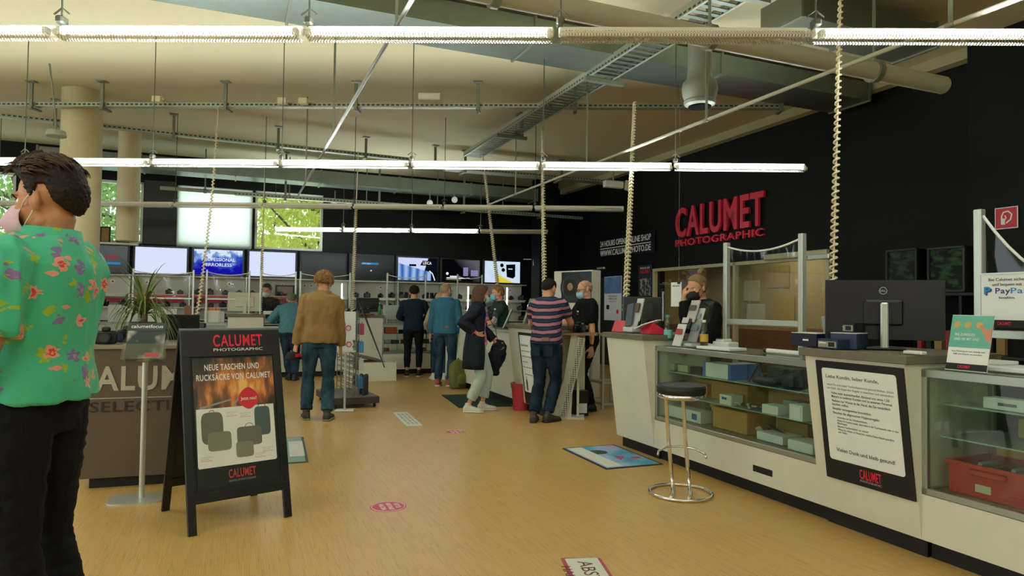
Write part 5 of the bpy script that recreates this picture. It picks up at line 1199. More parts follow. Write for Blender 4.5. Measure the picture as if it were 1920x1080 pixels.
# --- white wall shelves below the televisions
SHZ = (1.0, 1.26, 1.53)
mods = []
def cam_item(mb, x, y, z, s=1., kind=0):
    mb.m(MBLK).box((x, y, z + .045 * s), (.13 * s, .05 * s, .085 * s), bev=.012 * s).box((x, y, z + .098 * s), (.05 * s, .045 * s, .03 * s), bev=.008 * s)
    mb.cyl((x, y - .02 * s, z + .045 * s), (x, y - .09 * s, z + .045 * s), .034 * s, 14).m(mat('lens_front', '3A4450', .1)).cyl((x, y - .088 * s, z + .045 * s), (x, y - .094 * s, z + .045 * s), .026 * s, 14)
    mb.m(mat('camera_grey', '8A8E88', .4)).box((x + .045 * s, y, z + .092 * s), (.025 * s, .025 * s, .014 * s), bev=.003)
for i in range(-1, 8):
    wa = w0_ + (i - .5) * tvp; zt_s = 1.93
    t = thing('wall_shelf', 'white wall shelf bay with cameras, ' + ['behind the man in green', 'below the first blank television', 'below the blue words television', 'behind the masked seller', 'beside the head of the man in tan jacket', 'below the dark television with menu', 'below the blue lens television', 'below the two cameras television', 'last bay before the black wall'][i + 1], 'wall shelf', B(ST - .01, wa + tvp / 2), TH, 'white shelf bays below the televisions')
    MB().box((0, -.01, 1.42), (tvp - .01, .02, 1.05)).build('back_panel', MSHW, t)
    for z in SHZ: MB().box((0, -.19, z), (tvp - .04, .34, .022)).build('shelf_board', MSHW, t)
    MB().box((0, -.19, zt_s), (tvp - .01, .34, .02)).build('shelf_board', MSHW, t)
    for x in (-tvp / 2 + .015,): MB().box((x, -.19, 1.45), (.025, .34, 1.0)).build('upright', MAL, t)
    MB().box((0, -.362, 1.505), (tvp - .1, .006, .045)).build('price_strip', MRSTR if i in (0, 1, 2) else MSHW, t)
    if i < 3: MB().box((0, -.05, 1.40), (tvp - .2, .006, .09)).build('red_band', MRSTR, t)
    MB().box((0, -.22, .48), (tvp - .01, .36, .95)).build('drawer_unit', MSHW, t)
rnd = random.Random(3)
cam0 = None
def shelf_camera(p, rz, sc):
    global cam0
    if cam0 is None:
        mb = MB(); cam_item(mb, 0, 0, 0); cam0 = mb.build('camera', None, None, 40); c = cam0
    else: c = cam0.copy(); COL.objects.link(c)
    c.location = p; c.rotation_euler = (0, 0, rz); c.scale = (sc,) * 3
    return tag(c, 'small black camera displayed on the white wall shelves below the televisions', 'camera', 'cameras on the white wall shelves')
for i in range(-1, 8):
    for z in SHZ:
        for j in range(4):
            if rnd.random() < .22: continue
            shelf_camera(B(ST - .22 - rnd.uniform(0, .06), w0_ + (i - .5) * tvp + .16 + j * .28 + rnd.uniform(-.04, .04), z + .011), TH + rnd.uniform(-.5, .5), rnd.uniform(.9, 1.3))
# round warning stickers under the televisions
for i in range(9):
    for dx in ((.15, .3) if i % 3 == 1 else (.8,)):
        wx = w0_ + (i - 1.5) * tvp + dx
        t = thing('sticker', 'small round white sticker with red triangle above the shelf cameras', 'sticker', M=panel_matrix(B(ST - .035, wx, 1.80), V, (0, 0, 1)), group='round stickers on the shelf wall')
        MB().lathe([(.045, 0), (.045, .002)], n=20).build('disc', MWHT, t); MB().prism([(-.03, -.02), (.03, -.02), (0, .033)], .002, .003).build('triangle', MRED, t)
# framed picture and dark lenses on the shelf
q = B(ST - .3, wp(533, ST - .3), 1.54); t = thing('framed_picture', 'dark wide picture standing on the shelf beside the masked seller', 'picture', q, TH)
MB().box((0, 0, .13), (.42, .02, .25)).build('frame', MK, t); MB().box((0, -.012, .14), (.34, .004, .16)).build('print', mat('print_mauve', '8A6E74', .5), t)
for k in range(7):
    q = B(ST - .2, wp(752 + k * 9 + (12 if k > 3 else 0), ST - .2), 1.541)
    tag(place(MB().lathe([(.035, 0), (.04, .02), (.036, .09), (.043, .1), (.043, .15), (.038, .152)], n=16).build('lens', MBLK, None, 40), q, 0), 'black camera lens standing upright on the shelf above the navy sweater man', 'lens', 'lenses on the white wall shelves')
for px, wh in ((877, 'behind the bald man'), (640, 'right of the man in tan jacket'), (950, 'behind the seller with blue mask')):
    q = B(ST - .38, wp(px, ST - .38), 1.02); tag(place(MB().box((0, 0, .42), (.03, .02, .84)).build('light_strip', emat('strip_light', 'F4F8F2', 2.2)), q, TH), 'bright vertical light strip on the shelf wall ' + wh, 'light strip')
# --- counters along the back (fronts face the camera): local x along V, y away
def till(name, label, px0, px1, depth=.6, top=1.14, s=None, lean=.06):
    s = SC0 if s is None else s; w0, w1 = wp(px0, s), wp(px1, s); L = w1 - w0
    t = thing(name, label, 'counter', B(s, w0), TH); M = Matrix(((0, 0, 1, 0), (1, 0, 0, 0), (0, 1, 0, 0), (0, 0, 0, 1)))
    MB().prism([(0, .1), (depth, .1), (depth, top - .05), (-lean, top - .05)], 0, L, M).build('body', MW, t)
    MB().box((L / 2, depth / 2 + .03, .05), (L - .02, depth - .06, .1)).build('kickboard', MK, t); MB().box((L / 2, (depth - lean) / 2, top - .025), (L + .06, depth + lean + .05, .05), bev=.004).build('worktop', MSLAB, t)
    return t, L
def bcase(name, label, px0, px1, depth=.6, top=1.0, zg=.42, glass=True):
    s = SC0; w0, w1 = wp(px0, s), wp(px1, s); L = w1 - w0; t = thing(name, label, 'display case' if glass else 'counter', B(s, w0), TH)
    zz = zg if glass else top - .03
    MB().box((L / 2, depth / 2, .1 + (zz - .1) / 2), (L, depth, zz - .1)).build('base_panel', MW, t); MB().box((L / 2, depth / 2 + .03, .05), (L, depth - .06, .1)).build('kickboard', MK, t)
    if glass:
        mb = MB()
        for z in (zg, top - .015): mb.box((L / 2, .012, z), (L, .024, .03)); mb.box((L / 2, depth - .012, z), (L, .024, .03))
        for x in (.012, L - .012, L / 2): mb.box((x, .012, (zg + top) / 2), (.024, .024, top - zg)); mb.box((x, depth - .012, (zg + top) / 2), (.024, .024, top - zg))
        mb.build('metal_frame', MST, t); MB().box((L / 2, .01, (zg + top) / 2), (L - .05, .006, top - zg - .04)).build('front_glass', MGL, t)
        for z in (.60, .80): MB().box((L / 2, depth / 2, z), (L - .06, depth - .1, .008)).build('glass_shelf', MATS['shelf_edge_glass'], t)
    MB().box((L / 2, depth / 2, top + .005), (L, depth + .02, .02)).build('worktop', mat('pale_worktop'), t); return t, L
T1, _ = till('till_counter', 'white till counter with pale monitor behind the advertising stand', 427, 494, top=1.17)
T2, _ = bcase('service_counter', 'white counter on which the man in green cap leans', 494, 660, top=.98, glass=False)
T3, L3 = till('till_counter', 'white till counter with black monitor behind the white plinth', 661, 717, top=1.17)
T4, L4 = bcase('glass_display_case', 'glass display case between the two men in navy and teal sweaters', 718, 905)
T0, _ = bcase('glass_display_case', 'white topped display case along the back behind the plant', 150, 426)
def item_box(name, label, cat, p, rz, d, m, group=None, extra=None):
    t = thing(name, label, cat, p, rz, group); MB().box((0, 0, d[2] / 2), d, bev=.003).build('carton', m, t)
    if extra: extra(t, d)
    return t
rnd = random.Random(11)
for k in range(22):     # goods inside the back case
    x = .1 + rnd.random() * (L4 - .2); z = rnd.choice((.44, .605, .805)); c = rnd.choice(('B93A2E', '2E3A4A', 'C9C9BC', '2A2A28', '8A8A7C', 'C9A060'))
    p = B(SC0 + rnd.uniform(.12, .4), wp(718) + x, z)
    tag(place(MB().box((0, 0, .035), (rnd.uniform(.08, .16), .1, .07), bev=.004).build('goods_box', mat('goods_' + c, c, .5)), p, TH), 'small boxed goods inside the glass case between the navy and teal sweater men', 'box', 'goods in the back display case')
p = B(SC0 + .15, wp(735), .81); item_box('orange_box', 'flat orange box on the upper shelf of the back display case', 'box', p, TH, (.24, .18, .12), mat('orange_card', 'D2512E', .6))
# white plinth
a = atz(655, 717); b = atz(753, 719); c = B(0, 0); sp, wpl = sw(a); _, wpr = sw(b); Lp = wpr - wpl
t = thing('display_plinth', 'low white plinth on the floor before the till counter', 'plinth', B(sp, wpl), TH); Dp = .75
MB().box((Lp / 2, Dp / 2, .165), (Lp, Dp, .33), bev=.004).build('block', MW, t); MB().box((Lp / 2, Dp / 2, .334), (Lp, Dp, .01)).build('top_board', MW, t)
t = thing('black_folder', 'open black portfolio sheet lying half propped on the white plinth', 'folder', B(sp + .25, wpl + .35, .34), TH + .15)
MB().box((0, 0, .07), (.55, .4, .012), Matrix.Rotation(.25, 3, 'Y') @ Matrix.Rotation(.12, 3, 'X')).build('sheet', MBLK, t); MB().box((0, 0, .008), (.5, .42, .012)).build('sheet', mat('brown_board', '6A5236', .7), t)
a = at(674, 566, 12.2); b = at(721, 689, 11.75); t = thing('monopod', 'thin black monopod leaning from the wooden tray down to the plinth', 'monopod', b)
d = a - b
for k, r in enumerate((.010, .013, .016, .019)): MB().cyl(d * (k / 4), d * ((k + 1) / 4), r, 10).build('tube_section', MBLK, t, 40)
MB().cyl(d, d * 1.03, .03, 12).build('tripod_head', MBLK, t, 40)
t = thing('wooden_tray', 'brown wooden tray board on the till counter with black monitor', 'tray', B(SC0 + .05, wp(680), 1.19), TH)
MB().box((-.1, -.12, 0), (.42, .34, .03), bev=.004).build('board', mat('tray_wood', '8A5A34', .5), t)
# monitors seen from behind
def monitor(label, p, rz, w, h, m, sm=None, lift=.1, back=True):
    t = thing('monitor', label, 'monitor', p, rz); sm = sm or m
    MB().box((0, 0, lift + h / 2), (w, .02, h), bev=.006).build('screen_housing', m, t)
    MB().box((0, -.022, lift + h / 2), (w * .55, .03, h * .55), bev=.012).build('back_cover', m, t)
    MB().box((0, .012, lift + h / 2), (w * .96, .004, h * .92)).build('screen', mat('monitor_glass', '0A0C0C', .15), t)
    MB().box((0, -.045, (lift + h * .5) / 2), (.06, .02, lift + h * .5), bev=.006).build('stand', sm, t)
    MB().box((0, -.02, .008), (.24, .18, .016), bev=.006).build('foot', sm, t)
    return t
monitor('pale cream monitor seen from behind on the left till counter', B(SC0 + .12, (wp(429) + wp(487)) / 2, 1.17), TH + .05, .58, .35, mat('monitor_cream', 'C6C4AE', .5), lift=.05)
monitor('black monitor seen from behind on the till counter behind the plinth', B(SC0 + .3, wp(694), 1.17), TH + .05, .46, .28, MBLK, lift=.06)
for px, wh in ((676, 'left'), (688, 'centre'), (699, 'right')):
    c = shelf_camera(B(SC0 + .05, wp(px), 1.20) + Vector((0, 0, 0)), TH, 1.0); c['label'] = 'black camera on the wooden tray, %s of the three in a row' % wh; c['group'] = 'cameras on the wooden tray'; c.location = B(SC0 - .06, wp(680) + {'left': -.24, 'centre': -.1, 'right': .04}[wh], 1.205)
t = thing('green_bottle', 'small green bottle beside the black monitor at the back', 'bottle', B(SC0 + .3, wp(717), 1.17))
MB().lathe([(.03, 0), (.033, .02), (.033, .14), (.012, .19), (.012, .22)], n=16).build('bottle_body', mat('green_plastic', '2E8A4A', .3), t, 40); MB().lathe([(.014, .22), (.014, .24)], n=12).build('bottle_cap', MWHT, t)
# screens of clear film between posts
def film(label, pL, pR, zb_, zt_, rail=None, post=.035, sag=.05):
    """pL, pR floor-plan points"""
    pL = Vector((pL[0], pL[1], 0)); pR = Vector((pR[0], pR[1], 0)); d = pR - pL; L = d.length; t = thing('protective_screen', label, 'protective screen', (pL.x, pL.y, zb_), math.atan2(d.y, d.x)); h = zt_ - zb_
    for x in (0, L): MB().box((x, 0, h / 2), (post, post, h), bev=.004).build('post', MAL, t)
    if rail is not None: MB().box((L / 2, 0, rail), (L - post, post, post), bev=.003).build('rail', MAL, t)
    n = 16; top = [h - .04 - sag * 4 * (i / n) * (1 - i / n) for i in range(n + 1)]; zb2 = (rail or 0) + .02
    mb = MB(); ra = []
    for j in range(5):
        ra.append(mb.ring([(post / 2 + (L - post) * i / n, .012 * math.sin(i * 1.1 + j) * .6, zb2 + (top[i] - zb2) * j / 4) for i in range(n + 1)]))
    mb.skin(ra, False, False).build('clear_film', MFILM, t, True)
    MB().tube([(post / 2 + (L - post) * i / n, -.004, top[i]) for i in range(n + 1)], .008, 6).build('hem_tube', mat('hem_white', 'E4E8E0', .4), t, True)
    return t
for a, b, wh in ((248, 361, 'behind the green plant'), (386, 466, 'left of the pale monitor'), (487, 553, 'above the man in green cap'), (562, 655, 'behind the man in tan jacket'), (725, 797, 'above the navy sweater man'), (857, 903, 'behind the bald man')):
    qa, qb = on_s(a, 600, SC0 + .1), on_s(b, 600, SC0 + .1); film('clear film screen with thin metal posts ' + wh, qa, qb, .99 if a != 562 else .99, on_s(a, 503 + (a - 248) * .018, SC0 + .1).z, .45 if a < 400 else None, .03)
# small displays on the back counters
for px, wd, hh, c, lb in ((240, .3, .28, 'CFCFC4', 'white display box left behind the plant'), (300, .5, .24, 'D6D6CC', 'low white display box behind the plant leaves'), (352, .14, .3, '8A5A3A', 'narrow brown box on the back display case'), (397, .26, .22, 'D5D4CA', 'white sweets box with red dot on the back display case'), (415, .1, .2, 'B9BDB2', 'small grey card terminal on the back display case'), (212, .2, .3, 'B9BDB2', 'grey box on the back display case beside the green shirt')):
    p = B(SC0 + .25, wp(px), 1.015); item_box('display_box', lb, 'box', p, TH, (wd, .2, hh), mat('bx_' + c, c, .5))
    if 'sweets' in lb:
        for k in range(10): tag(place(MB().ell((0, 0, 0), (.035, .03, .03), 10, 8).build('sweet_pack', mat('sweet_%d' % (k % 3), ['D98A6A', 'C85A5A', 'E0B080'][k % 3], .5)), B(SC0 + .2 + .05 * (k % 3), wp(px) - .1 + .022 * k, 1.015 + hh + .02), TH), 'coloured sweet wrapped on the white sweets box', 'sweet', 'sweets on the white box')
p = B(SC0 + .2, wp(508), .99); t = thing('receipt_printer', 'white printer with paper before the man in green cap', 'printer', p, TH); MB().box((0, 0, .12), (.26, .25, .24), bev=.01).build('body', mat('box_white'), t); MB().box((0, -.13, .14), (.18, .02, .08)).build('slot', MK, t); MB().box((0, -.16, .05), (.2, .1, .01), Matrix.Rotation(.3, 3, 'X')).build('paper', MWHT, t)
for px, wh in ((735, 'nearer the black monitor'), (752, 'nearer the navy sweater man')):
    p = B(SC0 + .25, wp(px), 1.02); t = thing('tablet_display', 'white tablet display on the glass case, ' + wh, 'display', p, TH, 'tablet displays on the back case'); MB().box((0, 0, .2), (.26, .02, .3), Matrix.Rotation(-.2, 3, 'X'), .006).build('panel', mat('panel_pale', 'C4CCC6', .3), t); MB().box((0, .05, .03), (.2, .14, .06)).build('foot', MAL, t)
# --- goods rack
g = atz(692, 757); g2 = atz(612, 768); rb = thing('goods_rack', 'dark wheeled goods rack with grid panel beside the man in tan jacket', 'rack', (0, 0, 0))
cx = at(650, 745, 9.3); rb.location = (cx.x, cx.y, 0); rb.rotation_euler = (0, 0, R(28))
MB().box((0, .0, .10), (.62, 1.05, .09), bev=.006).build('base_board', mat('rack_base', '3C3A36', .5), rb); MB().box((0, 0, .148), (.60, 1.03, .006)).build('base_top', mat('rack_grey', '6A665C', .6), rb)
for x in (-.26, .26):
    for y in (-.46, .46): MB().cyl((x - .012, y, .03), (x + .012, y, .03), .03, 12).build('caster', MBLK, rb, 40)
mb = MB()
for x in (-.03, .03):
    for k in range(15): mb.box((x, 0, .2 + k * .075), (.006, .92, .012))
    for y in (-.46, -.23, 0, .23, .46): mb.box((x, y, .72), (.008, .012, 1.12))
mb.build('grid_panel', mat('grid_grey', '6E7468', .45, .4), rb); MB().box((0, -.46, .72), (.02, .02, 1.14)).build('end_post', MATS['grid_grey'], rb)
rnd = random.Random(21)
for k in range(12):
    y = -.38 + .16 * (k % 3); z = .32 + .24 * (k // 3); c = ['2F6FA8', '3E8FC0', '222A3A', 'C8CCC8', 'A84050'][k % 5]
    p = Vector((.09, y, z)); w = rb.location + Matrix.Rotation(R(28), 3, 'Z') @ p
    tag(place(MB().box((0, 0, 0), (.06, .1, .15), bev=.006).box((0, 0, .085), (.01, .05, .03)).build('blister_pack', mat('pack_' + c, c, .4)), w, R(14)), 'small accessory pack hanging on the wheeled goods rack', 'accessory pack', 'packs on the goods rack')
for k in range(3):
    w = rb.location + Matrix.Rotation(R(28), 3, 'Z') @ Vector((.13 + .05 * (k % 2), -.4 + .07 * k, .151)); tag(place(MB().lathe([(.025, 0), (.028, .02), (.028, .26), (.015, .28)], n=12).build('slim_tube', mat('pack_dark', '1E2630', .4), None, 40), w), 'dark slim tube standing on the rack base', 'tube', 'tubes on the rack base')
# hand-sanitiser pole with sheets
c = atz(646, 771); t = thing('info_pole', 'slim white pole stand with sheets showing red rings', 'stand', (c.x, c.y, 0), R(8))
MB().box((0, 0, .012), (.24, .16, .022), bev=.01).build('foot', MWBOX, t); MB().box((0, 0, .39), (.026, .026, .76), bev=.004).build('pole', MAL, t)
MB().box((0, -.02, .77), (.26, .04, .02)).build('holder', MWBOX, t)
mb = MB(); mb.m(MWHT).box((-.02, -.02, .98), (.21, .008, .42)).box((.045, -.016, 1.1), (.15, .004, .36))
for x, z in ((-.08, 1.10), (.03, 1.07), (-.06, .90), (.04, .86)): mb.m(mat('ring_pink', 'D2507A', .5)).lathe([(.032, 0), (.032, .002), (.02, .002), (.02, 0)], (0, 0, 0), 16) if False else mb.m(mat('ring_pink', 'D2507A', .5)).tube([(x + .03 * math.cos(a), -.026, z + .03 * math.sin(a)) for a in [2 * PI * i / 14 for i in range(15)]], .007, 5)
mb.build('info_sheet', None, t)
# --- backpack on the floor
c = atz(860, 728); t = thing('backpack', 'olive backpack standing on the floor beside the dark mat', 'backpack', (c.x, c.y, 0), R(40))
mb = MB(); rings = []
for z, rx, ry in ((0.0, .10, .07), (.02, .15, .10), (.15, .165, .12), (.30, .155, .11), (.40, .13, .09), (.46, .07, .05)): rings.append(ering(mb, Vector((0, z * .08, z)), Vector((1, 0, 0)), Vector((0, 1, 0)), rx, ry, 24, 3))
mb.skin(rings); OL = cloth('bag_olive', '5A5E2C', '787A40', 20); remesh(mb, 'bag_body', OL, t, .012, 3, fold=.01, fscale=8)
MB().ell((0, -.12, .16), (.11, .05, .1), 18, 12).build('front_pocket', OL, t, True)
for sx in (-1, 1): MB().tube([(sx * .06, .09, .42), (sx * .09, .16, .30), (sx * .09, .15, .12), (sx * .08, .10, .05)], .016, 6, flat=.4).build('shoulder_strap', mat('strap_black', '1A1C1C', .7), t)
MB().tube([(-.03, .02, .45), (0, .02, .50), (.03, .02, .45)], .008, 6).build('handle', mat('strap_black'), t)
# ================================================================= left: brown counter, plant, brochure stand, advertising board
a = atz(148, 920); b = atz(344, 907); ang = math.atan2(b.y - a.y, b.x - a.x); Lc = (b - a).length + .25
BC_ = thing('sales_counter', 'brown sales counter with silver lettering at left', 'counter', (a.x, a.y, 0), ang)
MBR = mat('brown_laminate', '5E5040', .5)
MB().box((Lc / 2, .35, .55), (Lc, .7, .94)).build('body', MBR, BC_); MB().box((Lc / 2 + .02, .37, .045), (Lc - .06, .64, .09)).build('kickboard', MK, BC_); MB().box((Lc / 2, .34, 1.035), (Lc + .04, .74, .03), bev=.004).build('worktop', mat('brown_top', '8A8272', .4), BC_)
mb = MB(); MF = Matrix.Translation((0, -.002, 0)) @ Matrix.Rotation(PI / 2, 4, 'X')
xs = (185 - 148) / (344 - 148) * (Lc - .25)
mb.m(mat('silver_letter', 'B9B6A4', .4, .3)).text('CALUMET', xs - .19, .72, .17, .98, 0, .006, .035, 'LEFT', M=MF).box((xs + .42, -.003, .66), (1.1, .004, .006)).m(mat('dark_letter', '2A241C', .5)).text('SELECTION*', xs - .08, .56, .075, .84, 0, .004, .0, 'LEFT', M=MF); mb.build('lettering', None, BC_)
# brochure stand
c = atz(258, 937); t = thing('brochure_stand', 'silver pole stand with clear tilted holder full of magazines', 'brochure stand', (c.x, c.y, 0), R(18))
mb = MB(); pl_ = [(.18 * math.copysign(abs(math.cos(x)) ** .5, math.cos(x)), .13 * math.copysign(abs(math.sin(x)) ** .5, math.sin(x))) for x in [2 * PI * i / 32 for i in range(32)]]
mb.prism(pl_, 0, .012).build('foot_plate', MAL, t); MB().cyl((0.02, .02, .01), (.02, .02, .97), .018, 20).build('pole', mat('pole_silver', 'C9CCC4', .3, .6), t, 40)
TLT = Matrix.Rotation(R(-28), 4, 'X'); base = Matrix.Translation((.02, -.02, .96)) @ TLT
MB().box((0, 0, .14), (.27, .006, .30)).box((0, -.05, .05), (.27, .005, .12)).box((-.135, -.025, .07), (.005, .05, .16)).box((.135, -.025, .07), (.005, .05, .16)).box((0, -.025, -.005), (.27, .055, .008)).build('clear_holder', glassmat('acrylic', (.9, .94, .93), .9, .08), t, M=base)
mg = thing('magazine', 'magazine with pale lens photo in the clear holder', 'magazine', M=t.matrix_basis @ base) if False else thing('magazine', 'magazine with pale lens photo in the clear holder', 'magazine', M=Matrix.Translation((c.x, c.y, 0)) @ Matrix.Rotation(R(18), 4, 'Z') @ base)
n = NT('magazine_cover', .35); no = n.n('TexNoise'); no.inputs['Scale'].default_value = 7; n.l(n.mapv(), no.inputs['Vector']); n.base(n.mix(n.mathn('MULTIPLY', n.mathn('SUBTRACT', no.outputs['Fac'], .5), 7, True), '2E3A3A', 'A9A49C'))
MB().box((0, -.022, .14), (.235, .03, .27)).build('pages', n.m, mg)
MF2 = Matrix.Translation((0, -.040, 0)) @ Matrix.Rotation(PI / 2, 4, 'X')
MB().m(mat('cover_band', '2F3B3C', .4)).box((0, -.038, .245), (.235, .002, .06)).m(MWHT).text('calumetfocus', 0, .235, .026, .2, 0, .001, .004, M=MF2).m(MLRED).box((.05, -.0385, .03), (.09, .002, .03)).m(mat('lens_pale', 'B9B2A2', .4)).lathe([(.045, 0), (.05, .004)], (0, 0, 0), 4).build('print', None, mg)
# plant
c = at(268, 640, 5.35); t = thing('potted_plant', 'spiky green plant in a dark pot on the brown counter', 'plant', (c.x, c.y, 1.05))
MB().lathe([(.06, 0), (.085, .01), (.10, .14), (.105, .16), (.092, .16), (.088, .13), (.01, .12)], n=28).build('pot', mat('pot_dark', '3A3F3C', .4), t, 40)
MB().tube([(0, 0, .12), (.01, 0, .2), (0, .01, .26)], [.03, .022, .016], 8).build('stem', mat('plant_stem', '6A5A3C', .8), t, True)
n = NT('leaf_blade', .45); s = n.n('SeparateXYZ'); n.l(n.mapv(), s.inputs[0]); no = n.n('TexNoise'); no.inputs['Scale'].default_value = 9; n.l(n.mapv(), no.inputs['Vector']); n.base(n.mix(n.mathn('MULTIPLY', n.mathn('SUBTRACT', no.outputs['Fac'], .35), 2.4, True), '2F5A24', '8A8A3E'))
rnd = random.Random(2)
for k in range(78):
    az = rnd.uniform(0, 2 * PI); up = rnd.uniform(.15, 1.0) ** .8; L = rnd.uniform(.36, .58); d = Vector((math.cos(az), math.sin(az), 0)); rad = 1.0 - .75 * up; mb = MB(); pa = []; N = 7
    z0 = .24 + rnd.uniform(-.05, .03); side = Vector((-d.y, d.x, 0))
    for j in range(N + 1):
        f = j / N; r = L * (rad * f * .62 + .20 * f * f); z = z0 + L * (up * .95 * f - (1.25 - .55 * up) * f * f * f * (1.0 if up < .85 else .25)); pa.append((d * r + Vector((0, 0, z)), .0105 * (1 - f) ** .6 * min(1, f * 4 + .5)))
    A = [mb.bm.verts.new(p + side * w) for p, w in pa]; C_ = [mb.bm.verts.new(p - Vector((0, 0, .002 + w * .3))) for p, w in pa]; D = [mb.bm.verts.new(p - side * w) for p, w in pa]
    for j in range(N): mb._f([A[j], A[j + 1], C_[j + 1], C_[j]]); mb._f([C_[j], C_[j + 1], D[j + 1], D[j]])
    mb.build('leaf', n.m, t, True)
# cameras and laptop on the brown counter
cb = Matrix.Rotation(ang, 3, 'Z')
def onb(x, y, z=1.05): q = cb @ Vector((x, y, 0)); return (a.x + q.x, a.y + q.y, z)
for x, y, r, wh in ((.36, .12, .4, 'nearest to the plant'), (.22, .3, -.3, 'behind the first one'), (.12, .1, .1, 'by the green shirt')):
    cc = shelf_camera(onb(x, y), ang + r, 1.15); cc['label'] = 'black camera on the brown counter, ' + wh; cc['group'] = 'cameras on the brown counter'
t = thing('laptop', 'black open laptop seen from behind beside the plant', 'laptop', at(338, 640, 5.75)); t.location.z = 1.0; t.rotation_euler = (0, 0, R(18))
MB().box((0, 0, .14), (.30, .012, .26), Matrix.Rotation(R(14), 3, 'X'), .004).build('lid', mat('laptop_black', '0B0B0D', .6), t); MB().box((0, .1, .01), (.30, .22, .018), bev=.004).build('keyboard_base', MBLK, t)
q = at(341, 700, 5.75); t2 = tag(place(MB().box((0, .05, .48), (.42, .5, .96)).build('pedestal', mat('pedestal_white', 'B9B8A8', .6)), (q.x, q.y + .05, 0), R(18)), 'pale pedestal under the black laptop behind the brown counter', 'pedestal')
t = thing('telescope_mount', 'dark small camera clamp standing behind the black laptop', 'camera clamp', at(358, 612, 6.6)); t.location.z = .985
MB().tube([(0, 0, 0), (0, 0, .1), (.03, 0, .14), (.1, 0, .15)], .014, 8).box((.1, 0, .16), (.09, .04, .05), bev=.008).build('arm', MBLK, t); 
q = at(372, 700, 6.65); tag(place(MB().box((0, 0, .49), (.7, .4, .98), bev=.004).build('side_cabinet', mat('pedestal_white')), (q.x, q.y, 0), R(18)), 'pale cabinet carrying the small camera clamp', 'cabinet')
# ---- advertising board
fl_ = atz(352, 1007); fr_ = atz(547, 968); dx = (fr_ - fl_); wb = dx.length; yaw = math.atan2(dx.y, dx.x)
tl = at(341, 625, (fl_.y + .06)); Hb = 1.19
t = thing('advertising_board', 'black folding advertising board for bags and rucksacks', 'advertising board', (fl_.x, fl_.y, 0), yaw)
run = .30; ln = math.atan2(run, Hb); T1m = Matrix.Rotation(-ln, 4, 'X')     # local: x across, z up the leaning face
FB = T1m; Lh = Hb / math.cos(ln); fw = .05; MBK = mat('board_black', '141715', .35)
mb = MB(); mb.box((fw / 2 - .0, 0, Lh / 2), (fw, .022, Lh), bev=.003); mb.build('frame_post', MBK, t, M=FB); MB().box((wb - fw / 2, 0, Lh / 2), (fw, .022, Lh), bev=.003).build('frame_post', MBK, t, M=FB)
pb = .20; MB().box((wb / 2, 0, pb), (wb, .024, .055), bev=.003).build('bottom_rail', MBK, t, M=FB)
hd = .17; MB().box((wb / 2, 0, Lh - hd / 2), (wb - .004, .026, hd), bev=.003).build('header', MBK, t, M=FB)
MB().cyl((0, .01, Lh + .004), (wb, .01, Lh + .004), .015, 14).build('hinge_tube', mat('hinge_grey', '5A5F5C', .3, .5), t, 40, M=FB)
MB().box((wb / 2, .004, (Lh - hd + pb) / 2), (wb - 2 * fw + .02, .012, Lh - hd - pb)).build('back_plate', mat('plate_dark', '1C211E', .4), t, M=FB)
T2m = Matrix.Translation((0, 2 * run + .02, 0)) @ Matrix.Rotation(ln, 4, 'X')
for x in (fw / 2, wb - fw / 2): MB().box((x, 0, Lh / 2), (fw, .022, Lh), bev=.003).build('rear_post', MBK, t, M=T2m)
MB().box((wb / 2, 0, (Lh + pb) / 2), (wb - 2 * fw, .008, Lh - pb)).build('rear_panel', MBK, t, M=T2m); MB().box((wb / 2, 0, pb), (wb, .024, .055)).build('rear_rail', MBK, t, M=T2m)
PF = FB @ Matrix.Translation((0, -.0135, 0)) @ Matrix.Rotation(PI / 2, 4, 'X')      # x across, y up, z out
logo(mb := MB(), wb * .56, Lh - hd + .034, wb * .50, .105, z=0, sub='PHOTOGRAPHIC', frac=.70); mb.build('header_lettering', None, t, M=PF)
px0, px1, py0, py1 = fw + .012, wb - fw - .012, pb + .05, Lh - hd - .012; pw, phh = px1 - px0, py1 - py0
n = NT('poster_sunset', .25, .5); s = n.n('SeparateXYZ'); n.l(n.mapv(), s.inputs[0]); no = n.n('TexNoise'); no.inputs['Scale'].default_value = 6; no.inputs['Detail'].default_value = 5; n.l(n.mapv((3, 1, 1)), no.inputs['Vector'])
xx = n.mathn('MULTIPLY', n.mathn('SUBTRACT', s.outputs[0], px0 + pw * .62), 3.2); zz = n.mathn('MULTIPLY', n.mathn('SUBTRACT', s.outputs[2], (py1 - phh * .24) * math.cos(ln)), 4.5)
dd = n.mathn('SQRT', n.mathn('ADD', n.mathn('MULTIPLY', xx, xx), n.mathn('MULTIPLY', zz, zz))); dd = n.mathn('ADD', n.mathn('MULTIPLY', dd, .62), n.mathn('MULTIPLY', n.mathn('SUBTRACT', no.outputs['Fac'], .5), 1.3))
rp = n.n('ValToRGB'); n.l(dd, rp.inputs[0]); e = rp.color_ramp.elements; e[0].color = (*lin('F0C070'), 1); e[0].position = .05; e[1].color = (*lin('232A24'), 1); e[1].position = .95
for p_, c_ in ((.22, 'D98A4A'), (.4, '8A5A3C'), (.62, '3E3A2C')): x_ = e.new(p_); x_.color = (*lin(c_), 1)
n.base(rp.outputs[0])
Z0 = .001
def P_(mb, m, u0, v0, u1, v1, z): mb.m(m).box((px0 + pw * (u0 + u1) / 2, py0 + phh * (v0 + v1) / 2, z), (pw * (u1 - u0), phh * (v1 - v0), .0006)); return mb
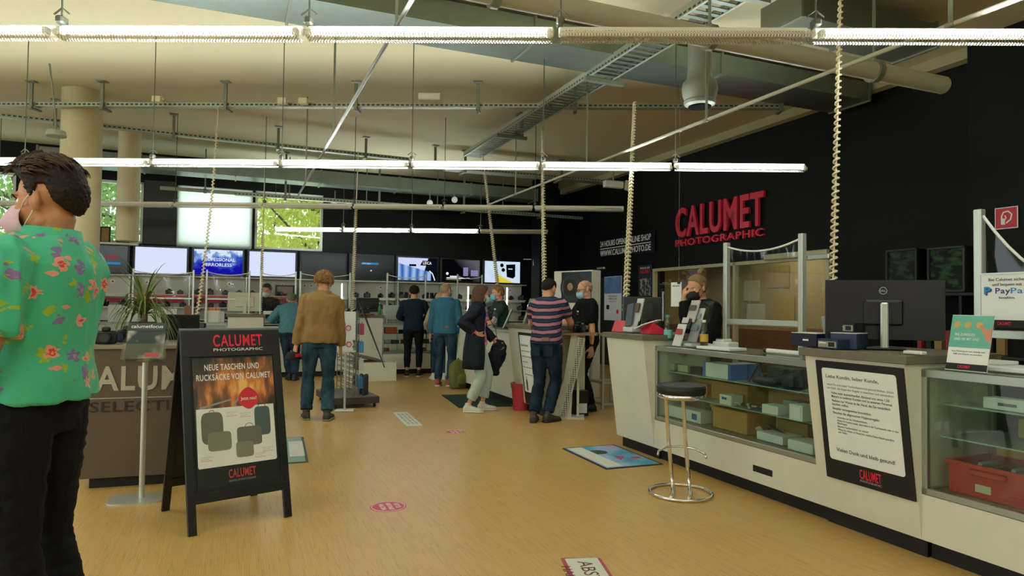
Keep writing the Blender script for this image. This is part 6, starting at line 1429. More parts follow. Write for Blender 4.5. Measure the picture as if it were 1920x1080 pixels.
mb = MB(); P_(mb, mat('poster_base', '20271F', .3), 0, 0, 1, 1, Z0); P_(mb, n.m, .0, .60, 1, 1, Z0 + .0006); mb.build('poster', None, t, M=PF)
def GU(u, v): return (px0 + pw * u, py0 + phh * v)
mb = MB(); mb.m(MWHT).prism([GU(.025, .155), GU(.955, .155), GU(.975, .165), GU(.975, .605), GU(.02, .605), GU(.015, .17)], .0018, .0024); mb.build('white_sheet', None, t, M=PF)
mb = MB(); z = .0026; TXT = MWHT
mb.m(TXT).text('NEUE TASCHEN UND', px0 + pw * .48, py0 + phh * .905, .037, pw * .68, z, .0006, .022).text('RUCKSÄCKE VON CALUMET', px0 + pw * .50, py0 + phh * .825, .037, pw * .92, z, .0006, .022)
mb.m(mat('badge_red', 'D02832', .5)).prism([GU(.66 + .13 * math.copysign(abs(math.cos(x)) ** 1.25, math.cos(x)), .665 + .088 * math.copysign(abs(math.sin(x)) ** 1.25, math.sin(x))) for x in [2 * PI * i / 40 for i in range(40)]], z, z + .0006)
mb.m(TXT).text('Jetzt neu!', px0 + pw * .765 - pw * .105, py0 + phh * .652, .020, pw * .20, z + .0008, .0006, .015)
mb.m(mat('railing_pale', '8C9084', .5)).prism([GU(.06, .60), GU(.45, .66), GU(.45, .67), GU(.06, .62)], z - .0009, z - .0003).prism([GU(.44, .60), GU(.60, .73), GU(.61, .73), GU(.47, .60)], z - .0009, z - .0003)
gr = mat('bag_grey', '6A6A60', .7); g2_ = mat('bag_grey_light', '82806F', .7); g3 = mat('bag_slate', '4C5E5C', .7); gd = mat('bag_dark', '4A4A42', .7)
def bag(mb, m, u0, v0, u1, v1, round_=.25, zz=.0026):
    pts = []; cu, cv, hu, hv = (u0 + u1) / 2, (v0 + v1) / 2, (u1 - u0) / 2, (v1 - v0) / 2; ex = 2 / (2 + 6 * (1 - round_))
    for i in range(36): x = 2 * PI * i / 36; pts.append(GU(cu + hu * math.copysign(abs(math.cos(x)) ** ex, math.cos(x)), cv + hv * math.copysign(abs(math.sin(x)) ** ex, math.sin(x))))
    mb.m(m).prism(pts, zz, zz + .0006)
    return mb
bag(mb, gr, .07, .33, .33, .575, .6); bag(mb, g2_, .14, .275, .42, .42, .3, .0034); bag(mb, g3, .72, .36, .92, .59, .35); bag(mb, gr, .49, .29, .80, .44, .15, .0030); bag(mb, g2_, .47, .205, .685, .325, .25, .0038)
for (u, v, r_) in ((.20, .575, .03), (.82, .592, .045), (.645, .44, .05)): mb.m(gd).tube([(px0 + pw * u + r_ * pw * math.cos(x), py0 + phh * v + r_ * .8 * pw * math.sin(x), .003) for x in [PI * i / 8 for i in range(9)]], .0018, 5)
for (u, v) in ((.375, .56), (.545, .545), (.80, .255), (.70, .215), (.05, .235)):
    mb.m(mat('print_grey_light')).text('System Rucksack', px0 + pw * u, py0 + phh * v, .0055, pw * .13, z, .0004, 0, 'LEFT').text('Art. Tasche', px0 + pw * u, py0 + phh * (v - .015), .0055, pw * .09, z, .0004, 0, 'LEFT').m(MLRED).text('99,99 € inkl. MwSt', px0 + pw * u, py0 + phh * (v - .030), .006, pw * .13, z, .0004, 0, 'LEFT')
mb.m(mat('poster_logo_red', 'B8403A', .5)).text('CALUMET', px0 + pw * .53, py0 + phh * .06, .05, pw * .33, z, .0004, .03).m(mat('print_grey_light')).text('HEAVEN OF PHOTOGRAPHY', px0 + pw * .53, py0 + phh * .03, .012, pw * .33, z, .0004)
mb.build('poster_print', None, t, M=PF)
# ================================================================= floor graphics, mats, bin, stool
def flat_rect(name, label, cat, pts, h, m, edge=None):
    """mat from four floor pixels"""
    P = [atz(*p) for p in pts]; c = sum(P, Vector()) / 4; x = ((P[1] - P[0]) + (P[2] - P[3])); y = ((P[3] - P[0]) + (P[2] - P[1])); L = x.length / 2; Wd = y.length / 2; an = math.atan2(x.y, x.x)
    t = thing(name, label, cat, (c.x, c.y, 0), an); MB().box((0, 0, h / 2), (L, Wd, h), bev=min(.002, h * .3)).build('edge' if edge else 'surface', edge or m, t)
    if edge: MB().box((0, 0, h + .001), (L - .05, Wd - .05, .002)).build('surface', m, t)
    return t, L, Wd
n = NT('mat_blue_pink', .6); no = n.n('TexNoise'); no.inputs['Scale'].default_value = 2.2; no.inputs['Detail'].default_value = 4; n.l(n.mapv(), no.inputs['Vector']); r_ = n.n('ValToRGB'); n.l(no.outputs['Fac'], r_.inputs[0]); e = r_.color_ramp.elements
e[0].position = .3; e[0].color = (*lin('1C6FA0'), 1); e[1].position = .72; e[1].color = (*lin('C77AA8'), 1); x_ = e.new(.45); x_.color = (*lin('5FA8CC'), 1); x_ = e.new(.58); x_.color = (*lin('A9B8DC'), 1); n.base(r_.outputs[0])
t, L, Wd = flat_rect('floor_mat', 'blue and pink printed floor mat before the right counter', 'floor mat', [(1056, 842), (1140, 883), (1240, 869), (1148, 834)], .006, n.m, mat('mat_edge', '26303A', .8))
mb = MB(); mb.m(mat('mat_white', 'D8DCD4', .7)).box((0, -Wd * .30, .009), (L * .9, Wd * .26, .002)).m(mat('mat_green', '3A4A3C', .7)).ell((-L * .18, -.05, .009), (.09, .10, .001), 14, 6).m(mat('mat_pink', 'C23A7A', .7)).prism([(.02, .02), (.2, .0), (.08, .10)], .009, .010).ell((.15, .18, .009), (.04, .05, .001), 14, 6); mb.build('print', None, t)
t, L, Wd = flat_rect('floor_mat', 'teal floor mat half hidden behind the advertising board', 'floor mat', [(500, 872), (582, 867), (566, 820), (490, 824)], .006, mat('mat_teal', '8DA8A2', .7), mat('mat_edge2', '4A5A58', .8))
MB().box((.1, 0, .009), (L * .35, Wd * .6, .002)).build('print', mat('mat_white'), t)
t, L, Wd = flat_rect('floor_mat', 'dark green plain floor mat under the woman in navy coat', 'floor mat', [(824, 741), (866, 766), (957, 761), (922, 739)], .008, cloth('mat_dark', '1F3430', '2A423C', 30))
def disc_sticker(px, py, rpx, label):
    c = atz(px, py); d = c.y; r = rpx * d / F; t = thing('floor_sticker', label, 'floor sticker', (c.x, c.y, 0), TH)
    MB().lathe([(r, 0), (r, .0015)], n=40).build('disc', mat('sticker_red', 'C9506A', .6), t); MB().tube([(r * .92 * math.cos(x), r * .92 * math.sin(x), .0018) for x in [2 * PI * i / 40 for i in range(41)]], r * .018, 5, flat=1).build('ring', MWHT, t)
    mb = MB().m(MWHT)
    M = Matrix.Rotation(-PI / 2, 4, 'Z')
    for i, s in enumerate(('BITTE', 'ABSTAND', 'HALTEN')): mb.text(s, 0, r * (.38 - i * .42), r * .26, r * (.8, 1.3, 1.1)[i], .002, .0006, .02, M=M)
    mb.build('lettering', None, t)
disc_sticker(728, 950, 33, 'red round distance sticker in the middle of the floor, the nearer one')
disc_sticker(854, 810, 19, 'red round distance sticker on the floor near the woman in navy coat')
t, L, Wd = flat_rect('floor_sticker', 'white notched floor sticker with faded words near the goods rack', 'floor sticker', [(737, 774), (764, 800), (791, 797), (762, 772)], .0015, mat('sticker_white', 'D2D6C8', .6))
mb = MB().m(mat('print_faded', '8A9484', .7))
for i in range(3): mb.text('ABSTAND HALTEN', 0, Wd * (.22 - i * .26), Wd * .14, L * .8, .002, .0005, .01)
mb.build('lettering', None, t)
t = thing('floor_sticker', 'white and red distance sticker at the bottom edge of the picture', 'floor sticker', atz(1105, 1044), 0)
ax = (atz(1140, 1100) - atz(1105, 1044)).normalized(); A_ = math.atan2(ax.y, ax.x); p0 = atz(1062, 1052); p1 = atz(1117, 1044); Ws = (p1 - p0).length; t.location = (p0 + p1) / 2; t.rotation_euler = (0, 0, A_)
MB().prism([(-.02, -Ws * .62), (.08, -Ws * .62), (.85, -Ws * .6), (.95, -Ws * .45), (.95, Ws * .5), (.8, Ws * .62), (0, Ws * .6)], 0, .0012).build('border', mat('sticker_red2', 'B04A58', .6), t)
MB().box((.47, 0, .0014), (.95, Ws, .0012)).build('sheet', MATS['sticker_white'], t)
MB().m(mat('print_wine', '6A3A40', .7)).text('ABSTAND', .04, -.03, .075, .5, .0022, .0005, .005, 'LEFT').text('HALTEN', .1, -.13, .05, .3, .0022, .0005, .0, 'LEFT').build('lettering', None, t)
# red bin
c = atz(977, 768); t = thing('waste_bin', 'red plastic waste bin with white liner beside the striped man', 'bin', (c.x, c.y, 0))
MB().lathe([(.10, 0), (.105, .003), (.135, .33), (.142, .345), (.142, .355), (.132, .355), (.128, .33), (.10, .02), (.01, .015)], n=40).build('bucket', mat('bin_red', 'BC3648', .4), t, 40)
MB().lathe([(.143, .30), (.146, .345), (.146, .362), (.134, .362), (.13, .30)], n=40).build('bag_liner', glassmat('liner', (.95, .9, .9), .6, .12, .3), t, 40)
MB().ell((.085, -.12, .25), (.02, .015, .055), 12, 10).tube([(.08, -.115, .30), (.06, -.13, .34), (.1, -.12, .35)], .008, 6).build('liner_knot', mat('liner_white', 'D8C4C4', .5), t, True)
# black carton on the floor
c = atz(1087, 781); t = thing('black_carton', 'black carton with white label on the floor by the small table', 'box', (c.x, c.y + .12, 0), R(8)); MB().box((0, 0, .16), (.20, .20, .32), bev=.006).build('carton', MBLK, t); MB().box((.03, -.102, .10), (.10, .003, .12)).build('label_sticker', MWHT, t)
# small demonstration table
c = at(1075, 700, 8.35); t = thing('standing_table', 'small high table with wooden top and perforated slanted bracket', 'table', (c.x, c.y, 0), R(-6))
MB().prism([(-.18, -.2), (.28, -.2), (.30, -.16), (.30, .2), (.26, .24), (-.2, .24), (-.22, .2), (-.22, -.16)], 1.03, 1.055).build('table_top', mat('table_wood', '8A6A44', .5), t)
MB().box((.06, .12, .515), (.03, .34, 1.03)).build('side_panel', MW, t)
mb = MB(); mb.prism([(-.30, .02), (-.02, .02), (.0, .5), (.05, 1.03), (-.03, 1.03), (-.12, .45)], 0, .02, Matrix.Rotation(PI / 2, 4, 'X') @ Matrix.Translation((0, 0, .10))); mb.build('slanted_leg', MW, t)
nn = NT('perforated_white', .5); v = nn.mapv((38, 38, 38)); vo = nn.n('TexVoronoi'); vo.inputs['Randomness'].default_value = 0; vo.inputs['Scale'].default_value = 1; nn.l(v, vo.inputs['Vector']); nn.base(nn.mix(nn.mathn('LESS_THAN', vo.outputs['Distance'], .34), 'C6C6B6', '4A4C42'))
mb = MB(); p = [(-.02, -.13, .03), (.02, -.13, .5), (-.02, -.13, .62), (.08, -.13, 1.02)]
for (a_, b_) in (((-.12, .04), (-.0, .55)), ((-.0, .5), (.10, 1.0))): mb.tube([(a_[0], -.14, a_[1]), (b_[0], -.14, b_[1])], .045, 4, flat=.5, up=Vector((0, 1, 0)))
mb.build('bracket', nn.m, t); MB().box((-.06, .02, .012), (.4, .34, .024)).build('foot', MW, t)
# steel trolley frame behind the gap
c = at(1138, 730, 9.3); t = thing('steel_frame_stand', 'tall pale steel frame stand in the gap before the dark door', 'stand', (c.x, c.y, 0), R(20))
for x in (-.16, .16):
    for y in (-.18, .18): MB().box((x, y, .5), (.03, .03, 1.0)).build('leg', MAL, t)
for z in (.06, .35, 1.0): MB().box((0, -.18, z), (.32, .03, .03)).box((0, .18, z), (.32, .03, .03)).box((-.16, 0, z), (.03, .36, .03)).box((.16, 0, z), (.03, .36, .03)).build('cross_bar', MAL, t)
# ---- chrome bar stool
c = atz(1276, 926); t = thing('bar_stool', 'chrome bar stool with round black seat before the glass case', 'bar stool', (c.x, c.y, 0), R(-10)); Rr = .225; r = .0125
MB().tube([(Rr * math.cos(x), Rr * math.sin(x), r) for x in [2 * PI * i / 48 for i in range(49)]], r, 12).build('base_ring', MCH, t, True)
zs = .80
for x in (-.062, .062):
    MB().tube([(x - .02, -.20, .013), (x, -.1, .016), (x + .01, .04, .02), (x + .008, .09, .05), (x, .09, .12), (x - .028, .05, .45), (x - .045, .01, .68), (x - .045, -.01, .705), (x - .045, -.03, .71)], .0145, 12).build('leg', MCH, t, True)
MB().tube([(-.17, -.10, .30), (-.165, -.04, .315), (-.10, .05, .33), (0, .075, .335), (.1, .04, .33), (.165, -.06, .315), (.17, -.12, .30)], .008, 10).build('footrest', MCH, t, True)
MB().lathe([(.02, .70), (.15, .705), (.172, .715), (.176, .728), (.17, .74), (.02, .74)], n=48).build('seat_ring', MCH, t, 60)
MB().lathe([(.02, .738), (.165, .738), (.178, .75), (.180, .785), (.172, .805), (.15, .812), (.02, .815)], n=48).build('seat', mat('seat_black', '151715', .45, bump=.2, bscale=120), t, 50)
MB().lathe([(.178, .790), (.181, .793), (.178, .797)], n=48).build('seat_piping', MBLK, t, True)
# ================================================================= goods inside and on the right counters
yA = lambda px, w=.3, py=720: sw(on_w(px, py, w))[0]
MBL = mat('pack_blue', '2E6AB0', .5)
def boxr(label, px, w, z, d, m, rz=0., cat='box', name='box', group=None, stripe=None, lab=None):
    """box standing on z at distance w behind the counter front, seen around pixel column px; d = (depth, width along counter, height)"""
    s = sw(on_w(px, 750, w))[0]; t = thing(name, label, cat, B(s, w, z), TH + rz, group); MB().box((0, 0, d[2] / 2), d, bev=.003).build('carton', m, t)
    if stripe:
        for y in (-1, 1): MB().box((0, y * (d[1] / 2 - .015), d[2] / 2), (d[0] + .004, .034, d[2] + .004)).build('coloured_end', stripe, t)
    if lab: MB().box((-d[0] / 2 - .001, d[1] * lab[0], d[2] * lab[1]), (.002, d[1] * lab[2], d[2] * lab[3])).build('label_sticker', lab[4], t)
    return t
zg = .395; z1 = .605; z2 = .805
boxr('long white box with blue sticker at the left of the case floor', 1290, .20, zg, (.16, .55, .10), MWBOX, lab=(-.35, .5, .12, .5, MBL))
boxr('large brown carton on the case floor behind the stool', 1395, .30, zg, (.30, .40, .17), MCARD)
boxr('flat white box on the case floor, right of the brown carton', 1462, .22, zg, (.2, .26, .06), MWBOX)
boxr('flat white box on the case floor beside the framed notice', 1518, .16, zg, (.18, .22, .07), MWBOX)
boxr('tan carton at the back of the case floor', 1500, .42, zg, (.16, .3, .14), mat('tan_card', 'A07C48', .8))
boxr('big brown carton on the middle glass shelf', 1372, .38, z1, (.22, .62, .15), MCARD)
boxr('small white box with blue sticker on the middle glass shelf', 1371, .16, z1, (.12, .14, .08), MWBOX, lab=(0.1, .65, .4, .25, MBL))
boxr('pale box on the middle glass shelf near the flash bracket', 1455, .16, z1, (.12, .16, .065), MWBOX)
boxr('grey white box with paper label beside the framed notice', 1506, .13, z1, (.14, .12, .11), MWBOX, lab=(0, .5, .7, .7, MWHT))
boxr('round-edged tan tin on the middle glass shelf at left', 1322, .30, z1, (.16, .24, .12), mat('tan_tin', '9A7440', .6))
boxr('small brown carton at the far left of the middle shelf', 1262, .25, z1, (.15, .2, .1), MCARD)
boxr('white box with blue ends on the top glass shelf', 1358, .20, z2, (.16, .34, .12), MWBOX, stripe=MBL)
boxr('white box with blue end farther right on the top shelf', 1398, .38, z2, (.14, .22, .12), MWBOX, stripe=MBL)
boxr('pale green low box on the top shelf at left', 1262, .22, z2, (.1, .16, .06), mat('pale_green_box', 'B9BC92', .6))
boxr('second pale green low box on the top shelf', 1288, .22, z2, (.1, .14, .06), mat('pale_green_box'))
boxr('dark box beside the pale green boxes on the top shelf', 1312, .22, z2, (.1, .14, .06), mat('dark_box', '2E2A28', .5))
boxr('grey cube shaped printer part on the middle shelf', 1493, .30, z1 + .0, (.12, .14, .10), mat('grey_part', '9A9A90', .5))
boxr('dark green box on the top shelf at right', 1468, .42, z2, (.12, .2, .12), mat('dk_green_box', '3A4A40', .6))
# tripod, bracket and camera-like gear
def gear(label, px, w, z, fn, name, cat):
    s = sw(on_w(px, 750, w))[0]; t = thing(name, label, cat, B(s, w, z), TH); fn(t); return t
def tri(t):
    for k in range(3): aa = k * 2.1; MB().tube([(0, 0, .15), (.07 * math.cos(aa), .09 * math.sin(aa), .0)], .007, 6).build('leg', MBLK, t)
    MB().cyl((0, 0, .13), (0, 0, .17), .02, 10).build('tripod_head', MBLK, t, 40)
gear('mini black tripod on the top glass shelf', 1424, .2, z2 + .004, tri, 'mini_tripod', 'tripod')
def gearb(t):
    MB().box((0, 0, .03), (.12, .24, .05), bev=.02).build('base_plate', mat('gear_dark', '2A3234', .4), t); MB().cyl((0, .05, .05), (0, .05, .08), .03, 12).build('knob', mat('gear_dark'), t, 40)
gear('dark equipment bracket lying on the top glass shelf', 1440, .16, z2 + .004, gearb, 'bracket', 'equipment')
def vid(t):
    MB().box((0, 0, .06), (.1, .11, .12), bev=.02).build('body', mat('gear_navy', '1F2A34', .4), t); MB().cyl((0, -.05, .1), (-.0, -.11, .12), .025, 12).build('knob', mat('gear_navy'), t, 40); MB().box((0, .03, .13), (.12, .06, .02), bev=.006).build('plate', mat('gear_dark'), t)
gear('dark blue tripod head on the top shelf beside the framed notice', 1482, .14, z2 + .004, vid, 'tripod_head_unit', 'tripod head'); gear('second dark blue tripod head on the top shelf', 1500, .18, z2 + .004, vid, 'tripod_head_unit', 'tripod head')
def strapb(t):
    for k in range(6): MB().tube([(random.uniform(-.06, .06), -.15 + k * .05, .01 + .01 * (k % 3)), (random.uniform(-.06, .06), -.08 + k * .05, .03), (0, -.02 + k * .04, .012)], .010, 6, flat=.6).build('strap', mat('gear_pale', 'A8B0A6', .4) if k % 2 else mat('gear_dark'), t)
gear('tangle of straps and clamps on the middle glass shelf', 1415, .14, z1 + .006, strapb, 'strap_bundle', 'straps')
def tubeb(t):
    for k in range(2): MB().cyl((0, -.12, .02 + .03 * k), (.05, .12, .05 + .03 * k), .012, 10).build('rod', mat('gear_dark'), t, 40)
    MB().prism([(-.06, -.05), (.06, -.05), (0, .08)], 0, .01, Matrix.Translation((0, .16, .03)) @ Matrix.Rotation(.8, 4, 'Y')).build('paper_bag', MWHT, t)
gear('two dark rods with folded paper on the case floor', 1452, .25, zg, tubeb, 'rod_bundle', 'rods')
# second case: red crates and packs
yb = sB0
def crate(label, s, w, z, d):
    t = thing('red_crate', label, 'crate', B(s, w, z), TH, 'red crates in the near glass case'); m = mat('crate_red', 'B82E26', .45); th = .008
    MB().box((0, 0, .005), (d[0], d[1], .01)).build('bottom', m, t)
    for c, dd in (((-d[0] / 2, 0, d[2] / 2), (th, d[1], d[2])), ((d[0] / 2, 0, d[2] / 2), (th, d[1], d[2])), ((0, -d[1] / 2, d[2] / 2), (d[0], th, d[2])), ((0, d[1] / 2, d[2] / 2), (d[0], th, d[2]))): MB().box(c, dd).build('side_wall', m, t)
    mb = MB(); mb.box((-d[0] / 2 - .008, 0, d[2] - .01), (.018, d[1] + .03, .022)); mb.box((d[0] / 2 + .008, 0, d[2] - .01), (.018, d[1] + .03, .022)); mb.box((0, -d[1] / 2 - .008, d[2] - .01), (d[0], .018, .022)); mb.box((0, d[1] / 2 + .008, d[2] - .01), (d[0], .018, .022)); mb.build('rim', m, t)
    MB().box((-d[0] / 2 - .02, 0, d[2] - .04), (.02, d[1] * .45, .03), bev=.006).build('handle', m, t); MB().box((-d[0] / 2 - .006, .03, .05), (.002, .08, .04)).build('label_sticker', mat('label_tan', 'C9C0A0', .6), t)
    for k in range(4): MB().box((0, (-.3 + .2 * k) * d[1], d[2] * .6), (d[0] * .5, .02, d[2] * .8), Matrix.Rotation(.4, 3, 'X')).build('packet', mat(['pkt_olive', 'pkt_grey'][k % 2], ['6A6A3A', 'A9ADA0'][k % 2], .4), t)
crate('red plastic crate in the near case, beside the framed notice', sB0 - .30, .27, .395, (.34, .42, .17)); crate('red plastic crate in the near case, at the right picture edge', sB0 - .78, .25, .395, (.34, .42, .17))
def boxs(label, ds, w, z, d, m, lab=None):
    t = thing('box', label, 'box', B(sB0 - ds, w, z), TH); MB().box((0, 0, d[2] / 2), d, bev=.003).build('carton', m, t)
    if lab: MB().box((-d[0] / 2 - .001, d[1] * .1, d[2] * .5), (.002, d[1] * .3, d[2] * .25)).build('label_sticker', lab, t)
    return t
boxs('long white lamp box on the top shelf of the near case', .40, .18, .866, (.1, .30, .06), MWBOX, mat('print_grey'))
boxs('green and black box on the top shelf of the near case', .58, .22, .866, (.1, .13, .075), mat('green_black', '2A6A34', .4))
boxs('pale flat box on the top shelf near the picture edge', .80, .20, .866, (.1, .25, .045), mat('pale_green_box'))
boxs('yellow box at the back of the near case', .35, .45, .69, (.06, .2, .10), mat('yellow_card', 'A9973C', .6)); boxs('olive yellow box at the back right of the near case', .75, .45, .69, (.06, .4, .12), mat('yellow_card'))
c = thing('black_lens_tube', 'large black lens with silver ring behind the near case glass', 'lens', B(sB0 - .66, .10, .69), TH); MB().cyl((0, 0, .0), (0, 0, .12), .045, 24).build('barrel', MBLK, c, 40); MB().cyl((0, 0, .0), (0, 0, .015), .05, 24).build('ring', MCH, c, 40)
# --- on top of the first till counter
zk = 1.135; sk = (sA0 + sA1) / 2
def on_t(px, py, w): q = on_w(px, py, w); return sw(q)[0]
def wedge_holder(label, s, w, z, rz, m, wd=.2, h=.16):
    t = thing('brochure_holder', label, 'brochure holder', B(s, w, z), TH + rz); MB().prism([(0, 0), (.16, 0), (.16, h * .35), (.05, h)], -wd / 2, wd / 2, Matrix(((1, 0, 0, 0), (0, 0, 1, 0), (0, 1, 0, 0), (0, 0, 0, 1)))).build('holder', m, t); return t
RP = mat('holder_red', 'C2203A', .35)
wedge_holder('red brochure holder at the far left of the till counter', on_t(1158, 610, -.02), -.02, zk, .2, RP, .18, .11); wedge_holder('red brochure holder below the white cards', on_t(1212, 612, 0), -.02, zk, -.2, RP, .22, .10)
s_ = on_t(1187, 610, .0)
t = thing('brochure_display', 'clear acrylic display with grey and white flyers on the till counter', 'brochure holder', B(s_, -.02, zk), TH)
MB().box((.02, 0, .03), (.14, .16, .05), bev=.01).build('clear_base', mat('acrylic_base', 'C9D0CC', .15), t)
for k, (x, y, z, c) in enumerate(((.0, .03, .17, '4A5560'), (.05, -.05, .22, 'C9CCC4'), (.02, -.04, .12, 'B9BEBA'))): MB().box((x, y, z), (.012, .105, .22 if k < 2 else .14), Matrix.Rotation(.25, 3, 'Y') @ Matrix.Rotation(.15 * (k - 1), 3, 'X')).build('flyer', mat('flyer_' + c, c, .4), t)
MB().box((.03, -.05, .24), (.014, .07, .09), Matrix.Rotation(.25, 3, 'Y')).build('print', mat('print_brown', '5A4A40', .5), t)
for k in range(4):
    t = thing('flyer_stack', 'stack of white flyers tilted in the red holder, %s' % ['lowest', 'second', 'third', 'top one'][k], 'flyers', B(on_t(1206 + k * 6, 606, .05), .03, zk + .05 + k * .018), TH + .2 * k, 'white flyers in the red holder'); MB().box((0, 0, .0), (.10, .17, .008), Matrix.Rotation(-.3, 3, 'X')).build('sheets', MWHT, t)
q = on_w(1213, 600, .32); monitor('grey monitor seen from behind on the first till counter', B(sw(q)[0], .26, zk), R(14), .42, .31, mat('monitor_grey', '3A3F3A', .4), lift=.04)
# hanging QR-less notice
p = on_w(1268, 552, 1.0); t = thing('white_notice', 'white notice sheet hanging beside the head of the seller on the phone', 'notice', M=panel_matrix(p, -U, (0, 0, 1)))
MB().box((0, 0, 0), (.19, .27, .004)).build('sheet', MWHT, t); MB().box((.05, .125, .004), (.05, .02, .006)).build('clip', MBLK, t); MB().text('Bitte scannen', 0, .09, .014, .12, .003, .001).build('lettering', MINK, t); MB().tube([(.05, .13, .003), (.05, HC - p.z, .003)], .0015, 4).build('hanging_wire', MHG, t)
# bottles
zc_ = 1.04
def bottle(label, px, w, hgt, r, m, cap, lab=None, liquid=None):
    s = on_t(px, 640, w); t = thing('bottle', label, 'bottle', B(s, w, zc_), TH); k = hgt
    MB().lathe([(r * .8, 0), (r, .01), (r, k * .55), (r * .9, k * .66), (r * .42, k * .84), (r * .38, k * .93)], n=24).build('bottle_body', m, t, 40)
    MB().lathe([(r * .46, k * .92), (r * .46, k), (r * .4, k + .003)], n=16).build('bottle_cap', cap, t, 40)
    if lab: MB().lathe([(r * 1.02, k * .22), (r * 1.02, k * .5)], n=24).build('bottle_label', lab, t, 40)
    if liquid: MB().lathe([(r * .9, .01), (r * .9, k * .5), (r * .3, k * .52)], n=20).build('drink', liquid, t, 40)
bottle('clear water bottle with teal label and cap on the long glass case', 1252, .14, .27, .042, glassmat('bottle_clear', (.85, .93, .92), .9, .08), mat('cap_teal', '2E8A80', .4), mat('label_teal', '7AC0B8', .4)); bottle('juice bottle with yellow label on the long glass case', 1320, .16, .235, .034, glassmat('bottle_clear'), mat('cap_white', 'D9D9D0', .4), mat('label_yellow', 'C2A23A', .5), glassmat('juice', (.75, .62, .3), .5, .05))
# clear brochure rack
s = on_t(1290, 640, .12); t = thing('brochure_rack', 'tilted clear rack with photo brochures on the long glass case', 'brochure rack', B(s, .12, zc_), TH - .1)
MB().box((.05, 0, .02), (.2, .24, .03), bev=.006).build('base', mat('acrylic_base'), t)
for k, (x, z, y, c) in enumerate(((-.06, .10, .04, 'D3D6CE'), (.0, .20, .03, '3A3A3A'), (.05, .31, -.0, 'B9B4AC'), (.02, .14, -.08, '8A8F8C'), (.06, .24, -.06, 'C9CCC6'))): MB().box((x, y, z), (.01, .13, .2 if k != 1 else .09), Matrix.Rotation(.32, 3, 'Y')).build('brochure', mat('bro_' + c, c, .4), t); MB().box((x - .008, y, z + .03), (.003, .10, .05), Matrix.Rotation(.32, 3, 'Y')).build('print', mat('print_%d' % k, ['A03A3A', 'C9C9C9', '4A4038', '6A7A80', '8A9AA0'][k], .5), t)
MB().box((.12, 0, .2), (.006, .25, .42), Matrix.Rotation(.3, 3, 'Y')).build('clear_back', glassmat('acrylic'), t)
# card terminal, papers, rolls
s = on_t(1360, 645, .32); t = thing('card_terminal', 'white card terminal on the long glass case', 'card terminal', B(s, .32, zc_), TH); MB().box((0, 0, .03), (.12, .2, .05), bev=.01).box((0, .02, .065), (.10, .10, .03), bev=.008).build('body', MWBOX, t); MB().box((-.04, .02, .082), (.04, .07, .004)).build('display', MBLK, t)
s = on_t(1350, 650, .12); t = thing('paper_stack', 'white booklets lying on the long glass case', 'papers', B(s, .13, zc_), TH + .1); MB().box((0, 0, .012), (.2, .36, .022), bev=.004).build('sheets', MWHT, t)
s = on_t(1490, 655, .30); t = thing('paper_roll', 'white document tube lying beside the framed notice counter', 'tube', B(s, .24, zc_ + .018), TH); MB().cyl((0, -.12, 0), (0, .22, 0), .017, 14).build('tube', MWHT, t, 40); MB().cyl((0, .21, 0), (0, .24, 0), .018, 14).build('end_cap', MBLK, t, 40)
s = on_t(1290, 652, .05); t = thing('leaflet_pile', 'loose leaflets under the juice bottle', 'leaflets', B(s, .28, zc_), TH + .3); MB().box((0, 0, .008), (.2, .26, .014)).box((.02, .02, .02), (.18, .2, .008), Matrix.Rotation(.3, 3, 'Z')).build('sheets', MWHT, t)
# big film screen on the long case
pL = on_w(1362, 640, .42); pR = on_w(1504, 640, .42)
zT = on_w(1357, 458, .42).z; zT2 = on_w(1500, 436, .42).z
film('large clear film screen in an aluminium frame on the long glass case', pL, pR, zc_, (zT + zT2) / 2, on_w(1430, 605, .42).z - zc_, .045, .06)
# screen at the right edge
pL = on_w(1838, 640, .42); sR = sw(pL)[0]; pR = B(sR - 1.1, .42)
film('clear film screen with metal post at the right picture edge', pL, pR, 1.06, on_w(1836, 393, .42).z, on_w(1880, 627, .42).z - 1.06, .045, .42)
# payment notice on that screen
p = on_w(1841, 613, .38); q = on_w(1841, 514, .38); hN = q.z - p.z; wN = hN * .92
t = thing('payment_notice', 'white payment notice with blue lettering fixed to the right film screen', 'notice', M=panel_matrix(p, -U, (0, 0, 1)))
MB().box((wN / 2, hN / 2, 0), (wN, hN, .008)).build('sheet', MWHT, t); MB().box((wN / 2, hN * .07, .003), (wN, hN * .14, .008)).build('foot_band', MK, t); MB().box((wN / 2, hN, .003), (wN, .008, .012)).build('top_rail', MAL, t)
mb = MB(); mb.m(MINK).text('Bei Calumet sicher', wN * .5, hN * .86, hN * .055, wN * .7, .005, .001, .0).text('und bequem mit', wN * .5, hN * .77, hN * .055, wN * .55, .005, .001).m(mat('pp_navy', '1B2F78', .5)).text('Pay', wN * .28, hN * .63, hN * .10, wN * .28, .005, .001, .02, 'LEFT').m(mat('pp_blue', '2A86C2', .5)).text('Pal', wN * .57, hN * .63, hN * .10, wN * .27, .005, .001, .02, 'LEFT').text('P', wN * .06, hN * .62, hN * .13, wN * .13, .005, .001, .05, 'LEFT').m(MATS['pp_navy']).text('P', wN * .085, hN * .60, hN * .13, wN * .13, .0045, .001, .05, 'LEFT').m(MINK).text('bezahlen.', wN * .5, hN * .53, hN * .045, wN * .3, .005, .001)
mb.m(MLRED).text('CALUMET', wN * .45, hN * .05, hN * .055, wN * .26, .0075, .001, .03); mb.build('lettering', None, t)
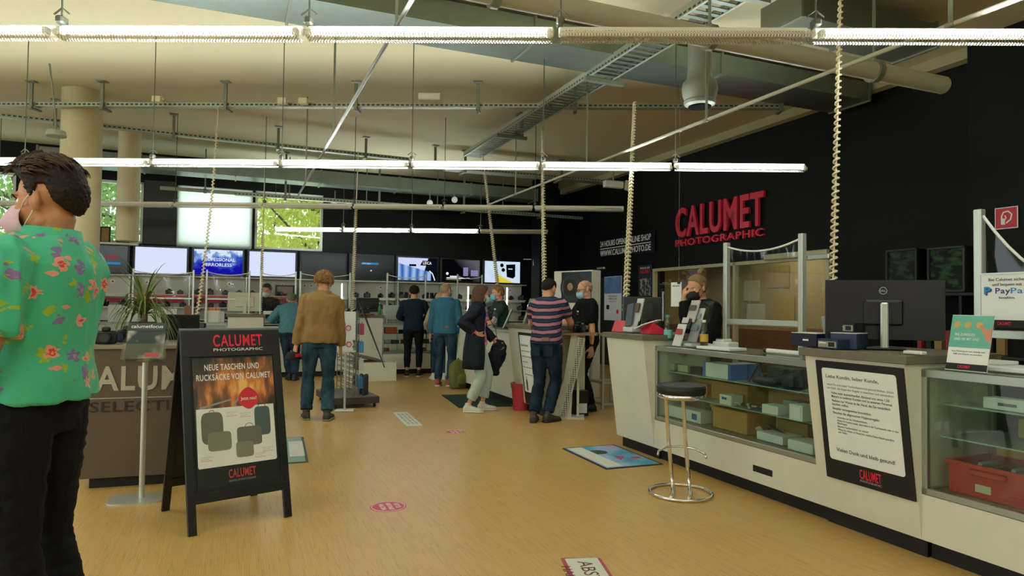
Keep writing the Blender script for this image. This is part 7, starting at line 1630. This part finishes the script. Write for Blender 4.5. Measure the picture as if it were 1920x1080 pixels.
# teal flyer stand
p = on_w(1771, 692, .02); q = on_w(1776, 603, .05); hN = (q.z - p.z); r_ = on_w(1848, 700, .02); wN = abs(sw(p)[0] - sw(r_)[0])
t = thing('flyer_stand', 'acrylic stand with teal flyer showing three smileys and a hand', 'flyer stand', M=panel_matrix(B(sw(p)[0], .03, 1.062), -U, Vector((0, 0, 1)) + V * .22))
hN = .30; wN = max(wN, .2)
MB().box((wN / 2, hN * .5, 0), (wN, hN, .006)).build('sheet', MWHT, t); MB().box((wN / 2, hN * .70, .0035), (wN, hN * .58, .002)).build('teal_picture', mat('flyer_teal', '5FB09C', .4), t); MB().box((wN / 2, hN * .06, .0035), (wN, hN * .12, .002)).build('foot_band', MK, t); MB().box((wN / 2, -.002, -.04), (wN, .004, .1)).build('stand_foot', mat('acrylic_base'), t)
mb = MB()
for x in (.15, .42, .70): mb.m(mat('smiley', 'C9A45A', .5)).lathe([(wN * .085, .0045), (wN * .085, .0055)], (wN * x, hN * .82, 0), 20)
mb.m(mat('hand_print', 'C98A66', .5)).prism([(wN * .70, hN * .80), (wN * .76, hN * .83), (wN * .9, hN * .72), (wN, hN * .80), (wN, hN * .5), (wN * .9, hN * .55), (wN * .82, hN * .66)], .005, .006)
mb.m(MWHT).text('WIE ZUFRIEDEN', wN * .12, hN * .62, hN * .045, wN * .5, .005, .001, .02, 'LEFT').text('SIND SIE MIT UNS?', wN * .12, hN * .54, hN * .045, wN * .62, .005, .001, .02, 'LEFT').m(mat('print_grey')).text('Ihre Meinung ist uns wichtig und', wN * .5, hN * .33, hN * .025, wN * .8, .0035, .001).text('hilft uns besser zu werden.', wN * .5, hN * .28, hN * .025, wN * .7, .0035, .001).m(MLRED).text('CALUMET', wN * .45, hN * .04, hN * .05, wN * .3, .005, .001, .03); mb.build('lettering', None, t)
s = on_t(1890, 700, .25); t = thing('paper_stack', 'white papers on the near glass case at the right edge', 'papers', B(s, .30, 1.062), TH); MB().box((0, 0, .012), (.28, .42, .024), bev=.004).build('sheets', MWHT, t); MB().box((.05, .12, .035), (.16, .14, .02), bev=.004).build('sheets', MWHT, t)
# --- on the near till counter: dark blue boxes, telephone, big monitor
zk2 = 1.135; NVY = mat('box_navy', '10162E', .45); NV2 = mat('box_navy_side', '16284A', .45); SIL = mat('label_silver', '9A9C84', .4, .3)
def nbox(label, px, w, z, d, m, rz=0., lab=None, txt=None):
    s = on_t(px, 640, w); t = thing('product_box', label, 'box', B(s, w, z), TH + rz, None); MB().box((0, 0, d[2] / 2), d, bev=.002).build('carton', m, t)
    if lab: MB().box((-d[0] / 2 - .001, 0, d[2] * .45), (.002, d[1] * .9, d[2] * .62)).build('label_panel', lab, t); MB().box((-d[0] / 2 - .0025, -d[1] * .22, d[2] * .45), (.001, d[1] * .3, d[2] * .45)).build('picture', MBLK, t)
    if lab: MB().box((-d[0] / 2 - .0025, d[1] * .22, d[2] * .58), (.001, d[1] * .35, d[2] * .12)).build('print', MWHT, t)
    else: MB().box((-d[0] / 2 - .001, -d[1] * .08, d[2] * .5), (.002, d[1] * .22, d[2] * .12)).build('print', MWHT, t); MB().box((0, 0, d[2] + .002), (d[0], d[1], .004)).build('lid', MWBOX, t)
    return t
nbox('wide dark navy box at the left of the near till counter', 1524, -.02, zk2, (.16, .21, .085), NVY)
nbox('dark blue box with silver panel, lower one beside the spiral cable', 1571, -.06, zk2, (.18, .15, .06), NV2, lab=SIL)
nbox('dark blue upper box with white flap behind the silver panel box', 1592, .02, zk2 + .0, (.16, .16, .095), NV2, .3, lab=None)
nbox('dark box with silver panel, topmost of its stack', 1594, .06, zk2 + .10, (.10, .14, .06), MBLK, lab=SIL)
s = on_t(1550, 640, .12); t = thing('telephone', 'grey handset standing in its cradle beside the spiral cable', 'telephone', B(s, .12, zk2), TH); MB().box((0, 0, .10), (.03, .05, .20), Matrix.Rotation(-.2, 3, 'X'), .01).build('handset', mat('phone_grey', '8E9088', .4), t); MB().box((0, 0, .015), (.1, .1, .03), bev=.01).build('cradle', MBLK, t)
s = on_t(1655, 640, .20); t = thing('monitor', 'very wide black monitor with round badge seen from behind', 'monitor', B(s, .20, zk2), R(162))
q0_, q1_ = on_w(1583, 540, .25), on_w(1765, 540, .25); wM = .66; hM = .37; lf = .06
mb = MB(); rings = []
for i in range(13):
    x = -wM / 2 + wM * i / 12; c = .03 * (2 * x / wM) ** 2; rings.append(mb.ring([(x, c - .012, lf), (x, c + .012, lf), (x, c + .012, lf + hM), (x, c - .012, lf + hM)]))
mb.skin(rings); mb.build('screen_housing', mat('monitor_back', '0D0F0F', .5), t, 40)
MB().box((0, .02, lf + hM * .45), (.22, .03, .16), bev=.012).build('back_cover', mat('monitor_back'), t)
MB().box((.0, .055, (lf + hM * .62) / 2), (.045, .02, lf + hM * .62), bev=.008).build('stand', MAL, t); MB().box((0, .02, .006), (.22, .16, .012), bev=.004).build('foot', mat('monitor_back'), t)
MRZ = Matrix.Translation((0, .015, lf + hM * .82)) @ Matrix.Rotation(PI, 4, 'Z') @ Matrix.Rotation(PI / 2, 4, 'X')
MB().m(mat('badge_silver', 'B9BDB8', .3, .6)).tube([(.021 * math.cos(x), .021 * math.sin(x), .002) for x in [2 * PI * i / 28 for i in range(29)]], .0022, 6).text('DELL', 0, -.006, .012, .03, 0, .003, .02).build('badge', None, t, M=MRZ)
s = on_t(1720, 646, -.03); t = tag(place(MB().box((0, 0, .009), (.05, .11, .018), bev=.005).build('white_box_small', MWBOX), B(s, -.05, zk2), TH), 'small flat white case lying on the near till counter', 'case')
# --- things on the middle counter
zm = 1.045
s = on_t(955, 600, .2); t = thing('flyer_stand', 'pale green tilted flyer stand before the seller with blue mask', 'flyer stand', B(s, .18, zm), TH - .5); MB().box((.0, 0, .15), (.02, .21, .30), Matrix.Rotation(.42, 3, 'Y'), .004).build('panel', mat('flyer_pale', 'A9C0B4', .3), t); MB().box((.02, 0, .012), (.14, .2, .02)).build('foot', MBLK, t)
s = on_t(928, 600, .2); t = thing('bottle', 'clear water bottle between the woman and the seller with blue mask', 'bottle', B(s, .2, zm)); MB().lathe([(.035, 0), (.04, .01), (.04, .18), (.03, .22), (.015, .27)], n=20).build('bottle_body', glassmat('bottle_clear'), t, 40); MB().lathe([(.017, .27), (.017, .295)], n=12).build('bottle_cap', mat('cap_white'), t)
s = on_t(982, 600, .3); t = thing('brochure_rack', 'small clear brochure rack on the middle till counter', 'brochure rack', B(s, .3, 1.10), TH)
for k in range(5): MB().box((.0 + .03 * k, -.12 + .05 * k, .08 + .04 * k), (.01, .1, .2), Matrix.Rotation(.3, 3, 'Y')).build('brochure', mat(['bro_3A3A3A', 'bro_B9B4AC', 'bro_8A8F8C', 'bro_D3D6CE', 'bro_3A3A3A'][k], ''), t)
MB().box((.1, 0, .2), (.006, .3, .4), Matrix.Rotation(.3, 3, 'Y')).build('clear_back', glassmat('acrylic'), t)
c = at(1085, 622, 8.35); cc = shelf_camera(Vector((c.x, c.y, 1.056)), .5, 1.2); cc['label'] = 'black camera lying on the small wooden table top'; del cc['group']
